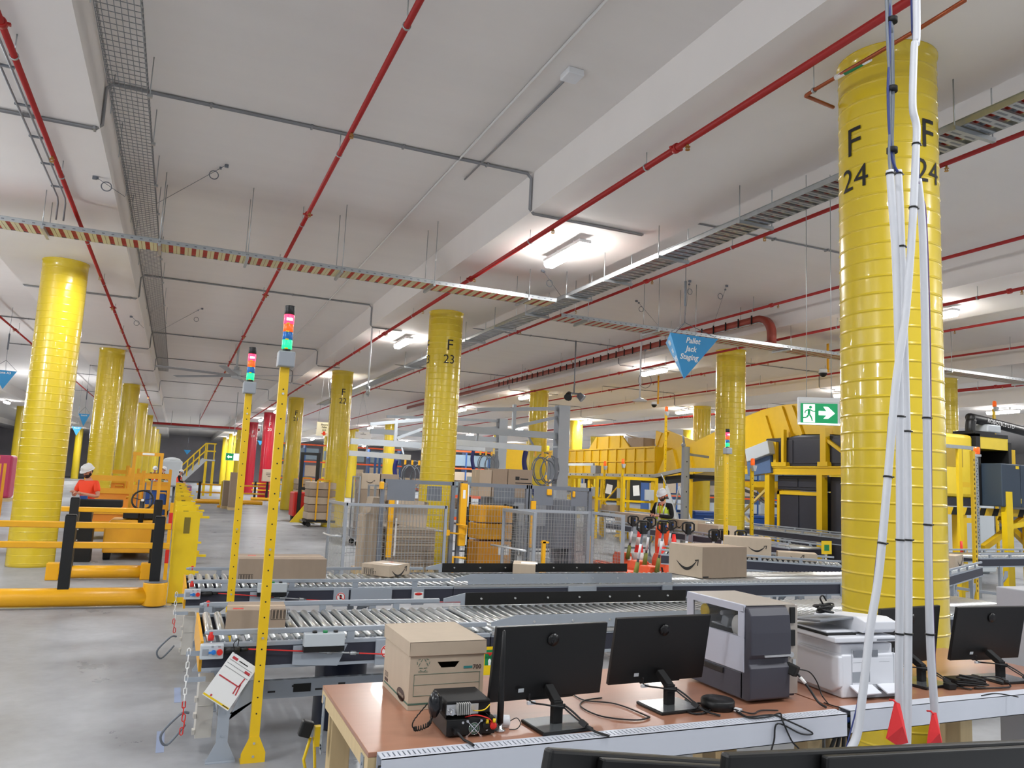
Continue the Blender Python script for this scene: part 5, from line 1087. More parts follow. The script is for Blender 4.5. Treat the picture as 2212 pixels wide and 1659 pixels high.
# ================================================================== FENCES AND GUARDS
def fence(lab, pts, h, z0=.1, post=.05, sx=.06, sz=.12, m_=GRY, plates=(), topbar=.05, group='grey mesh fence panels', wr=.0024, name='mesh_fence', posts=True):
    p0 = Vector(pts[0]); t = thing(name, lab, 'fence', (p0.x,p0.y,0), 0, group)
    for i in range(len(pts)-1):
        a, b = V(pts[i][0],pts[i][1],0), V(pts[i+1][0],pts[i+1][1],0); d = b-a; L = d.length; d.normalize()
        obj('top_rail', MB().bar(a+V(0,0,h-topbar/2), b+V(0,0,h-topbar/2), post, topbar), m_, t, True); obj('bottom_rail', MB().bar(a+V(0,0,z0), b+V(0,0,z0), post*.8, .04), m_, t, True)
        w_ = MB(); n = int(L/sx)
        for k in range(1, n): q = a+d*(L*k/n); w_.bar(q+V(0,0,z0), q+V(0,0,h-topbar), wr*2)
        k = z0+sz
        while k < h-topbar: w_.bar(a+V(0,0,k), b+V(0,0,k), wr*2); k += sz
        obj('wire_mesh', w_, GALV, t, True)
    if posts:
        for i, q in enumerate(pts): obj('post', MB().box((q[0]-post/2,q[1]-post/2,0),(q[0]+post/2,q[1]+post/2,h+.002)).box((q[0]-.07,q[1]-.05,0),(q[0]+.07,q[1]+.05,.008)), m_, t, True)
    for (x0,x1,za,zb,y) in plates: obj('sheet_plate', MB().box((x0,y-.006,za),(x1,y+.006,zb)), DGRY, t, True)
    return t
hP = 1.36
t = fence('low grey mesh pen at the left end of the fence, open on its left', [(2.74,14.95),(2.79,13.7),(4.62,13.7)], hP)
obj('push_bar', MB().tube([(2.60,14.5,.78),(2.56,14.4,.78),(2.58,13.85,.78),(2.76,13.72,.78)], .018, 8), ALU, t, True)
t = fence('low grey mesh pen in front of the guard at the middle, U shaped', [(5.6,11.95),(5.65,13.4),(7.3,13.15)], hP)
obj('push_bar', MB().tube([(5.3,13.1,.72),(5.35,12.9,.72),(5.58,12.2,.70)], .018, 8), ALU, t, True)
fence('low grey mesh panel at the right end of the fence beside the pallet jacks', [(7.36,13.1),(7.35,12.0)], hP, sx=.055, sz=.055)
# tall machine guard
YG = 14.05; HT = 1.8
t = fence('tall dark grey machine guard door with sheet plate, left of the yellow latch', [(3.5,YG),(4.86,YG)], HT, post=.07, m_=DGRY, plates=((3.58,4.1,1.42,1.74,YG-.04),(4.5,4.8,1.42,1.7,YG+.5)), topbar=.07, group='tall machine guard panels', name='machine_guard')
obj('door_strip', MB().box((3.62,YG-.08,.4),(3.72,YG-.04,1.42)), SAFE2, t, True); obj('white_strip', MB().box((3.76,YG-.08,.42),(3.79,YG-.05,1.1)).box((3.76,YG-.08,1.3),(3.79,YG-.05,1.42)), WHP, t, True); obj('hinge_cap', MB().bc((3.47,YG-.04,1.68),(.08,.08,.14)), SAFE2, t, True, bevel=.015)
t = fence('tall dark grey machine guard bay right of the yellow latch', [(5.0,YG),(6.4,YG)], HT, post=.07, m_=DGRY, plates=((5.85,6.3,1.4,1.74,YG+.4),), topbar=.07, group='tall machine guard panels', name='machine_guard')
obj('latch_column', MB().box((4.97,YG-.14,.62),(5.1,YG-.05,1.78)), SAFE2, t, True, bevel=.008); obj('latch_strip', MB().box((5.11,YG-.13,.64),(5.13,YG-.09,1.0)).box((5.11,YG-.13,1.35),(5.13,YG-.09,1.76)), WHP, t, True); obj('latch_handle', MB().tube([(4.72,YG-.1,.86),(5.08,YG-.22,.84),(5.1,YG-.2,1.0),(4.9,YG-.16,1.02)], .018, 8).bc((4.74,YG-.11,.86),(.1,.06,.1)), SAFE2, t, True); obj('grip', MB().cyl((4.5,YG-.08,.9),(4.68,YG-.1,.88),.018,n=10), ALU, t, True); obj('hook', MB().tube([(5.05,YG-.14,.1),(4.88,YG-.14,.1),(4.88,YG-.14,.42),(5.12,YG-.18,.40)], .025, 8), SAFE2, t, True); obj('sticker', MB().box((5.01,YG-.142,1.5),(5.06,YG-.1405,1.66)), WHP, t, True)
t = fence('tall dark grey machine guard at the right with two grey plates', [(6.45,YG),(7.8,YG)], HT-.0, post=.07, m_=DGRY, plates=((6.52,6.95,1.42,1.74,YG-.04),(7.35,7.72,1.42,1.72,YG-.04)), topbar=.07, group='tall machine guard panels', name='machine_guard')
obj('door_strip', MB().box((6.46,YG-.09,.6),(6.56,YG-.045,1.5)), SAFE2, t, True); obj('hinge_cap', MB().bc((6.85,YG-.06,1.68),(.1,.06,.12)).bc((7.4,YG-.06,1.66),(.05,.06,.12)), SAFE2, t, True, bevel=.015)
fence('tall grey guard panel closing the right side of the machine', [(7.84,YG+.05),(8.3,15.6)], 1.78, post=.06, m_=DGRY, topbar=.07, group='tall machine guard panels', name='machine_guard')
fence('grey mesh cage row behind the tall guard, left half', [(5.9,18.4),(8.2,18.5)], 1.7, m_=DGRY, sx=.1, group='tall machine guard panels', name='machine_guard')
fence('grey mesh cage row behind the tall guard, right half', [(8.3,18.5),(10.2,18.6)], 1.7, m_=DGRY, sx=.1, group='tall machine guard panels', name='machine_guard')
# stacks inside the guard
def pallet(t, w_, d, m_=WOOD):
    m = MB()
    for i in range(7): m.box((w_*i/7+.01,0,.115),(w_*(i+1)/7-.015,d,.135))
    for y in (0,d/2-.05,d-.1): m.box((0,y,.02),(w_,y+.1,.114)); 
    for x in (0,w_/2-.05,w_-.1): m.box((x,0,0),(x+.1,d,.02))
    obj('pallet', m, m_, t)
t = thing('flat_carton_stack', 'stack of flattened brown cartons seen through the tall guard door', 'cartons', (3.72,14.35,0)); pallet(t, .95, 1.0)
for i in range(16): obj('flat_carton', MB().box((.02*(i%3),0,.14+i*.048),(.94-.01*(i%2),.98,.14+i*.048+.042)), CARD2 if i % 3 else CARD, t)
t = thing('leaning_carton', 'two large cardboard sheets leaning on the flattened carton stack', 'cartons', (3.8,14.4,.93)); obj('carton_sheet', MB().bc((.35,.2,.25),(.8,.02,.5),(-.2,.12,0)), CARD, t); obj('carton_sheet', MB().bc((.15,.32,.3),(.35,.02,.62),(-.2,-.3,0)), CARD2, t)
t = thing('carton_column', 'tall upright cardboard column at the left of the guard door', 'cartons', (3.26,14.35,0)); obj('pallet', MB().box((0,0,0),(.36,.8,.12)), WOOD, t); obj('carton_wall', MB().prism([(0,.12),(.36,.12),(.36,1.45),(.16,1.45),(.12,1.2),(.0,1.1)], 'y', .02, .5), CARD, t)
t = thing('tote_machine', 'orange yellow crates stacked on a dark rack behind the guard', 'crates', (5.75,15.0,0)); obj('rack', MB().box((0,0,0),(.9,.7,.1)).bar((.03,.65,.1),(.03,.65,1.5),.06).bar((.87,.65,.1),(.87,.65,1.5),.06).box((.8,.0,.1),(.9,.6,1.35)), BLKM, t)
for i, (z, h) in enumerate(((.1,.52),(.66,.32),(1.0,.34))): obj('crate', MB().box((.02,.0,z),(.78,.6,z+h)), CARTY if i else mat('crate_ochre',(206,140,30),.5), t, bevel=.02)
obj('number_plate', MB().box((.48,-.006,.35),(.72,0,.55)), WHP, t); mb = MB(); text(mb, '17', .14, (.6,-.0075,.51), (1,0,0), (0,0,1), bold=True); obj('number', mb, INK, t)
for i, (x, y, lab) in enumerate(((6.1,12.6,'yellow jack stand inside the middle mesh pen'),(7.7,13.8,'yellow hand truck frame beside the right mesh panel'))):
    t = thing('jack_stand', lab, 'stand', (x,y,0)); obj('stem', MB().box((-.03,-.03,.25),(.03,.03,.85)).box((-.05,-.03,.8),(.09,.03,.83)), SAFE2, t); obj('foot_frame', MB().tube([(-.16,0,.02),(-.14,0,.2),(-.04,0,.28),(.04,0,.28),(.14,0,.2),(.16,0,.02)], .03, 8), SAFE2, t)
# cartons piles behind
def pile(lab, p, rows, rz=0, base=True):
    for (dx, dy, z, w_, d, h, m_, l2) in rows:
        carton(lab+' '+l2, V(p.x+dx, p.y+dy, z), V(p.x+dx+w_, p.y+dy, z), h, d, m_, (), group='cartons stacked behind the fence')
def cage(lab, x, y, w_, d, h, n=5, cargo=CARD):
    t = thing('roll_cage', lab, 'roll cage', (x,y,0), 0, 'roll cages behind the fence')
    for cx in (.06,w_-.06):
        for cy in (.06,d-.06): m = MB(); wheel(m, cx, cy, .07); m.bc((cx,cy,.14),(.06,.06,.04)); obj('caster', m, BLKM, t)
    obj('cage_base', MB().box((0,0,.16),(w_,d,.2)), GRY, t); m = MB()
    for cx in (0,w_):
        for cy in (0,d): m.bar((cx,cy,.2),(cx,cy,h),.035)
    for z in (h,h*.6,.4):
        m.bar((0,d,z),(w_,d,z),.03); m.bar((0,0,z),(0,d,z),.03); m.bar((w_,0,z),(w_,d,z),.03)
    k = 1
    while k*.12 < w_: m.bar((k*.12,d,.2),(k*.12,d,h),.008); k += 1
    k = 1
    while k*.12 < d: m.bar((0,k*.12,.2),(0,k*.12,h),.008); m.bar((w_,k*.12,.2),(w_,k*.12,h),.008); k += 1
    obj('cage_frame', m, GRY, t)
    return t
a = at(775,1080,20.5)
cage('roll cage full of cartons right of column F 22', a.x, 20.5, 1.1, .9, 1.8); 
Z = .21
for i in range(4):
    for j in range(2):
        h = .42; carton('carton in the roll cage right of column F 22, %s layer, %s' % (['bottom','second','third','top'][i], ['left','right'][j]), V(a.x+.05+.52*j,20.56,Z), V(a.x+.05+.52*j+.49,20.56,Z), h, .7, CARD if (i+j)%2 else CARD2, (('smile_front',.5,.5,.25),) if (i+j)%2 else (), group='cartons stacked behind the fence')
    Z += .425
t = thing('tall_trolley', 'grey mesh trolley with a dark label strip behind the low left pen', 'trolley', (4.6,19.2,0)); m = MB()
for x in (0,1.0):
    for y in (0,.7): m.bar((x,y,.15),(x,y,1.62),.05)
for z in (.2,.6,1.0,1.6): m.bar((0,0,z),(1,0,z),.04).bar((0,.7,z),(1,.7,z),.04).bar((0,0,z),(0,.7,z),.04).bar((1,0,z),(1,.7,z),.04)
for k in range(1,10): m.bar((k*.1,0,.2),(k*.1,0,1.4),.008)
obj('trolley_frame', m, GRY, t); obj('label_strip', MB().box((.3,-.03,1.5),(.75,-.021,1.58)), DGRY, t)
for x in (.05,.95): m = MB(); wheel(m,x,.1,.08); wheel(m,x,.6,.08); obj('caster', m, BLKM, t)
# big cartons standing on the machine bed behind the guard
t = thing('machine_bed', 'grey machine bed behind the tall guard carrying big cartons', 'machine', (6.55,16.0,0)); obj('bed', MB().box((0,0,.4),(2.0,1.0,1.5)), DGRY, t, bevel=.02); rep('bed_leg', MB().box((0,.05,0),(.1,.95,.4)), DGRY, t, [(.05,0,0),(1.85,0,0)]); obj('control_face', MB().box((.4,-.02,.9),(1.2,0,1.4)), GRY, t)
for i, (px0, px1, py, m_, lab) in enumerate(((1035,1062,1014,CARD,'leftmost of the big cartons above the guard, half hidden'),(1063,1096,1012,CARD2,'second of the big cartons above the guard'),(1097,1150,1013,CARD2,'rightmost printed big carton above the guard'))):
    p = at(px0,1040,16.2); q = at(px1,1040,16.2); p.z = q.z = 1.502; h = at(px0,py,16.2).z-1.5
    carton(lab, p+V(.003,0,0), q-V(.003,0,0), h, .5, m_, (('print',.3,.62,.1,.08),('print',.5,.64,.2,.03),('print',.3,.5,.4,.02)) if i == 2 else (), group='big cartons above the guard')
# ------------------------------------------------------------------ pallet jacks and cones
JOR = mat('jack_orange', (236,92,52), .45); OLV = mat('jack_olive', (120,124,50), .5)
def pjack(lab, x, y, rz, h=1.2, lean=.18):
    t = thing('pallet_jack', lab, 'pallet jack', (x,y,0), rz, 'electric pallet jacks')
    obj('chassis', MB().prism([(-.17,.06),(-.17,.28),(-.12,.42),(.12,.42),(.17,.28),(.17,.06)], 'y', .05, .38), JOR, t, bevel=.02)
    obj('chassis_label', MB().box((.02,.045,.26),(.12,.0495,.34)), WHP, t)
    for x_ in (-.105,.105): obj('fork', MB().box((x_-.06,.38,.06),(x_+.06,1.45,.12)), JOR, t)
    for x_ in (-.1,.1): m = MB(); m.cyl((x_-.03,.12,.09),(x_+.03,.12,.09),.09,n=14); obj('wheel', m, BLKM, t)
    a = V(0,.02,.3); b = V(0,.02-lean,h-.16); d = (b-a).normalized()
    obj('tiller_base', MB().cyl(a, a+d*.3, .05, .035, n=10), OLV, t); obj('tiller_bar', MB().cyl(a+d*.3, b, .022, n=10), DGRY, t); obj('tiller_stripe', MB().cyl(a+d*.36, a+d*.62, .0235, n=10), WHT, t)
    m = MB(); m.tube([b+V(-.05,0,-.02),b+V(-.13,0,.03),b+V(-.13,0,.14),b+V(-.08,0,.17),b+V(.08,0,.17),b+V(.13,0,.14),b+V(.13,0,.03),b+V(.05,0,-.02)], .018, 8, closed=True); m.bc(b+V(0,0,.05),(.09,.07,.2)); obj('tiller_head', m, BLK, t, bevel=.004)
    obj('tiller_button', MB().bc(b+V(.02,-.04,.08),(.03,.012,.03)), BBLU, t)
jk = [(1359,1117,.1,1.22,'farthest left'),(1395,1120,-.2,1.2,'second from the left, behind a cone'),(1376,1128,.5,1.16,'front left, leaning, in front of the first cone'),(1422,1128,.2,1.18,'middle, in front of the second cone'),(1442,1126,-.3,1.2,'just right of the middle one'),(1476,1131,.0,1.18,'right of the third cone')]
for (px, py, rz, h, lab), Yj in zip(jk, (14.9,13.2,11.6,12.3,14.6,12.4)): p = at(px,py,Yj); pjack('orange pallet jack with black tiller, '+lab, p.x, p.y, rz*.3, p.z+.02)
for (px, py, rz, h, lab) in ((1531,1144,.2,12.5,'left of the three behind the big smile carton'),(1553,1144,-.2,13.5,'middle of the three behind the big smile carton'),(1588,1146,.0,12.1,'rightmost, before the sorter column')): p = at(px,py,h); pjack('orange pallet jack with black tiller, '+lab, p.x, p.y, rz*.3, p.z)
for px, py, lab in ((1379,1147,'left'),(1428,1150,'middle'),(1456,1157,'right')):
    p = on(px,py,.9); t = thing('traffic_cone', 'orange and white traffic cone among the pallet jacks, the %s one' % lab, 'cone', (p.x+.28,p.y+.4,0), 0, 'traffic cones among the pallet jacks')
    r = lambda z: .14*(1-z/.98)+.02
    CO = mat('cone_orange',(250,52,44),.5); obj('cone_base', MB().box((-.2,-.2,0),(.2,.2,.04)), CO, t, bevel=.02); obj('cone_body', MB().lathe([(r(.04)+.01,.04),(r(.3),.3),(r(.6),.6),(r(.9),.9)], n=20), CO, t)
    for z0, z1 in ((.22,.40),(.56,.74)): obj('white_sleeve', MB().lathe([(r(z0)+.0025,z0),(r(z1)+.0025,z1)], n=20), WHP, t)
# ------------------------------------------------------------------ jib cranes
def jib(lab, cpx, cpy, Y, armpx, top=True, hang_=True):
    c = at(cpx,cpy,Y); w_ = .15; t = thing('jib_crane', lab, 'crane', (c.x,Y,0), 0, 'grey jib cranes with vacuum lifters')
    JG = mat('jib_grey',(164,170,176),.42,var=.02)
    obj('crane_column', MB().box((-w_,-w_,0),(w_,w_,c.z)).box((-.3,-.3,0),(.3,.3,.03)), JG, t); m = MB()
    for z in (c.z*.45,c.z*.56,c.z*.72): m.box((-w_-.012,-w_-.012,z),(w_+.012,w_+.012,z+.04))
    obj('column_bands', m, JG, t); obj('dark_edge', MB().box((-w_-.002,-w_+.02,c.z*.45),(-w_,w_-.02,c.z)), DGRY, t)
    a2 = at(armpx[0],armpx[1],Y)-V(c.x,Y,0); z1 = armpx[2]
    obj('jib_arm', MB().bar((-w_-.001,0,z1),(a2.x,0,z1+.0),.1,.16), JG, t)
    obj('tie_arm', MB().bar((-w_-.001,0,c.z-.08),(a2.x+.5,0,z1+.5),.07,.09), JG, t); obj('brace', MB().bar((-w_-.001,0,c.z-.3),(a2.x*.45,0,z1+.16),.05,.08), JG, t); obj('king_post', MB().bar((a2.x*.47,0,z1+.08),(a2.x*.47,0,z1+.7),.08), JG, t)
    obj('trolley_rail', MB().bar((-.7,-.3,z1-.36),(a2.x,.1,z1-.32),.1,.14), ALU, t); obj('rail_badge', MB().bc((a2.x*.55,-.16,z1-.34),(.2,.01,.08)), mat('badge_blue',(60,90,150),.5), t)
    obj('rail_hangers', MB().bar((-.9,-.27,z1-.29),(-.9,0,z1-.08),.04).bar((a2.x*.8,.05,z1-.26),(a2.x*.8,0,z1-.08),.04), GRY, t)
    if hang_:
        hx = -.55
        for i in range(5):
            r = .22+.05*(i%3); obj('hose_loop', MB().tube([V(hx+.1*i-.2+r*.9*math.cos(q), -.35+.05*i, z1-.85-.06*(i%2)+r*1.25*math.sin(q)) for q in [2*PI*k/26 for k in range(26)]], .014, 6, closed=True), GCAB, t)
        obj('hose_hooks', MB().bar((hx-.3,-.3,z1-.43),(hx-.3,-.3,z1-.56),.05).bar((hx-.1,-.3,z1-.43),(hx-.1,-.3,z1-.56),.05).bar((hx+.1,-.3,z1-.43),(hx+.1,-.3,z1-.56),.05), SAFE2, t)
        k = MB(); k.tube(spline([(hx-.55,-.3,z1-.44),(hx-.58,-.3,z1-.75),(hx-.45,-.35,z1-1.2),(hx-.15,-.4,z1-1.65),(hx+.25,-.45,z1-1.85)]), .06, 10); obj('vacuum_hose', k, mat('hose_blue',(22,28,96),.5), t)
        obj('control_box', MB().box((-w_-.12,-.2,z1-1.1),(-w_-.002,.2,z1-.55)), DGRY, t, bevel=.02)
    return t
jib('grey jib crane column right of the big cartons above the guard', 1215, 877, 17.6, (985,930,3.05))
jib('second grey jib crane, its column left of the first one', 1085, 905, 24.5, (800,930,3.25))
jib('grey jib crane with its arm in front of column F 22, behind column F 23', 938, 900, 21.2, (758,945,2.75))
# ================================================================== THE YELLOW SORTER (runs away from us along x = 16.5)
XS = 16.5
def yz(pts, X=XS): return [(ax(px,py,X).y, ax(px,py,X).z) for px,py in pts]
t = thing('sorter_machine', 'long yellow panel wall of the sorter with ribbed panels', 'sorter', (XS,0,0))
y0, y1 = 24.7, 36.0; zb, zt = 2.34, 3.4
obj('panel_wall', MB().box((.0,y0,zb),(1.5,y1,zt)), CHUTE, t); 
for i in range(17):
    y = y0+.05+i*.7; obj('panel_rib', MB().box((-.05,y,zb),(0,y+.06,zt)), CHUTE, t)
obj('panel_rail', MB().box((-.055,y0,zt-.03),(0,y1,zt+.03)).box((-.045,y0,(zb+zt)/2-.02),(-.0005,y1,(zb+zt)/2+.02)), CHUTE, t)
obj('raised_panel', MB().prism([(26.6,zt+.03),(27.2,zt+.52),(29.3,zt+.52),(29.9,zt+.03)], 'x', -.02, .05), CHUTE, t)
for y in (27.3,28.2,29.2): obj('raised_rib', MB().box((-.06,y-.03,zt+.03),(-.0205,y+.03,zt+.52)), CHUTE, t)
t = thing('sorter_chute', 'curved yellow covered chute climbing to the right of the sorter', 'chute', (XS,0,0))
outer = yz([(1418,1028),(1440,975),(1500,955),(1560,925),(1610,900),(1650,884),(1690,875),(1740,870),(1800,870)]); 
inner = yz([(1800,938),(1735,938),(1700,945),(1665,960),(1620,975),(1560,1005),(1520,1020),(1480,1030),(1450,1030)])
m = MB(); m.prism(outer+inner, 'x', 0, 1.5); obj('chute_side', m, CHUTE, t)
for (a, b) in (((1655,900),(1672,955)),((1690,880),(1712,945)),((1712,878),(1735,940)),((1485,965),(1500,1025)),((1455,972),(1468,1030)),((1560,935),(1575,1000))):
    p, q = ax(*a,XS), ax(*b,XS); obj('chute_rib', MB().bar(p+V(-.04,0,0), q+V(-.04,0,0), .12, .08, (1,0,0)), CHUTE, t, True)
i2 = [ax(px,py,XS) for px,py in ((1800,940),(1735,940),(1700,947),(1665,962),(1620,978))]
obj('chute_belt', MB().tube([q+V(-.03,0,-.05) for q in i2], .07, 4), DGRY, t, True)
p, q = ax(1622,985,XS-.3), ax(1672,966,XS-.3); m = MB(); m.bar(p, q, .4, .42, (1,0,0)); obj('drive_cover', m, LGRY, t, True, bevel=.02); obj('drive_base', MB().bar(p+V(.1,.1,-.36), q+V(.1,.1,-.5), .5, .3, (1,0,0)), mat('drive_blue',(84,110,150),.5), t, True)
def hopper(lab, pts, dx, th=.06, fold=()):
    t = thing('hopper_flap', lab, 'hopper', (XS+.3,0,0), 0, 'open yellow hopper plates on the sorter'); P = yz(pts, XS+.3); m = MB(); m.prism(P, 'x', dx, dx+th); obj('plate', m, CHUTE, t)
    c = sum([p[0] for p in P])/len(P); 
    for (a, b) in fold: p_, q_ = ax(*a,XS+.3), ax(*b,XS+.3); obj('plate_fold', MB().bar(V(dx-.03,p_.y,p_.z), V(dx-.03,q_.y,q_.z), .05, .06, (1,0,0)), CHUTE, t)
hopper('yellow hopper plate standing open, left one above the panel wall', [(1374,958),(1376,927),(1392,933),(1408,938),(1412,938),(1402,960)], .9)
hopper('large yellow hopper plate standing open, right one beside the tall beacon pole', [(1400,970),(1418,926),(1440,935),(1480,951),(1500,960),(1498,978),(1430,978)], .4, fold=(((1412,934),(1400,966)),((1424,932),(1412,970))))
t = thing('torn_carton', 'torn brown carton lying on top of the sorter panel wall', 'carton', ax(1385,972,XS+.5)); t.location.z = 3.402; m = MB(); m.bc((0,0,.2),(.7,.8,.4),(.0,0,.3)); m.bc((-.1,.2,.42),(.7,.5,.02),(.3,.1,.2)); obj('carton_body', m, CARD2, t); t.location.z = 3.41
# deck, edge channel and posts
t = thing('sorter_deck', 'grey edged walkway deck below the yellow sorter panels', 'platform', (0,0,0))
obj('deck_channel', MB().box((15.3,23.0,2.22),(15.42,36,2.34)), GALV, t); obj('deck_plate', MB().box((15.42,23.0,2.22),(18.1,36,2.3)), mat('deck_brown',(120,84,30),.6), t)
m = MB()
for k in range(26): m.cyl((15.297,23.3+k*.5,2.28),(15.3,23.3+k*.5,2.28),.028,n=8)
obj('channel_holes', m, INK, t)
a, b = ax(1450,1018,15.4), ax(1413,1048,15.4); obj('ramp_channel', MB().bar(V(15.36,21.4,2.5), V(15.36,23.2,2.26), .12, .12).bar(V(15.36,19.2,2.5), V(15.36,21.4,2.5), .12, .12), GALV, t); obj('ramp_tray', MB().bar(V(16,21.2,2.3), V(16,24,2.1), 1.2, .12), BLKM, t)
for k, y in enumerate((19.3,21.3,23.3,25.6,27.9,30.2,32.5,34.8)): obj('deck_post', MB().box((15.42,y-.09,0),(15.6,y+.09,2.22)).box((15.36,y-.16,0),(15.66,y+.16,.03)), POLE, t)
for y in (25.6,30.2): obj('cross_brace', MB().bar((15.5,y,.5),(15.5,y+2.3,1.95),.05).bar((15.5,y,1.95),(15.5,y+2.3,.5),.05), POLE, t)
obj('mid_rail', MB().box((15.46,23.3,1.0),(15.54,34.8,1.1)), POLE, t)
# right part: main beam, frames, dark cabinets
t = thing('steel_mezzanine', 'heavy yellow steel beam and frames right of the sorter column', 'frame', (0,0,0)); XF = 16.2
obj('main_beam', MB().box((XF,13.2,2.42),(XF+.2,20.6,2.46)).box((XF,13.2,2.62),(XF+.2,20.6,2.66)).box((XF+.03,13.2,2.46),(XF+.17,20.6,2.62)), POLE, t)
for (px, pyt, k) in ((1673,955,1),(1690,928,1)):
    a = ax(px,pyt,XF); obj('upright', MB().box((XF,a.y-.05,2.66),(XF+.12,a.y+.05,a.z)).box((XF-.02,a.y-.16,2.66),(XF+.2,a.y+.16,2.78)), POLE, t)
a = ax(1777,925,XF); obj('upright', MB().box((XF,a.y-.1,2.66),(XF+.16,a.y+.1,a.z)).box((XF-.02,a.y-.18,2.66),(XF+.2,a.y+.18,2.78)), POLE, t); obj('knee_brace', MB().bar((XF+.08,a.y-.05,3.4),(XF+.08,a.y-1.2,2.7),.09).bar((XF+.08,18.9,2.7),(XF+.08,18.2,3.3),.09), POLE, t)
for y in (13.4,16.35,18.4): obj('frame_post', MB().box((XF,y-.1,0),(XF+.2,y+.1,2.42)), POLE, t)
obj('cross_brace', MB().bar((XF+.1,18.5,.4),(XF+.1,20.8,2.0),.07).bar((XF+.1,18.5,2.0),(XF+.1,20.8,.4),.07), mat('brace_cream',(214,190,110),.5), t)
def cab(lab, y0, y1, z0, z1, X=16.45):
    t = thing('dark_cabinet', lab, 'cabinet', (X,y0,0), 0, 'dark machine cabinets under and over the yellow beam'); L = y1-y0
    obj('cabinet_body', MB().box((0,0,z0),(1.1,L,z1)), NAVY, t, bevel=.02); obj('door_panel', MB().box((-.02,.05,z0+.08),(0,L/2-.02,z1-.08)).box((-.02,L/2+.02,z0+.08),(0,L-.05,z1-.08)), mat('door_navy',(46,48,60),.4), t, bevel=.01)
    return t
t = cab('dark cabinet with a yellow door frame under the beam', 16.5, 18.2, .0, 1.95); obj('door_frame', MB().box((-.05,.0,.3),(-.021,.1,1.95)).box((-.05,1.6,.3),(-.021,1.7,1.95)).box((-.05,0,1.85),(-.021,1.7,1.95)), POLE, t)
t = cab('low dark cabinet strip directly under the yellow beam', 16.5, 18.2, 1.99, 2.4, 16.42)
t = cab('tall dark cabinet standing on the beam behind the uprights', 16.3, 18.6, 2.661, 3.5, 16.33)
t = cab('dark cabinet on the beam close to column F 24', 14.2, 16.1, 2.661, 3.5, 16.33); t = cab('dark cabinet under the beam close to column F 24', 14.2, 16.2, .0, 2.38, 16.45)
# lower chute below the beam
t = thing('lower_chute', 'yellow lower chute under the beam beside the sorter column', 'chute', (17.2,0,0)); P = yz([(1600,1040),(1680,1040),(1680,1062),(1665,1070),(1650,1075),(1635,1060),(1600,1048)],17.2); obj('chute_side', MB().prism(P,'x',0,.9), CHUTE, t); P = [ax(px,py,17.2) for px,py in ((1600,1052),(1635,1064),(1652,1080),(1680,1090))]; obj('chute_belt', MB().tube([q+V(-.05,0,-.05) for q in P], .06, 4), DGRY, t, True)
for y in (18.9,21.0): obj('support_leg', MB().box((.1,y,0),(.2,y+.1,2.4)), POLE, t)
# step ladder, bins, gantry post
def wbin(lab, p, rz=0):
    t = thing('wheelie_bin', lab, 'bin', p, rz, 'blue wheeled bins behind the sorter column'); obj('bin_body', MB().add([(-.55,-.35,.16),(.55,-.35,.16),(.55,.35,.16),(-.55,.35,.16),(-.68,-.45,1.05),(.68,-.45,1.05),(.68,.45,1.05),(-.68,.45,1.05)],[(0,3,2,1),(4,5,6,7),(0,1,5,4),(1,2,6,5),(2,3,7,6),(3,0,4,7)]), BBLU, t, bevel=.03); obj('bin_lid', MB().box((-.71,-.48,1.05),(.71,.48,1.14)), BBLU, t, bevel=.03); obj('bin_rim', MB().box((-.7,-.49,1.0),(.7,-.46,1.06)), BBLU, t)
    for x in (-.45,.45):
        for y in (-.3,.3): m = MB(); wheel(m, x, y, .08); obj('caster', m, BLKM, t)
p = on(1648,1150,.25); wbin('blue wheeled bin right of the sorter column behind the cross brace', V(17.95,20.0,0), .1)
wbin('blue wheeled bin left of the sorter column behind the step ladder', V(17.2,22.9,0), .1)
t = thing('step_ladder', 'aluminium step ladder leaning beside the sorter column', 'ladder', (14.75,20.35,0)); 
obj('ladder_rails', MB().bar((0,0,.02),(-.35,.6,1.95),.05,.09).bar((.55,.1,.02),(.2,.7,1.95),.05,.09), ALU, t)
for k in range(6): q = (k+1)/7; obj('step', MB().bar((-.35*q,.6*q,1.95*q),(.55-.35*q,.1+.6*q,1.95*q),.12,.03), ALU, t)
obj('hand_loop', MB().tube([(-.35,.6,1.95),(-.45,.75,2.3),(-.4,.85,2.3)], .02, 6), GRY, t); obj('rear_rails', MB().bar((-.35,.6,1.95),(-.2,1.5,.02),.04).bar((.2,.7,1.95),(.4,1.6,.02),.04), ALU, t)
t = thing('grey_post', 'grey steel post with a small lamp arm in front of the sorter chute', 'post', (12.55,17.4,0)); zt = at(1483,965,17.4).z; obj('post_body', MB().box((-.09,-.06,0),(.09,.06,zt)), GRY, t); obj('lamp_arm', MB().tube([(-.05,0,zt),(-.08,0,zt+.2),(-.1,0,zt+.28)], .03, 8).sph((-.08,0,zt+.04),.06), GRY, t); obj('side_arm', MB().bar((.09,0,zt-.2),(.75,0,zt-.24),.06), GRY, t); m = MB()
for z in range(6): m.cyl((.0,-.062,.6+z*.4),(.0,-.0605,.6+z*.4),.02,n=8)
obj('holes', m, INK, t)
t = thing('paper_bracket', 'grey bracket frame on the deck edge left of the grey beacon', 'bracket', ax(1250,1010,15.3)); t.location.z = 2.345; obj('bracket_frame', MB().box((.0,-1.2,0),(.08,-1.1,.3)).box((.0,1.0,0),(.08,1.1,.3)).box((0,-1.2,.3),(.08,1.1,.4)), LGRY, t); obj('end_box', MB().box((-.1,-1.6,.0),(.15,-1.2,.3)), GRY, t)
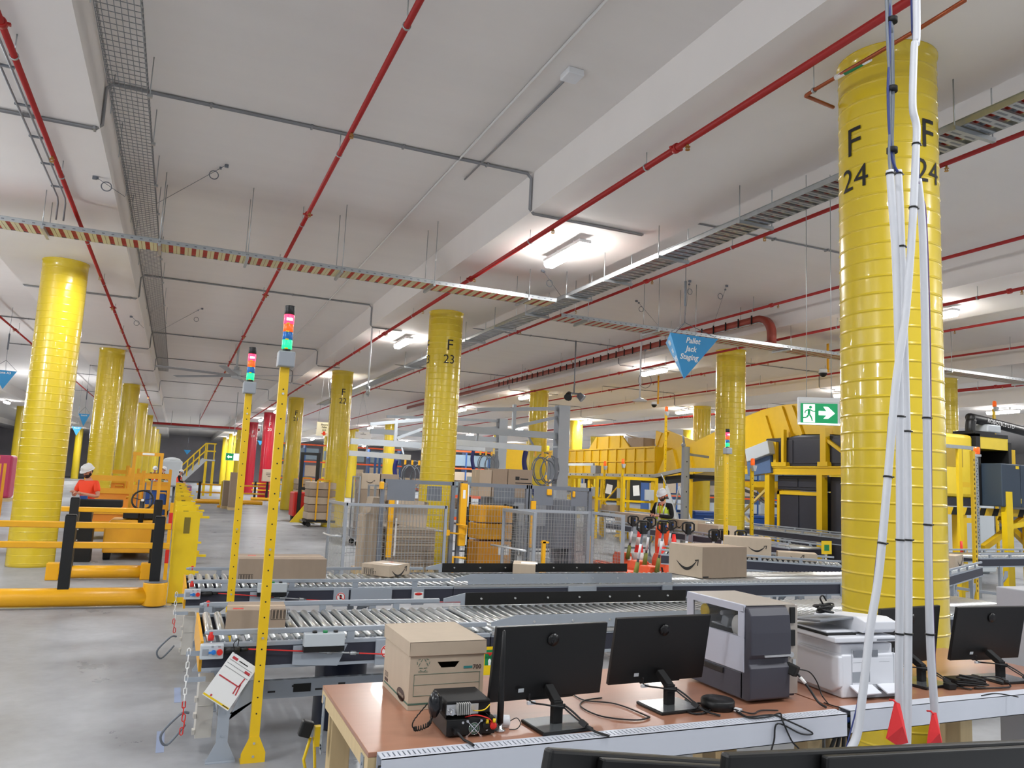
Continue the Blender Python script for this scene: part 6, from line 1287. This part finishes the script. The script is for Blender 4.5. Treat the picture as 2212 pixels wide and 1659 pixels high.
# ------------------------------------------------------------------ far conveyors
def conv_line(lab, a, b, W, z, **k):
    a, b = Vector(a), Vector(b); d = b-a; return conveyor(lab, (a.x,a.y,0), d.length, W, z, rz=math.atan2(d.y,d.x), low=k.pop('low',True), **k)
c3 = conv_line('angled roller conveyor behind the big smile carton, left of column F 24', (7.55,11.1,0), (9.75,9.35,0), .8, .8, legs=(.5,2.2), pitch=.08)
c4 = conv_line('roller conveyor running past the sorter column below the yellow deck', (11.35,19.4,0), (11.05,11.9,0), .8, .85, legs=(1,3.5,6), pitch=.1, joints=((1.5,.3),(4,.3)))
c5 = conv_line('roller conveyor under the yellow frame right of the sorter column', (14.3,20.0,0), (14.0,13.0,0), .8, .95, legs=(1,3.5,6), pitch=.11)
c6 = conv_line('short roller conveyor with stacked cartons right of column F 24', (10.45,8.15,0), (12.9,9.35,0), .8, .8, legs=(.4,1.8), pitch=.08)
c7 = conv_line('roller conveyor under the robot arm at the right edge', (13.4,9.75,0), (17.6,10.1,0), .8, .9, legs=(.6,3.4), pitch=.1)
RZ4, RZ3 = .852, .802
def cz(px, py, z): return on(px,py,z)
p = cz(1345,1139,RZ4); 
d4 = V(-.3,-7.5,0).normalized(); n4 = V(7.5,-.3,0).normalized()
def on4(s_, off): return V(11.35,19.4,RZ4)+d4*s_+V(.8*off,0,0)
def carton4(lab, s_, L, h, dep, m_=CARD, deco=(), off=.1): p = on4(s_, off); carton(lab, p, p+d4*L, h, dep, m_, deco, group='cartons on the far conveyors')
carton4('long brown carton on the far conveyor behind the right mesh panel', .3, 2.0, .3, .55, CARD2)
carton4('carton with smile arrow on the far conveyor behind the orange trousers', 3.2, .7, .28, .5, CARD, (('smile_front',.5,.5,.3),))
carton4('flat carton on the far conveyor right of the third cone', 4.3, .8, .24, .5, CARD)
d3 = (V(9.75,9.35,0)-V(7.55,11.1,0)).normalized()
def carton3(lab, s_, L, h, dep, deco=(), m_=CARD): p = V(7.55,11.1,RZ3)+d3*s_+V(-d3.y,d3.x,0)*.15; carton(lab, p, p+d3*L, h, dep, m_, deco, group='cartons on the far conveyors')
carton3('smile arrow carton just right of the big square carton', 1.0, .75, .32, .45, (('smile_front',.72,.5,.3),))
carton3('flat carton with smile arrow beside column F 24', 1.85, .6, .12, .4, (('smile_front',.5,.5,.22),))
d6 = (V(12.9,9.35,0)-V(10.45,8.15,0)).normalized()
def carton6(lab, s_, off, L, h, dep, z=.802, deco=()): p = V(10.45,8.15,z)+d6*s_+V(-d6.y,d6.x,0)*off; carton(lab, p, p+d6*L, h, dep, CARD, deco, group='cartons right of column F 24')
carton6('front carton with smile arrow right of column F 24', 1.2, .08, .62, .2, .3, deco=(('smile_front',.6,.5,.4),)); carton6('rear carton with smile arrow right of column F 24, largest', 1.85, .42, .6, .3, .32, deco=(('smile_front',.5,.5,.3),)); carton6('rear left carton half hidden by column F 24', 1.2, .44, .6, .3, .3)
t = thing('conveyor_tag', 'yellow and green emergency stop sign hanging at the far conveyor', 'sign', on(1785,1185,.9)); obj('sign_plate', MB().box((-.12,-.01,-.1),(.12,.0,.14)), SAFE, t); obj('green_field', MB().box((-.06,-.012,-.04),(.06,-.0105,.07)), GRN, t); obj('sign_post', MB().cyl((0,.01,-.9),(0,.01,.1),.012,n=8), GALV, t)
t = thing('stop_sign', 'yellow emergency stop sign with white hand behind the archive box', 'sign', at(1054,1428,5.476)); obj('sign_plate', MB().box((-.04,0,-.1),(.09,.012,.1)), SAFE, t); obj('green_field', MB().box((-.025,-.001,-.03),(.06,.0,.08)), GRN, t); obj('hand', MB().sph((.012,-.002,-.002),(.012,.002,.018)).box((.003,-.003,-.03),(.021,-.001,-.01)), WHP, t); obj('red_button', MB().sph((.014,-.002,.05),(.012,.002,.012)), REDP, t)
# ------------------------------------------------------------------ robot cell at the right edge
YR = 11.6
A = at(2040,935,YR); B = at(2102,940,YR); C = at(2095,1076,YR)
t = thing('robot_cell', 'large yellow machine housing with a black door edge at the right', 'machine', (A.x-1.2,YR,0)); w_ = B.x-A.x+1.2
obj('housing', MB().box((0,0,C.z),(w_,1.6,B.z)), mat('housing_yellow',(236,206,60),.4), t, bevel=.08); obj('dark_panel', MB().box((w_-1.3,-.004,C.z+.65),(w_-.35,0,C.z+1.05)), mat('housing_olive',(170,140,40),.4), t)
D = at(2172,950,YR); w2 = D.x-(A.x-1.2)
obj('door_edge', MB().box((w_,-.06,C.z-.1),(w_+.14,1.6,B.z+.04)).box((w2,-.06,1.9),(w2+.1,1.6,B.z-.1)).box((w_,-.06,B.z-.02),(w2,1.5,B.z+.06)), BLKM, t); obj('hood', MB().box((w_+.14,-.05,B.z-.28),(w2,1.5,B.z-.021)), mat('housing_yellow',(236,206,60),.4), t); obj('inner_wall', MB().box((w_+.14,1.1,2.0),(w2,1.2,B.z-.28)), mat('inner_grey',(120,116,108),.5), t); obj('right_frame', MB().box((w2+.1,-.04,2.0),(w2+.25,1.6,B.z-.25)), CHUTE, t)
obj('under_frame', MB().box((0,0,C.z-.18),(w_,1.6,C.z-.001)), NAVY, t)
E1 = at(2145,1003,YR); E2 = at(2290,1100,YR)
obj('dark_bin', MB().box((E1.x-t.location.x-.45,-.5,E2.z),(E1.x-t.location.x+.15,.9,E1.z)).box((E1.x-t.location.x+.155,-.5,E2.z),(E2.x-t.location.x,.9,E1.z)), mat('bin_slate',(48,62,78),.5), t, bevel=.02)
obj('bin_sign', MB().box((E1.x-t.location.x+.0,-.506,E1.z-.1),(E1.x-t.location.x+.1,-.5,E1.z-.04)), SAFE, t)
m = MB(); x = 0
obj('hazard_beam', MB().box((0,-.1,C.z-.36),(w2+1.0,.1,C.z-.2)), POLE, t); m = MB()
for k in range(7): x0 = w_-1.3+k*.42; m.prism([(x0,C.z-.36),(x0+.18,C.z-.36),(x0+.26,C.z-.2),(x0+.08,C.z-.2)], 'y', -.103, -.1)
obj('hazard_stripes', m, BLKM, t)
for x in (.2, w_-.6, w2+.6): obj('support_leg', MB().box((x,-.08,0),(x+.22,.1,C.z-.361)), POLE, t)
obj('diagonal_brace', MB().bar((w_+.2,0,.9),(w2+.5,0,C.z-.4),.12).bar((w_+1.1,.2,C.z-.4),(w2+1.2,.2,.8),.12), POLE, t)
a1 = at(2098,945,YR+.3); a2 = at(2100,905,YR+.3); a3 = at(2225,935,YR+.3)
t = thing('industrial_robot', 'black bent robot arm lettered in white above the yellow housing', 'robot arm', (a1.x,YR+.3,B.z+.0)); o3 = V(a1.x,YR+.3,B.z)
r1 = (a2.z-B.z); obj('arm_tube', MB().tube(spline([(0,0,.06),(-.02,0,r1*.5),(.02,0,r1*.92),(.15,0,r1*1.02),(a3.x-a1.x,0,a3.z-B.z)],5), .11, 10), BLK, t); mb = MB(); dd = V(a3.x-a1.x-.15,0,a3.z-B.z-r1*1.02).normalized(); text(mb, 'ROBOTICS LTD', .13, V(.85,-.115,r1*1.02+(.7)*dd.z/dd.x), dd, (-dd.z,0,dd.x)); obj('lettering', mb, WHP, t)
obj('arm_foot', MB().box((-.2,-.2,.03),(.5,.3,.12)), BLKM, t); obj('arm_motor', MB().box((.35,-.15,.12),(.8,.2,.3)), LGRY, t, bevel=.03)
# light frame with perforated galvanised post, right of F 24
t = thing('access_frame', 'galvanised and yellow access frame right of column F 24', 'frame', (0,0,0)); YF = 10.75; g0 = at(2040,968,YF); g1 = at(2105,968,YF); gb = at(2105,1215,YF)
obj('galvanised_post', MB().box((g1.x-.06,YF-.03,0),(g1.x+.06,YF+.03,g1.z+.03)), GALV, t); obj('galvanised_top', MB().box((g0.x-.6,YF-.03,g1.z-.04),(g1.x-.06,YF+.03,g1.z+.03)), GALV, t)
p_ = at(2074,1100,YF); obj('yellow_post', MB().box((p_.x-.05,YF-.03,0),(p_.x+.05,YF+.03,g1.z-.041)), SAFE, t)
for py in (1047,1124): q_ = at(2085,py,YF); obj('yellow_rung', MB().box((p_.x+.05,YF-.02,q_.z-.05),(g1.x-.06,YF+.02,q_.z+.05)), POLE, t)
m = MB(); z = .4
while z < g1.z: m.cyl((g1.x,YF-.032,z),(g1.x,YF-.03,z),.012,n=6).cyl((g1.x+.03,YF-.032,z+.05),(g1.x+.03,YF-.03,z+.05),.012,n=6); z += .11
obj('post_holes', m, INK, t)
obj('red_tag', MB().tube([(p_.x-.06,YF-.05,1.1),(p_.x-.07,YF-.06,.9),(p_.x-.05,YF-.06,.75)], .025, 6), REDP, t)
t = thing('yellow_trestle', 'yellow steel trestle frame in front of the dark bin at the right edge', 'frame', (0,0,0)); YT = 11.15; b1 = at(2174,1062,YT); b2 = at(2174,1200,YT)
obj('post', MB().box((b1.x-.1,YT-.06,0),(b1.x+.1,YT+.06,b1.z)), SAFE, t); q1 = at(2230,1085,YT); q2 = at(2230,1126,YT); q3 = at(2178,1137,YT)
obj('upper_arm', MB().bar((b1.x+.1,YT,b1.z-.15),(q1.x+.3,YT,q1.z-.08),.09,.1), SAFE, t); obj('lower_arm', MB().bar((b1.x+.1,YT,q3.z),(q2.x+.3,YT,q2.z+.02),.09,.1), SAFE, t)
t = thing('white_machine', 'white machine cabinet in the background under the robot housing', 'machine', (17.75,14.3,0)); obj('machine_body', MB().box((0,0,.05),(2.6,1.2,1.9)).box((.1,.1,0),(2.5,1.1,.05)), LGRY, t, bevel=.03); obj('machine_door', MB().box((.3,-.02,.3),(1.2,0,1.7)), WHT, t)

c8 = conv_line('grey roller conveyor under the sorter deck behind the beacon poles', (14.2,34.0,0), (14.0,22.5,0), .8, .95, legs=(1,4,7,10), pitch=.13)
for k, y in enumerate((22.6,24.4,26.3,28.4,30.6)):
    t = thing('service_frame', 'yellow service frame under the sorter deck, %s from the ladder' % ordn[k], 'frame', (13.8,y,0), 0, 'yellow service frames under the deck'); m_ = POLE
    obj('frame_post', MB().box((0,0,0),(.09,.09,2.2)), m_, t); obj('frame_post', MB().box((1.3,0,0),(1.39,.09,2.2)), m_, t); obj('frame_bar', MB().box((-.003,.004,2.1),(1.393,.086,2.203)), m_, t); obj('lower_bar', MB().box((.09,.02,1.35),(1.3,.07,1.42)), m_, t)
    obj('paper_sheet', MB().bc((.5,-.03,1.75),(.25,.006,.34),(0,.3*(k%2)-.1,0)), WHP, t); obj('control_box', MB().box((.85,-.12,1.45),(1.15,-.001,1.8)), LGRY, t)
for k in range(7):
    y = 33-k*1.5; carton('%s on the conveyor under the sorter deck, %s from its far end' % (('carton','carton','plain carton')[k%3], ordn[k]), V(14.25-.02*(34-y)/1.2,y,.952), V(14.25-.02*(34-y)/1.2+.5,y,.952), .25+.08*(k%3), .5, CARD if k%2 else CARD2, group='cartons under the sorter deck')
# ================================================================== HANGING SIGNS
def pyramid(lab, px, pyt, pyb, wpx, Y, lines, rz, seen=True):
    c = at(px,pyt,Y); b = at(px,pyb,Y); w_ = at(px+wpx,pyt,Y).x-c.x; H = c.z-b.z
    t = thing('pyramid_sign', lab, 'sign', (c.x,Y+.15,c.z), rz, 'blue hanging pyramid zone signs'); r = w_/math.sqrt(3)
    A = [V(r*math.cos(a),r*math.sin(a),0) for a in (-PI/6-PI+PI*0, -PI/6, PI/2)]; A = [V(-w_/2,-r/2,0),V(w_/2,-r/2,0),V(0,r,0)]; Bm = V(0,0,-H)
    obj('sign_faces', MB().add(A+[Bm], [(0,1,3),(1,2,3),(2,0,3),(0,2,1)]), BLUE, t)
    if lines:
        for k in range(3):
            p, q = A[k], A[(k+1)%3]; xd = (q-p).normalized(); yd = ((p+q)/2-Bm).normalized(); n = xd.cross(yd); mb = MB()
            for i, (s, sz) in enumerate(lines): text(mb, s, sz*w_, (p+q)/2-yd*(H*(.13+.2*i))+n*.004, xd, yd, bold=True)
            obj('lettering', mb, WHP, t)
    m = MB(); top = V(0,0,.28*w_ if w_ > .7 else .3)
    for a in A: m.tube([a, top], .006, 4)
    z1 = SLAB-c.z; m.tube([top, V(0,0,z1)], .006, 4); obj('hanging_wires', m, DGRY, t); obj('hook', MB().tube([(0,0,top.z+.3),(.0,0,top.z+.75)], .022, 6), DGRY, t)
    return t
pyramid('blue hanging pyramid sign reading Pallet Jack Staging', 1490, 728, 817, 100, 11.0, (('Pallet',.135),('Jack',.135),('Staging',.135)), .0)
pyramid('blue hanging zone sign cut off by the left edge of the photo', 8, 800, 840, 55, 25.0, (('Zone A3',.15),), .1)
pyramid('blue hanging zone sign between the two left columns, upper one', 182, 894, 921, 25, 36, (('Zone B1',.16),), 0)
pyramid('blue hanging zone sign between the two left columns, lower one', 166, 922, 941, 22, 46, (('Zone B2',.16),), 0)
pyramid('blue hanging zone sign at the far end of the aisle', 405, 972, 982, 16, 70, (), 0)
pyramid('small blue hanging sign beside the first red column', 563, 952, 962, 14, 60, (), 0)
# exit sign
YE = 6.6; a = at(1727,868,YE); b = at(1802,921,YE); w_, h = (b.x-a.x)*.80, a.z-b.z
t = thing('exit_sign', 'green hanging exit sign with running man and right arrow beside column F 24', 'sign', (a.x,YE,b.z), -.55)
obj('sign_case', MB().box((-.012,0,h-.002),(w_+.02,.06,h+.055)).box((-.012,.002,-.012),(w_+.02,.055,h-.002)), WHT, t, bevel=.004)
G = mat('exit_green', (6,130,80), .4, emit=.55); obj('green_face', MB().box((.012,-.002,.008),(w_-.004,.002,h-.012)), G, t)
EW = mat('exit_white', (245,255,250), .4, emit=.9); u = lambda x, z: (w_*x, h*z)
m = MB(); m.prism([u(.10,.06),u(.40,.06),u(.40,.90),u(.10,.90)], 'y', -.004, -.0021); m2 = MB()
m.prism([u(.50,.40),u(.70,.40),u(.62,.24),u(.74,.24),u(.92,.5),u(.74,.80),u(.62,.80),u(.70,.60),u(.50,.60)], 'y', -.004, -.0021); obj('white_symbols', m, EW, t)
m2.cyl((w_*.285,-.0052,h*.76),(w_*.285,-.0041,h*.76),h*.07,n=16)
for p_, q_, k in (((.25,.68),(.24,.42),.07),((.25,.66),(.15,.58),.03),((.15,.58),(.14,.48),.03),((.26,.66),(.37,.56),.03),((.37,.56),(.43,.60),.03),((.24,.42),(.18,.28),.045),((.18,.28),(.07,.26),.035),((.26,.42),(.31,.28),.045),((.31,.28),(.33,.12),.035)): m2.bar((w_*p_[0],-.0046,h*p_[1]),(w_*q_[0],-.0046,h*q_[1]),.001,w_*k) if False else m2.bar((w_*p_[0],-.0046,h*p_[1]),(w_*q_[0],-.0046,h*q_[1]),w_*k,.001,(0,1,0))
obj('running_man', m2, G, t); obj('hanging_rod', MB().cyl((w_*.2,.03,h+.055),(w_*.2,.03,SOF-b.z),.004,n=6).cyl((w_*.85,.03,h+.055),(w_*.85,.03,SOF-b.z),.004,n=6), GALV, t)
obj('lower_edge', MB().box((-.012,-.004,-.012),(w_+.02,.001,.006)), EW, t)
def board(lab, px0, py0, px1, py1, Y, lines, arrow=False):
    a = at(px0,py0,Y); b = at(px1,py1,Y); w_, h = b.x-a.x, a.z-b.z; t = thing('hanging_board', lab, 'sign', (a.x,Y,b.z), 0, 'white hanging boards')
    obj('board', MB().box((0,0,0),(w_,.02,h)), WHP, t); mb = MB()
    for i, s in enumerate(lines): text(mb, s, h*.17, (w_*.5,-.003,h*(.82-.19*i)), (1,0,0), (0,0,1), bold=True)
    obj('lettering', mb, INK, t)
    if arrow: obj('red_arrow', MB().prism([(w_*.42,h*.34),(w_*.58,h*.34),(w_*.58,h*.2),(w_*.7,h*.2),(w_*.5,h*.03),(w_*.3,h*.2),(w_*.42,h*.2)], 'y', -.003, -.0005), REDP, t)
    obj('hanging_wires', MB().tube([(.05,.01,h),(w_*.3,.01,SLAB-b.z)], .005, 4).tube([(w_-.05,.01,h),(w_*.3+.02,.01,SLAB-b.z)], .005, 4), DGRY, t)
board('white hanging board reading Electric Pallet Jack with a red arrow', 685, 911, 716, 943, 29.0, ('Electric','Pallet','Jack'), True)
board('white hanging board reading P/S Charging', 768, 932, 801, 948, 40.0, ('P/S','CHARGING'))
# ceiling cameras and small speakers
def dome(lab, p): t = thing('dome_camera', lab, 'camera', p); obj('camera_base', MB().cyl((0,0,0),(0,0,.1),.1,n=16), WHT, t); obj('camera_dome', MB().sph((0,0,0),(.1,.1,.1)), BLK, t); obj('mount_pole', MB().cyl((.16,0,.05),(.16,0,SLAB-p.z),.03,n=8).bc((.08,0,.06),(.2,.05,.05)), SAFE2, t)
dome('black dome camera on a yellow pole above the sorter wall', ax(1413,874,15.4)); dome('black dome camera on a pole above the exit sign', at(1778,806,14.8))
t = thing('sensor_lamp', 'small white sensor on a drop rod below the lamps by the pyramid sign', 'sensor', at(1382,867,17.5)); z1 = SLAB-t.location.z; obj('drop_rod', MB().cyl((0,0,.05),(0,0,z1),.025,n=8), WHT, t); obj('sensor_head', MB().lathe([(.2,0),(.2,.03),(.1,.06),(.03,.1)], n=20), WHT, t)
t = thing('spot_lights', 'pair of small black spot lights under the red pipe', 'light', at(1240,852,20)); obj('spot_head', MB().cyl((-.15,0,0),(-.25,-.1,-.12),.09,.12,n=12), BLK, t); obj('spot_head', MB().cyl((.15,0,0),(.25,-.1,-.12),.09,.12,n=12), DGRY, t); obj('mount', MB().box((-.2,-.03,0),(.2,.03,.05)).cyl((0,0,.05),(0,0,SLAB-t.location.z),.02,n=6), DGRY, t)
# ================================================================== FAR END OF THE AISLE
t = thing('far_staircase', 'yellow railed staircase climbing to a platform at the far end of the aisle', 'staircase', (0,0,0)); Y = 56
s0, s1, s2 = at(388,1022,Y), at(442,992,Y), at(465,992,Y); rz_ = at(388,1010,Y).z-s0.z; ph_ = s1.z
obj('stringer', MB().bar((s0.x-.6,Y,.1),(s1.x,Y,ph_),.1,.3).bar((s0.x-.6,Y+1.1,.1),(s1.x,Y+1.1,ph_),.1,.3), LGRY, t); obj('platform_slab', MB().box((s1.x,Y-.1,ph_-.1),(s2.x,Y+1.3,ph_)), LGRY, t)
for k in range(11): q = (k+.5)/11; obj('step', MB().bc((s0.x-.6+(s1.x-s0.x+.6)*q,Y+.55,.1+(ph_-.1)*q),(.32,1.0,.05)), LGRY, t)
for o_ in (1.05,.55): obj('stair_rail', MB().bar((s0.x-.6,Y-.05,.1+o_),(s1.x,Y-.05,ph_+o_),.08).bar((s1.x-.02,Y-.05,ph_+o_+.003),(s2.x,Y-.05,ph_+o_+.003),.086), SAFE, t)
for k in range(7): q = k/6; x = s0.x-.6+(s1.x-s0.x+.6)*q; z = .1+(ph_-.1)*q; obj('rail_post', MB().bar((x,Y-.05,z),(x,Y-.05,z+1.03),.07), SAFE, t)
for x in (s1.x+.1,s2.x-.1): obj('platform_leg', MB().box((x-.08,Y,0),(x+.08,Y+.16,ph_-.1)), SAFE, t); obj('rail_post', MB().bar((x,Y-.05,ph_),(x,Y-.05,ph_+1.03),.07), SAFE, t)
t = barrier('yellow barrier across the far end of the aisle', 43.5, (3.15,5.1), 3.0, 6.4, 1.1, (1.0,.6), .12)
t.location.x = at(425,1048,43.5).x-3.0
t = barrier('yellow barrier with black posts at the foot of the red columns', 50.0, (0,.7,1.4,2.1,2.8), -.2, 3.0, 1.15, (1.05,.65), .1); t.location.x = at(543,1060,50).x+.2
t = thing('yellow_cabinet', 'yellow box guard at the far right side of the aisle', 'guard', (at(478,1050,40).x,40,0)); obj('guard_plate', MB().box((0,0,0),(.9,.3,1.25)), SAFE, t, bevel=.02); obj('guard_foot', MB().box((-.1,-.05,0),(1.0,.35,.1)), SAFE2, t)
for i, (px, h, lab) in enumerate(((496,1.3,'tall brown carton stack beside the far aisle, left'),(511,1.7,'tall brown carton stack beside the far aisle, right'))):
    Yc = 39-1.2*i; a = at(px,1060,Yc); t = thing('carton_stack', lab, 'cartons', (a.x-.3,Yc,0)); obj('pallet', MB().box((0,0,0),(.62,.8,.12)), WOOD, t); obj('carton_body', MB().box((.02,.02,.12),(.6,.78,h)), CARD2, t, bevel=.01)
for i, px in enumerate((397,408)):
    a = at(px,1040,42); t = thing('pink_parcel', 'pink wrapped parcel on the far aisle floor, the %s one' % ('left','right')[i], 'parcel', (a.x-.12,42,0), 0, 'pink wrapped parcels'); obj('parcel_body', MB().box((0,0,0),(.28,.5,.95)), mat('pink_film',(206,120,170),.4), t, bevel=.06); obj('parcel_band', MB().box((-.004,-.004,.6),(.284,.504,.64)), mat('pink_dark',(170,80,130),.5), t)
t = thing('rest_table', 'grey high table at the far left side of the aisle', 'table', at(378,1028,36)); t.location.z = 0; obj('tabletop', MB().cyl((0,0,1.0),(0,0,1.05),.7,n=20), DGRY, t); obj('stem', MB().cyl((0,0,.03),(0,0,1.0),.05,n=8).cyl((0,0,0),(0,0,.03),.35,n=16), DGRY, t)
t = thing('grey_cover', 'grey covered machine standing at the far end of the aisle', 'machine', at(370,1015,52)); t.location.z = 0; obj('cover', MB().box((-.6,-.5,0),(.6,.5,2.2)), LGRY, t, bevel=.1); obj('cover_top', MB().sph((0,0,2.2),(.5,.45,.2)), LGRY, t)
t = thing('far_exit_sign', 'small green exit sign with left arrow beside the far aisle columns', 'sign', at(502,987,45)); obj('sign_case', MB().box((-.35,0,-.2),(.35,.05,.2)), WHT, t); obj('green_face', MB().box((-.33,-.004,-.18),(.05,-.0005,.18)), G, t); obj('white_face', MB().box((.06,-.004,-.18),(.33,-.0005,.18)), EW, t); obj('white_arrow', MB().prism([(-.28,0),(-.18,.1),(-.18,.04),(-.02,.04),(-.02,-.04),(-.18,-.04),(-.18,-.1)],'y',-.006,-.0042), EW, t); obj('hanging_rod', MB().cyl((0,.02,.2),(0,.02,SLAB-t.location.z),.02,n=6), GALV, t)
def reach_truck(lab, p, col=REDP, rz=0):
    t = thing('reach_truck', lab, 'forklift', p, rz, 'reach trucks behind column F 21')
    for x in (-.3,.3): obj('mast', MB().box((x-.06,0,.1),(x+.06,.14,2.6)), BLKM, t)
    obj('mast_cross', MB().box((-.3,.02,1.2),(.3,.1,1.3)).box((-.3,.02,2.5),(.3,.1,2.6)).box((-.3,.02,.4),(.3,.1,.5)), BLKM, t); obj('truck_body', MB().box((-.5,.14,.2),(.5,1.2,1.1)), col, t, bevel=.05); obj('fork', MB().box((-.25,-1.0,.06),(-.13,0,.12)), DGRY, t); obj('fork', MB().box((.13,-1.0,.06),(.25,0,.12)), DGRY, t); obj('base_triangle', MB().prism([(-.6,0),(.6,0),(.0,.8)],'y',-.1,-.02), mat('base_yellow',(226,196,40),.5), t)
    for x in (-.4,.4): m = MB(); m.cyl((x-.05,.8,.2),(x+.05,.8,.2),.2,n=14); obj('wheel', m, BLKM, t)
a = at(664,1085,30); reach_truck('red and black reach truck between columns F 21 and F 22', V(a.x,30,0))
for i, (px, Y, lab) in enumerate(((690,27.5,'shrink wrapped goods trolley left of column F 22'),(655,38,'brown wrapped goods behind the reach truck'))):
    a = at(px,1080,Y); t = thing('wrapped_pallet', lab, 'goods', (a.x-.4,Y,0), 0, 'wrapped goods behind the columns'); obj('trolley_base', MB().box((0,0,.16),(1.0,1.0,.24)), BLKM, t); m = MB(); [wheel(m,x,y,.08) for x in (.1,.9) for y in (.1,.9)]; obj('casters', m, BLKM, t)
    for k in range(5): obj('goods_layer', MB().box((.02+.01*(k%2),.02,.25+k*.26),(.97-.01*(k%2),.98,.25+k*.26+.25)), CARD2 if k % 2 else CARD, t, bevel=.03)
    obj('side_frame', MB().bar((.3,-.03,.24),(.3,-.03,1.6),.05).bar((.7,-.03,.24),(.7,-.03,1.6),.05).bar((.3,-.03,1.6),(.7,-.03,1.6),.05), SAFE2, t)
t = thing('floor_sign_box', 'brown carton with print on the barrier by the red columns', 'carton', at(589,1025,49)); t.location.z = 1.19; t.location.y = 50; obj('carton_body', MB().box((-.5,-.2,0),(.5,.2,.75)), CARD, t, bevel=.01); obj('printed_marks', MB().box((-.3,-.203,.5),(.3,-.2,.53)).box((-.3,-.203,.4),(.3,-.2,.43)).box((-.2,-.203,.3),(.2,-.2,.33)), INK, t)
# storage racks with orange beams far behind the fence
def rack(lab, x0, x1, Y, h, lv, seed):
    rnd = random.Random(seed); t = thing('storage_rack', lab, 'rack', (x0,Y,0), 0, 'storage racks behind the fence'); L = x1-x0; n = max(1, int(L/2.4))
    for i in range(n+1): x = L*i/n; obj('rack_upright', MB().box((x-.05,0,0),(x+.05,.1,h)).box((x-.05,.9,0),(x+.05,1.0,h)).bar((x,.1,.3),(x,.9,1.2),.04), mat('rack_blue',(50,90,150),.5), t)
    for z in lv: obj('rack_beam', MB().box((-.0,-.03,z-.12),(L,.0,z)).box((0,.9,z-.12),(L,1.0,z)), ORG, t); obj('shelf', MB().box((.05,.0,z-.02),(L-.05,.9,z)), GALV, t)
    for z in lv:
        x = .15; ic = 0
        while x < L-.7:
            w_ = rnd.uniform(.4,.8); hh = rnd.uniform(.3,.7); mm = rnd.choice([CARD,CARD2,mat('tote_grey_blue',(130,150,165),.5),CARD]); c = obj('stored_carton', MB().box((0,.05,0),(w_,.8,hh)), mm); c.location = (x0+x, Y, z+.002); tag(c, '%s box on the %s shelf of the %s' % ('first' if ic == 0 else ordn[min(8,ic)], 'lower' if z < .5 else 'upper', lab), 'box', 'boxes on '+lab); x += w_+rnd.uniform(.02,.25); ic += 1
rack('far orange beamed rack behind column F 23', 9.0, 15, 37, 3.0, (.3,1.35,), 3)
rack('low orange rack left of the sorter', 9.9, 12.3, 31, 1.9, (.3,1.2), 4)
t = thing('far_sorter', 'distant yellow sorter block left of the panel wall', 'sorter', (ax(1178,1000,18).x,40,0)); obj('block', MB().box((-1.2,0,2.3),(1.5,2,4.0)), CHUTE, t, bevel=.05); obj('block_legs', MB().box((-1.1,.1,0),(-.9,.3,2.3)).box((1.2,.1,0),(1.4,.3,2.3)), SAFE2, t)
for i, (x0, x1, Y) in enumerate(((7,18,66),(19,33,60),(34,50,52),(-30,-12,62))):
    t = thing('pallet_rack', 'tall far background pallet rack, the %s one' % ('one past the red columns','middle','rightmost','leftmost')[i], 'rack', (x0,Y,0), 0, 'far background racks'); L = x1-x0
    for k in range(int(L/2.7)+1): obj('rack_upright', MB().box((k*2.7,0,0),(k*2.7+.1,1,4.2)), mat('rack_blue',(50,90,150),.5), t)
    for z in (1.4,2.8,4.2): obj('rack_beam', MB().box((0,-.05,z-.12),(L,0,z)), ORG, t); obj('shelf_load', MB().box((.2,.1,z-1.25),(L*.35,.9,z-.35)).box((L*.4,.1,z-1.25),(L*.7,.9,z-.5)).box((L*.74,.1,z-1.25),(L-.2,.9,z-.28)), [LGRY, CARD, mat('tote_grey_blue',(130,150,165),.5)][int(z/1.4)-1], t)

beacon_pole(2148,866,15.5,'yellow beacon pole behind the robot arm at the right edge')
t = thing('sensor_lamp', 'small hanging device on a drop rod left of column F 22', 'sensor', at(694,848,19)); z1 = SOF-t.location.z; t.location.x = max(t.location.x, 4.2); obj('drop_rod', MB().cyl((0,0,.25),(0,0,z1),.02,n=8), WHT, t); obj('sensor_head', MB().cyl((0,0,.05),(0,0,.25),.05,n=12).cyl((0,0,0),(0,0,.05),.03,n=12), GALV, t)
tie_wire(at(1393,800,17.3).xy.to_3d()+V(0,0,SOF), at(1393,822,17.3), at(1391,800,17.3), 'large grey cable coil hanging near the lamp beyond the blue pyramid sign', .2)
lead([(1780,1520),(1800,1527),(1812,1530),(1818,1534)], .003, 'short black lead near the gap between the two work tables')
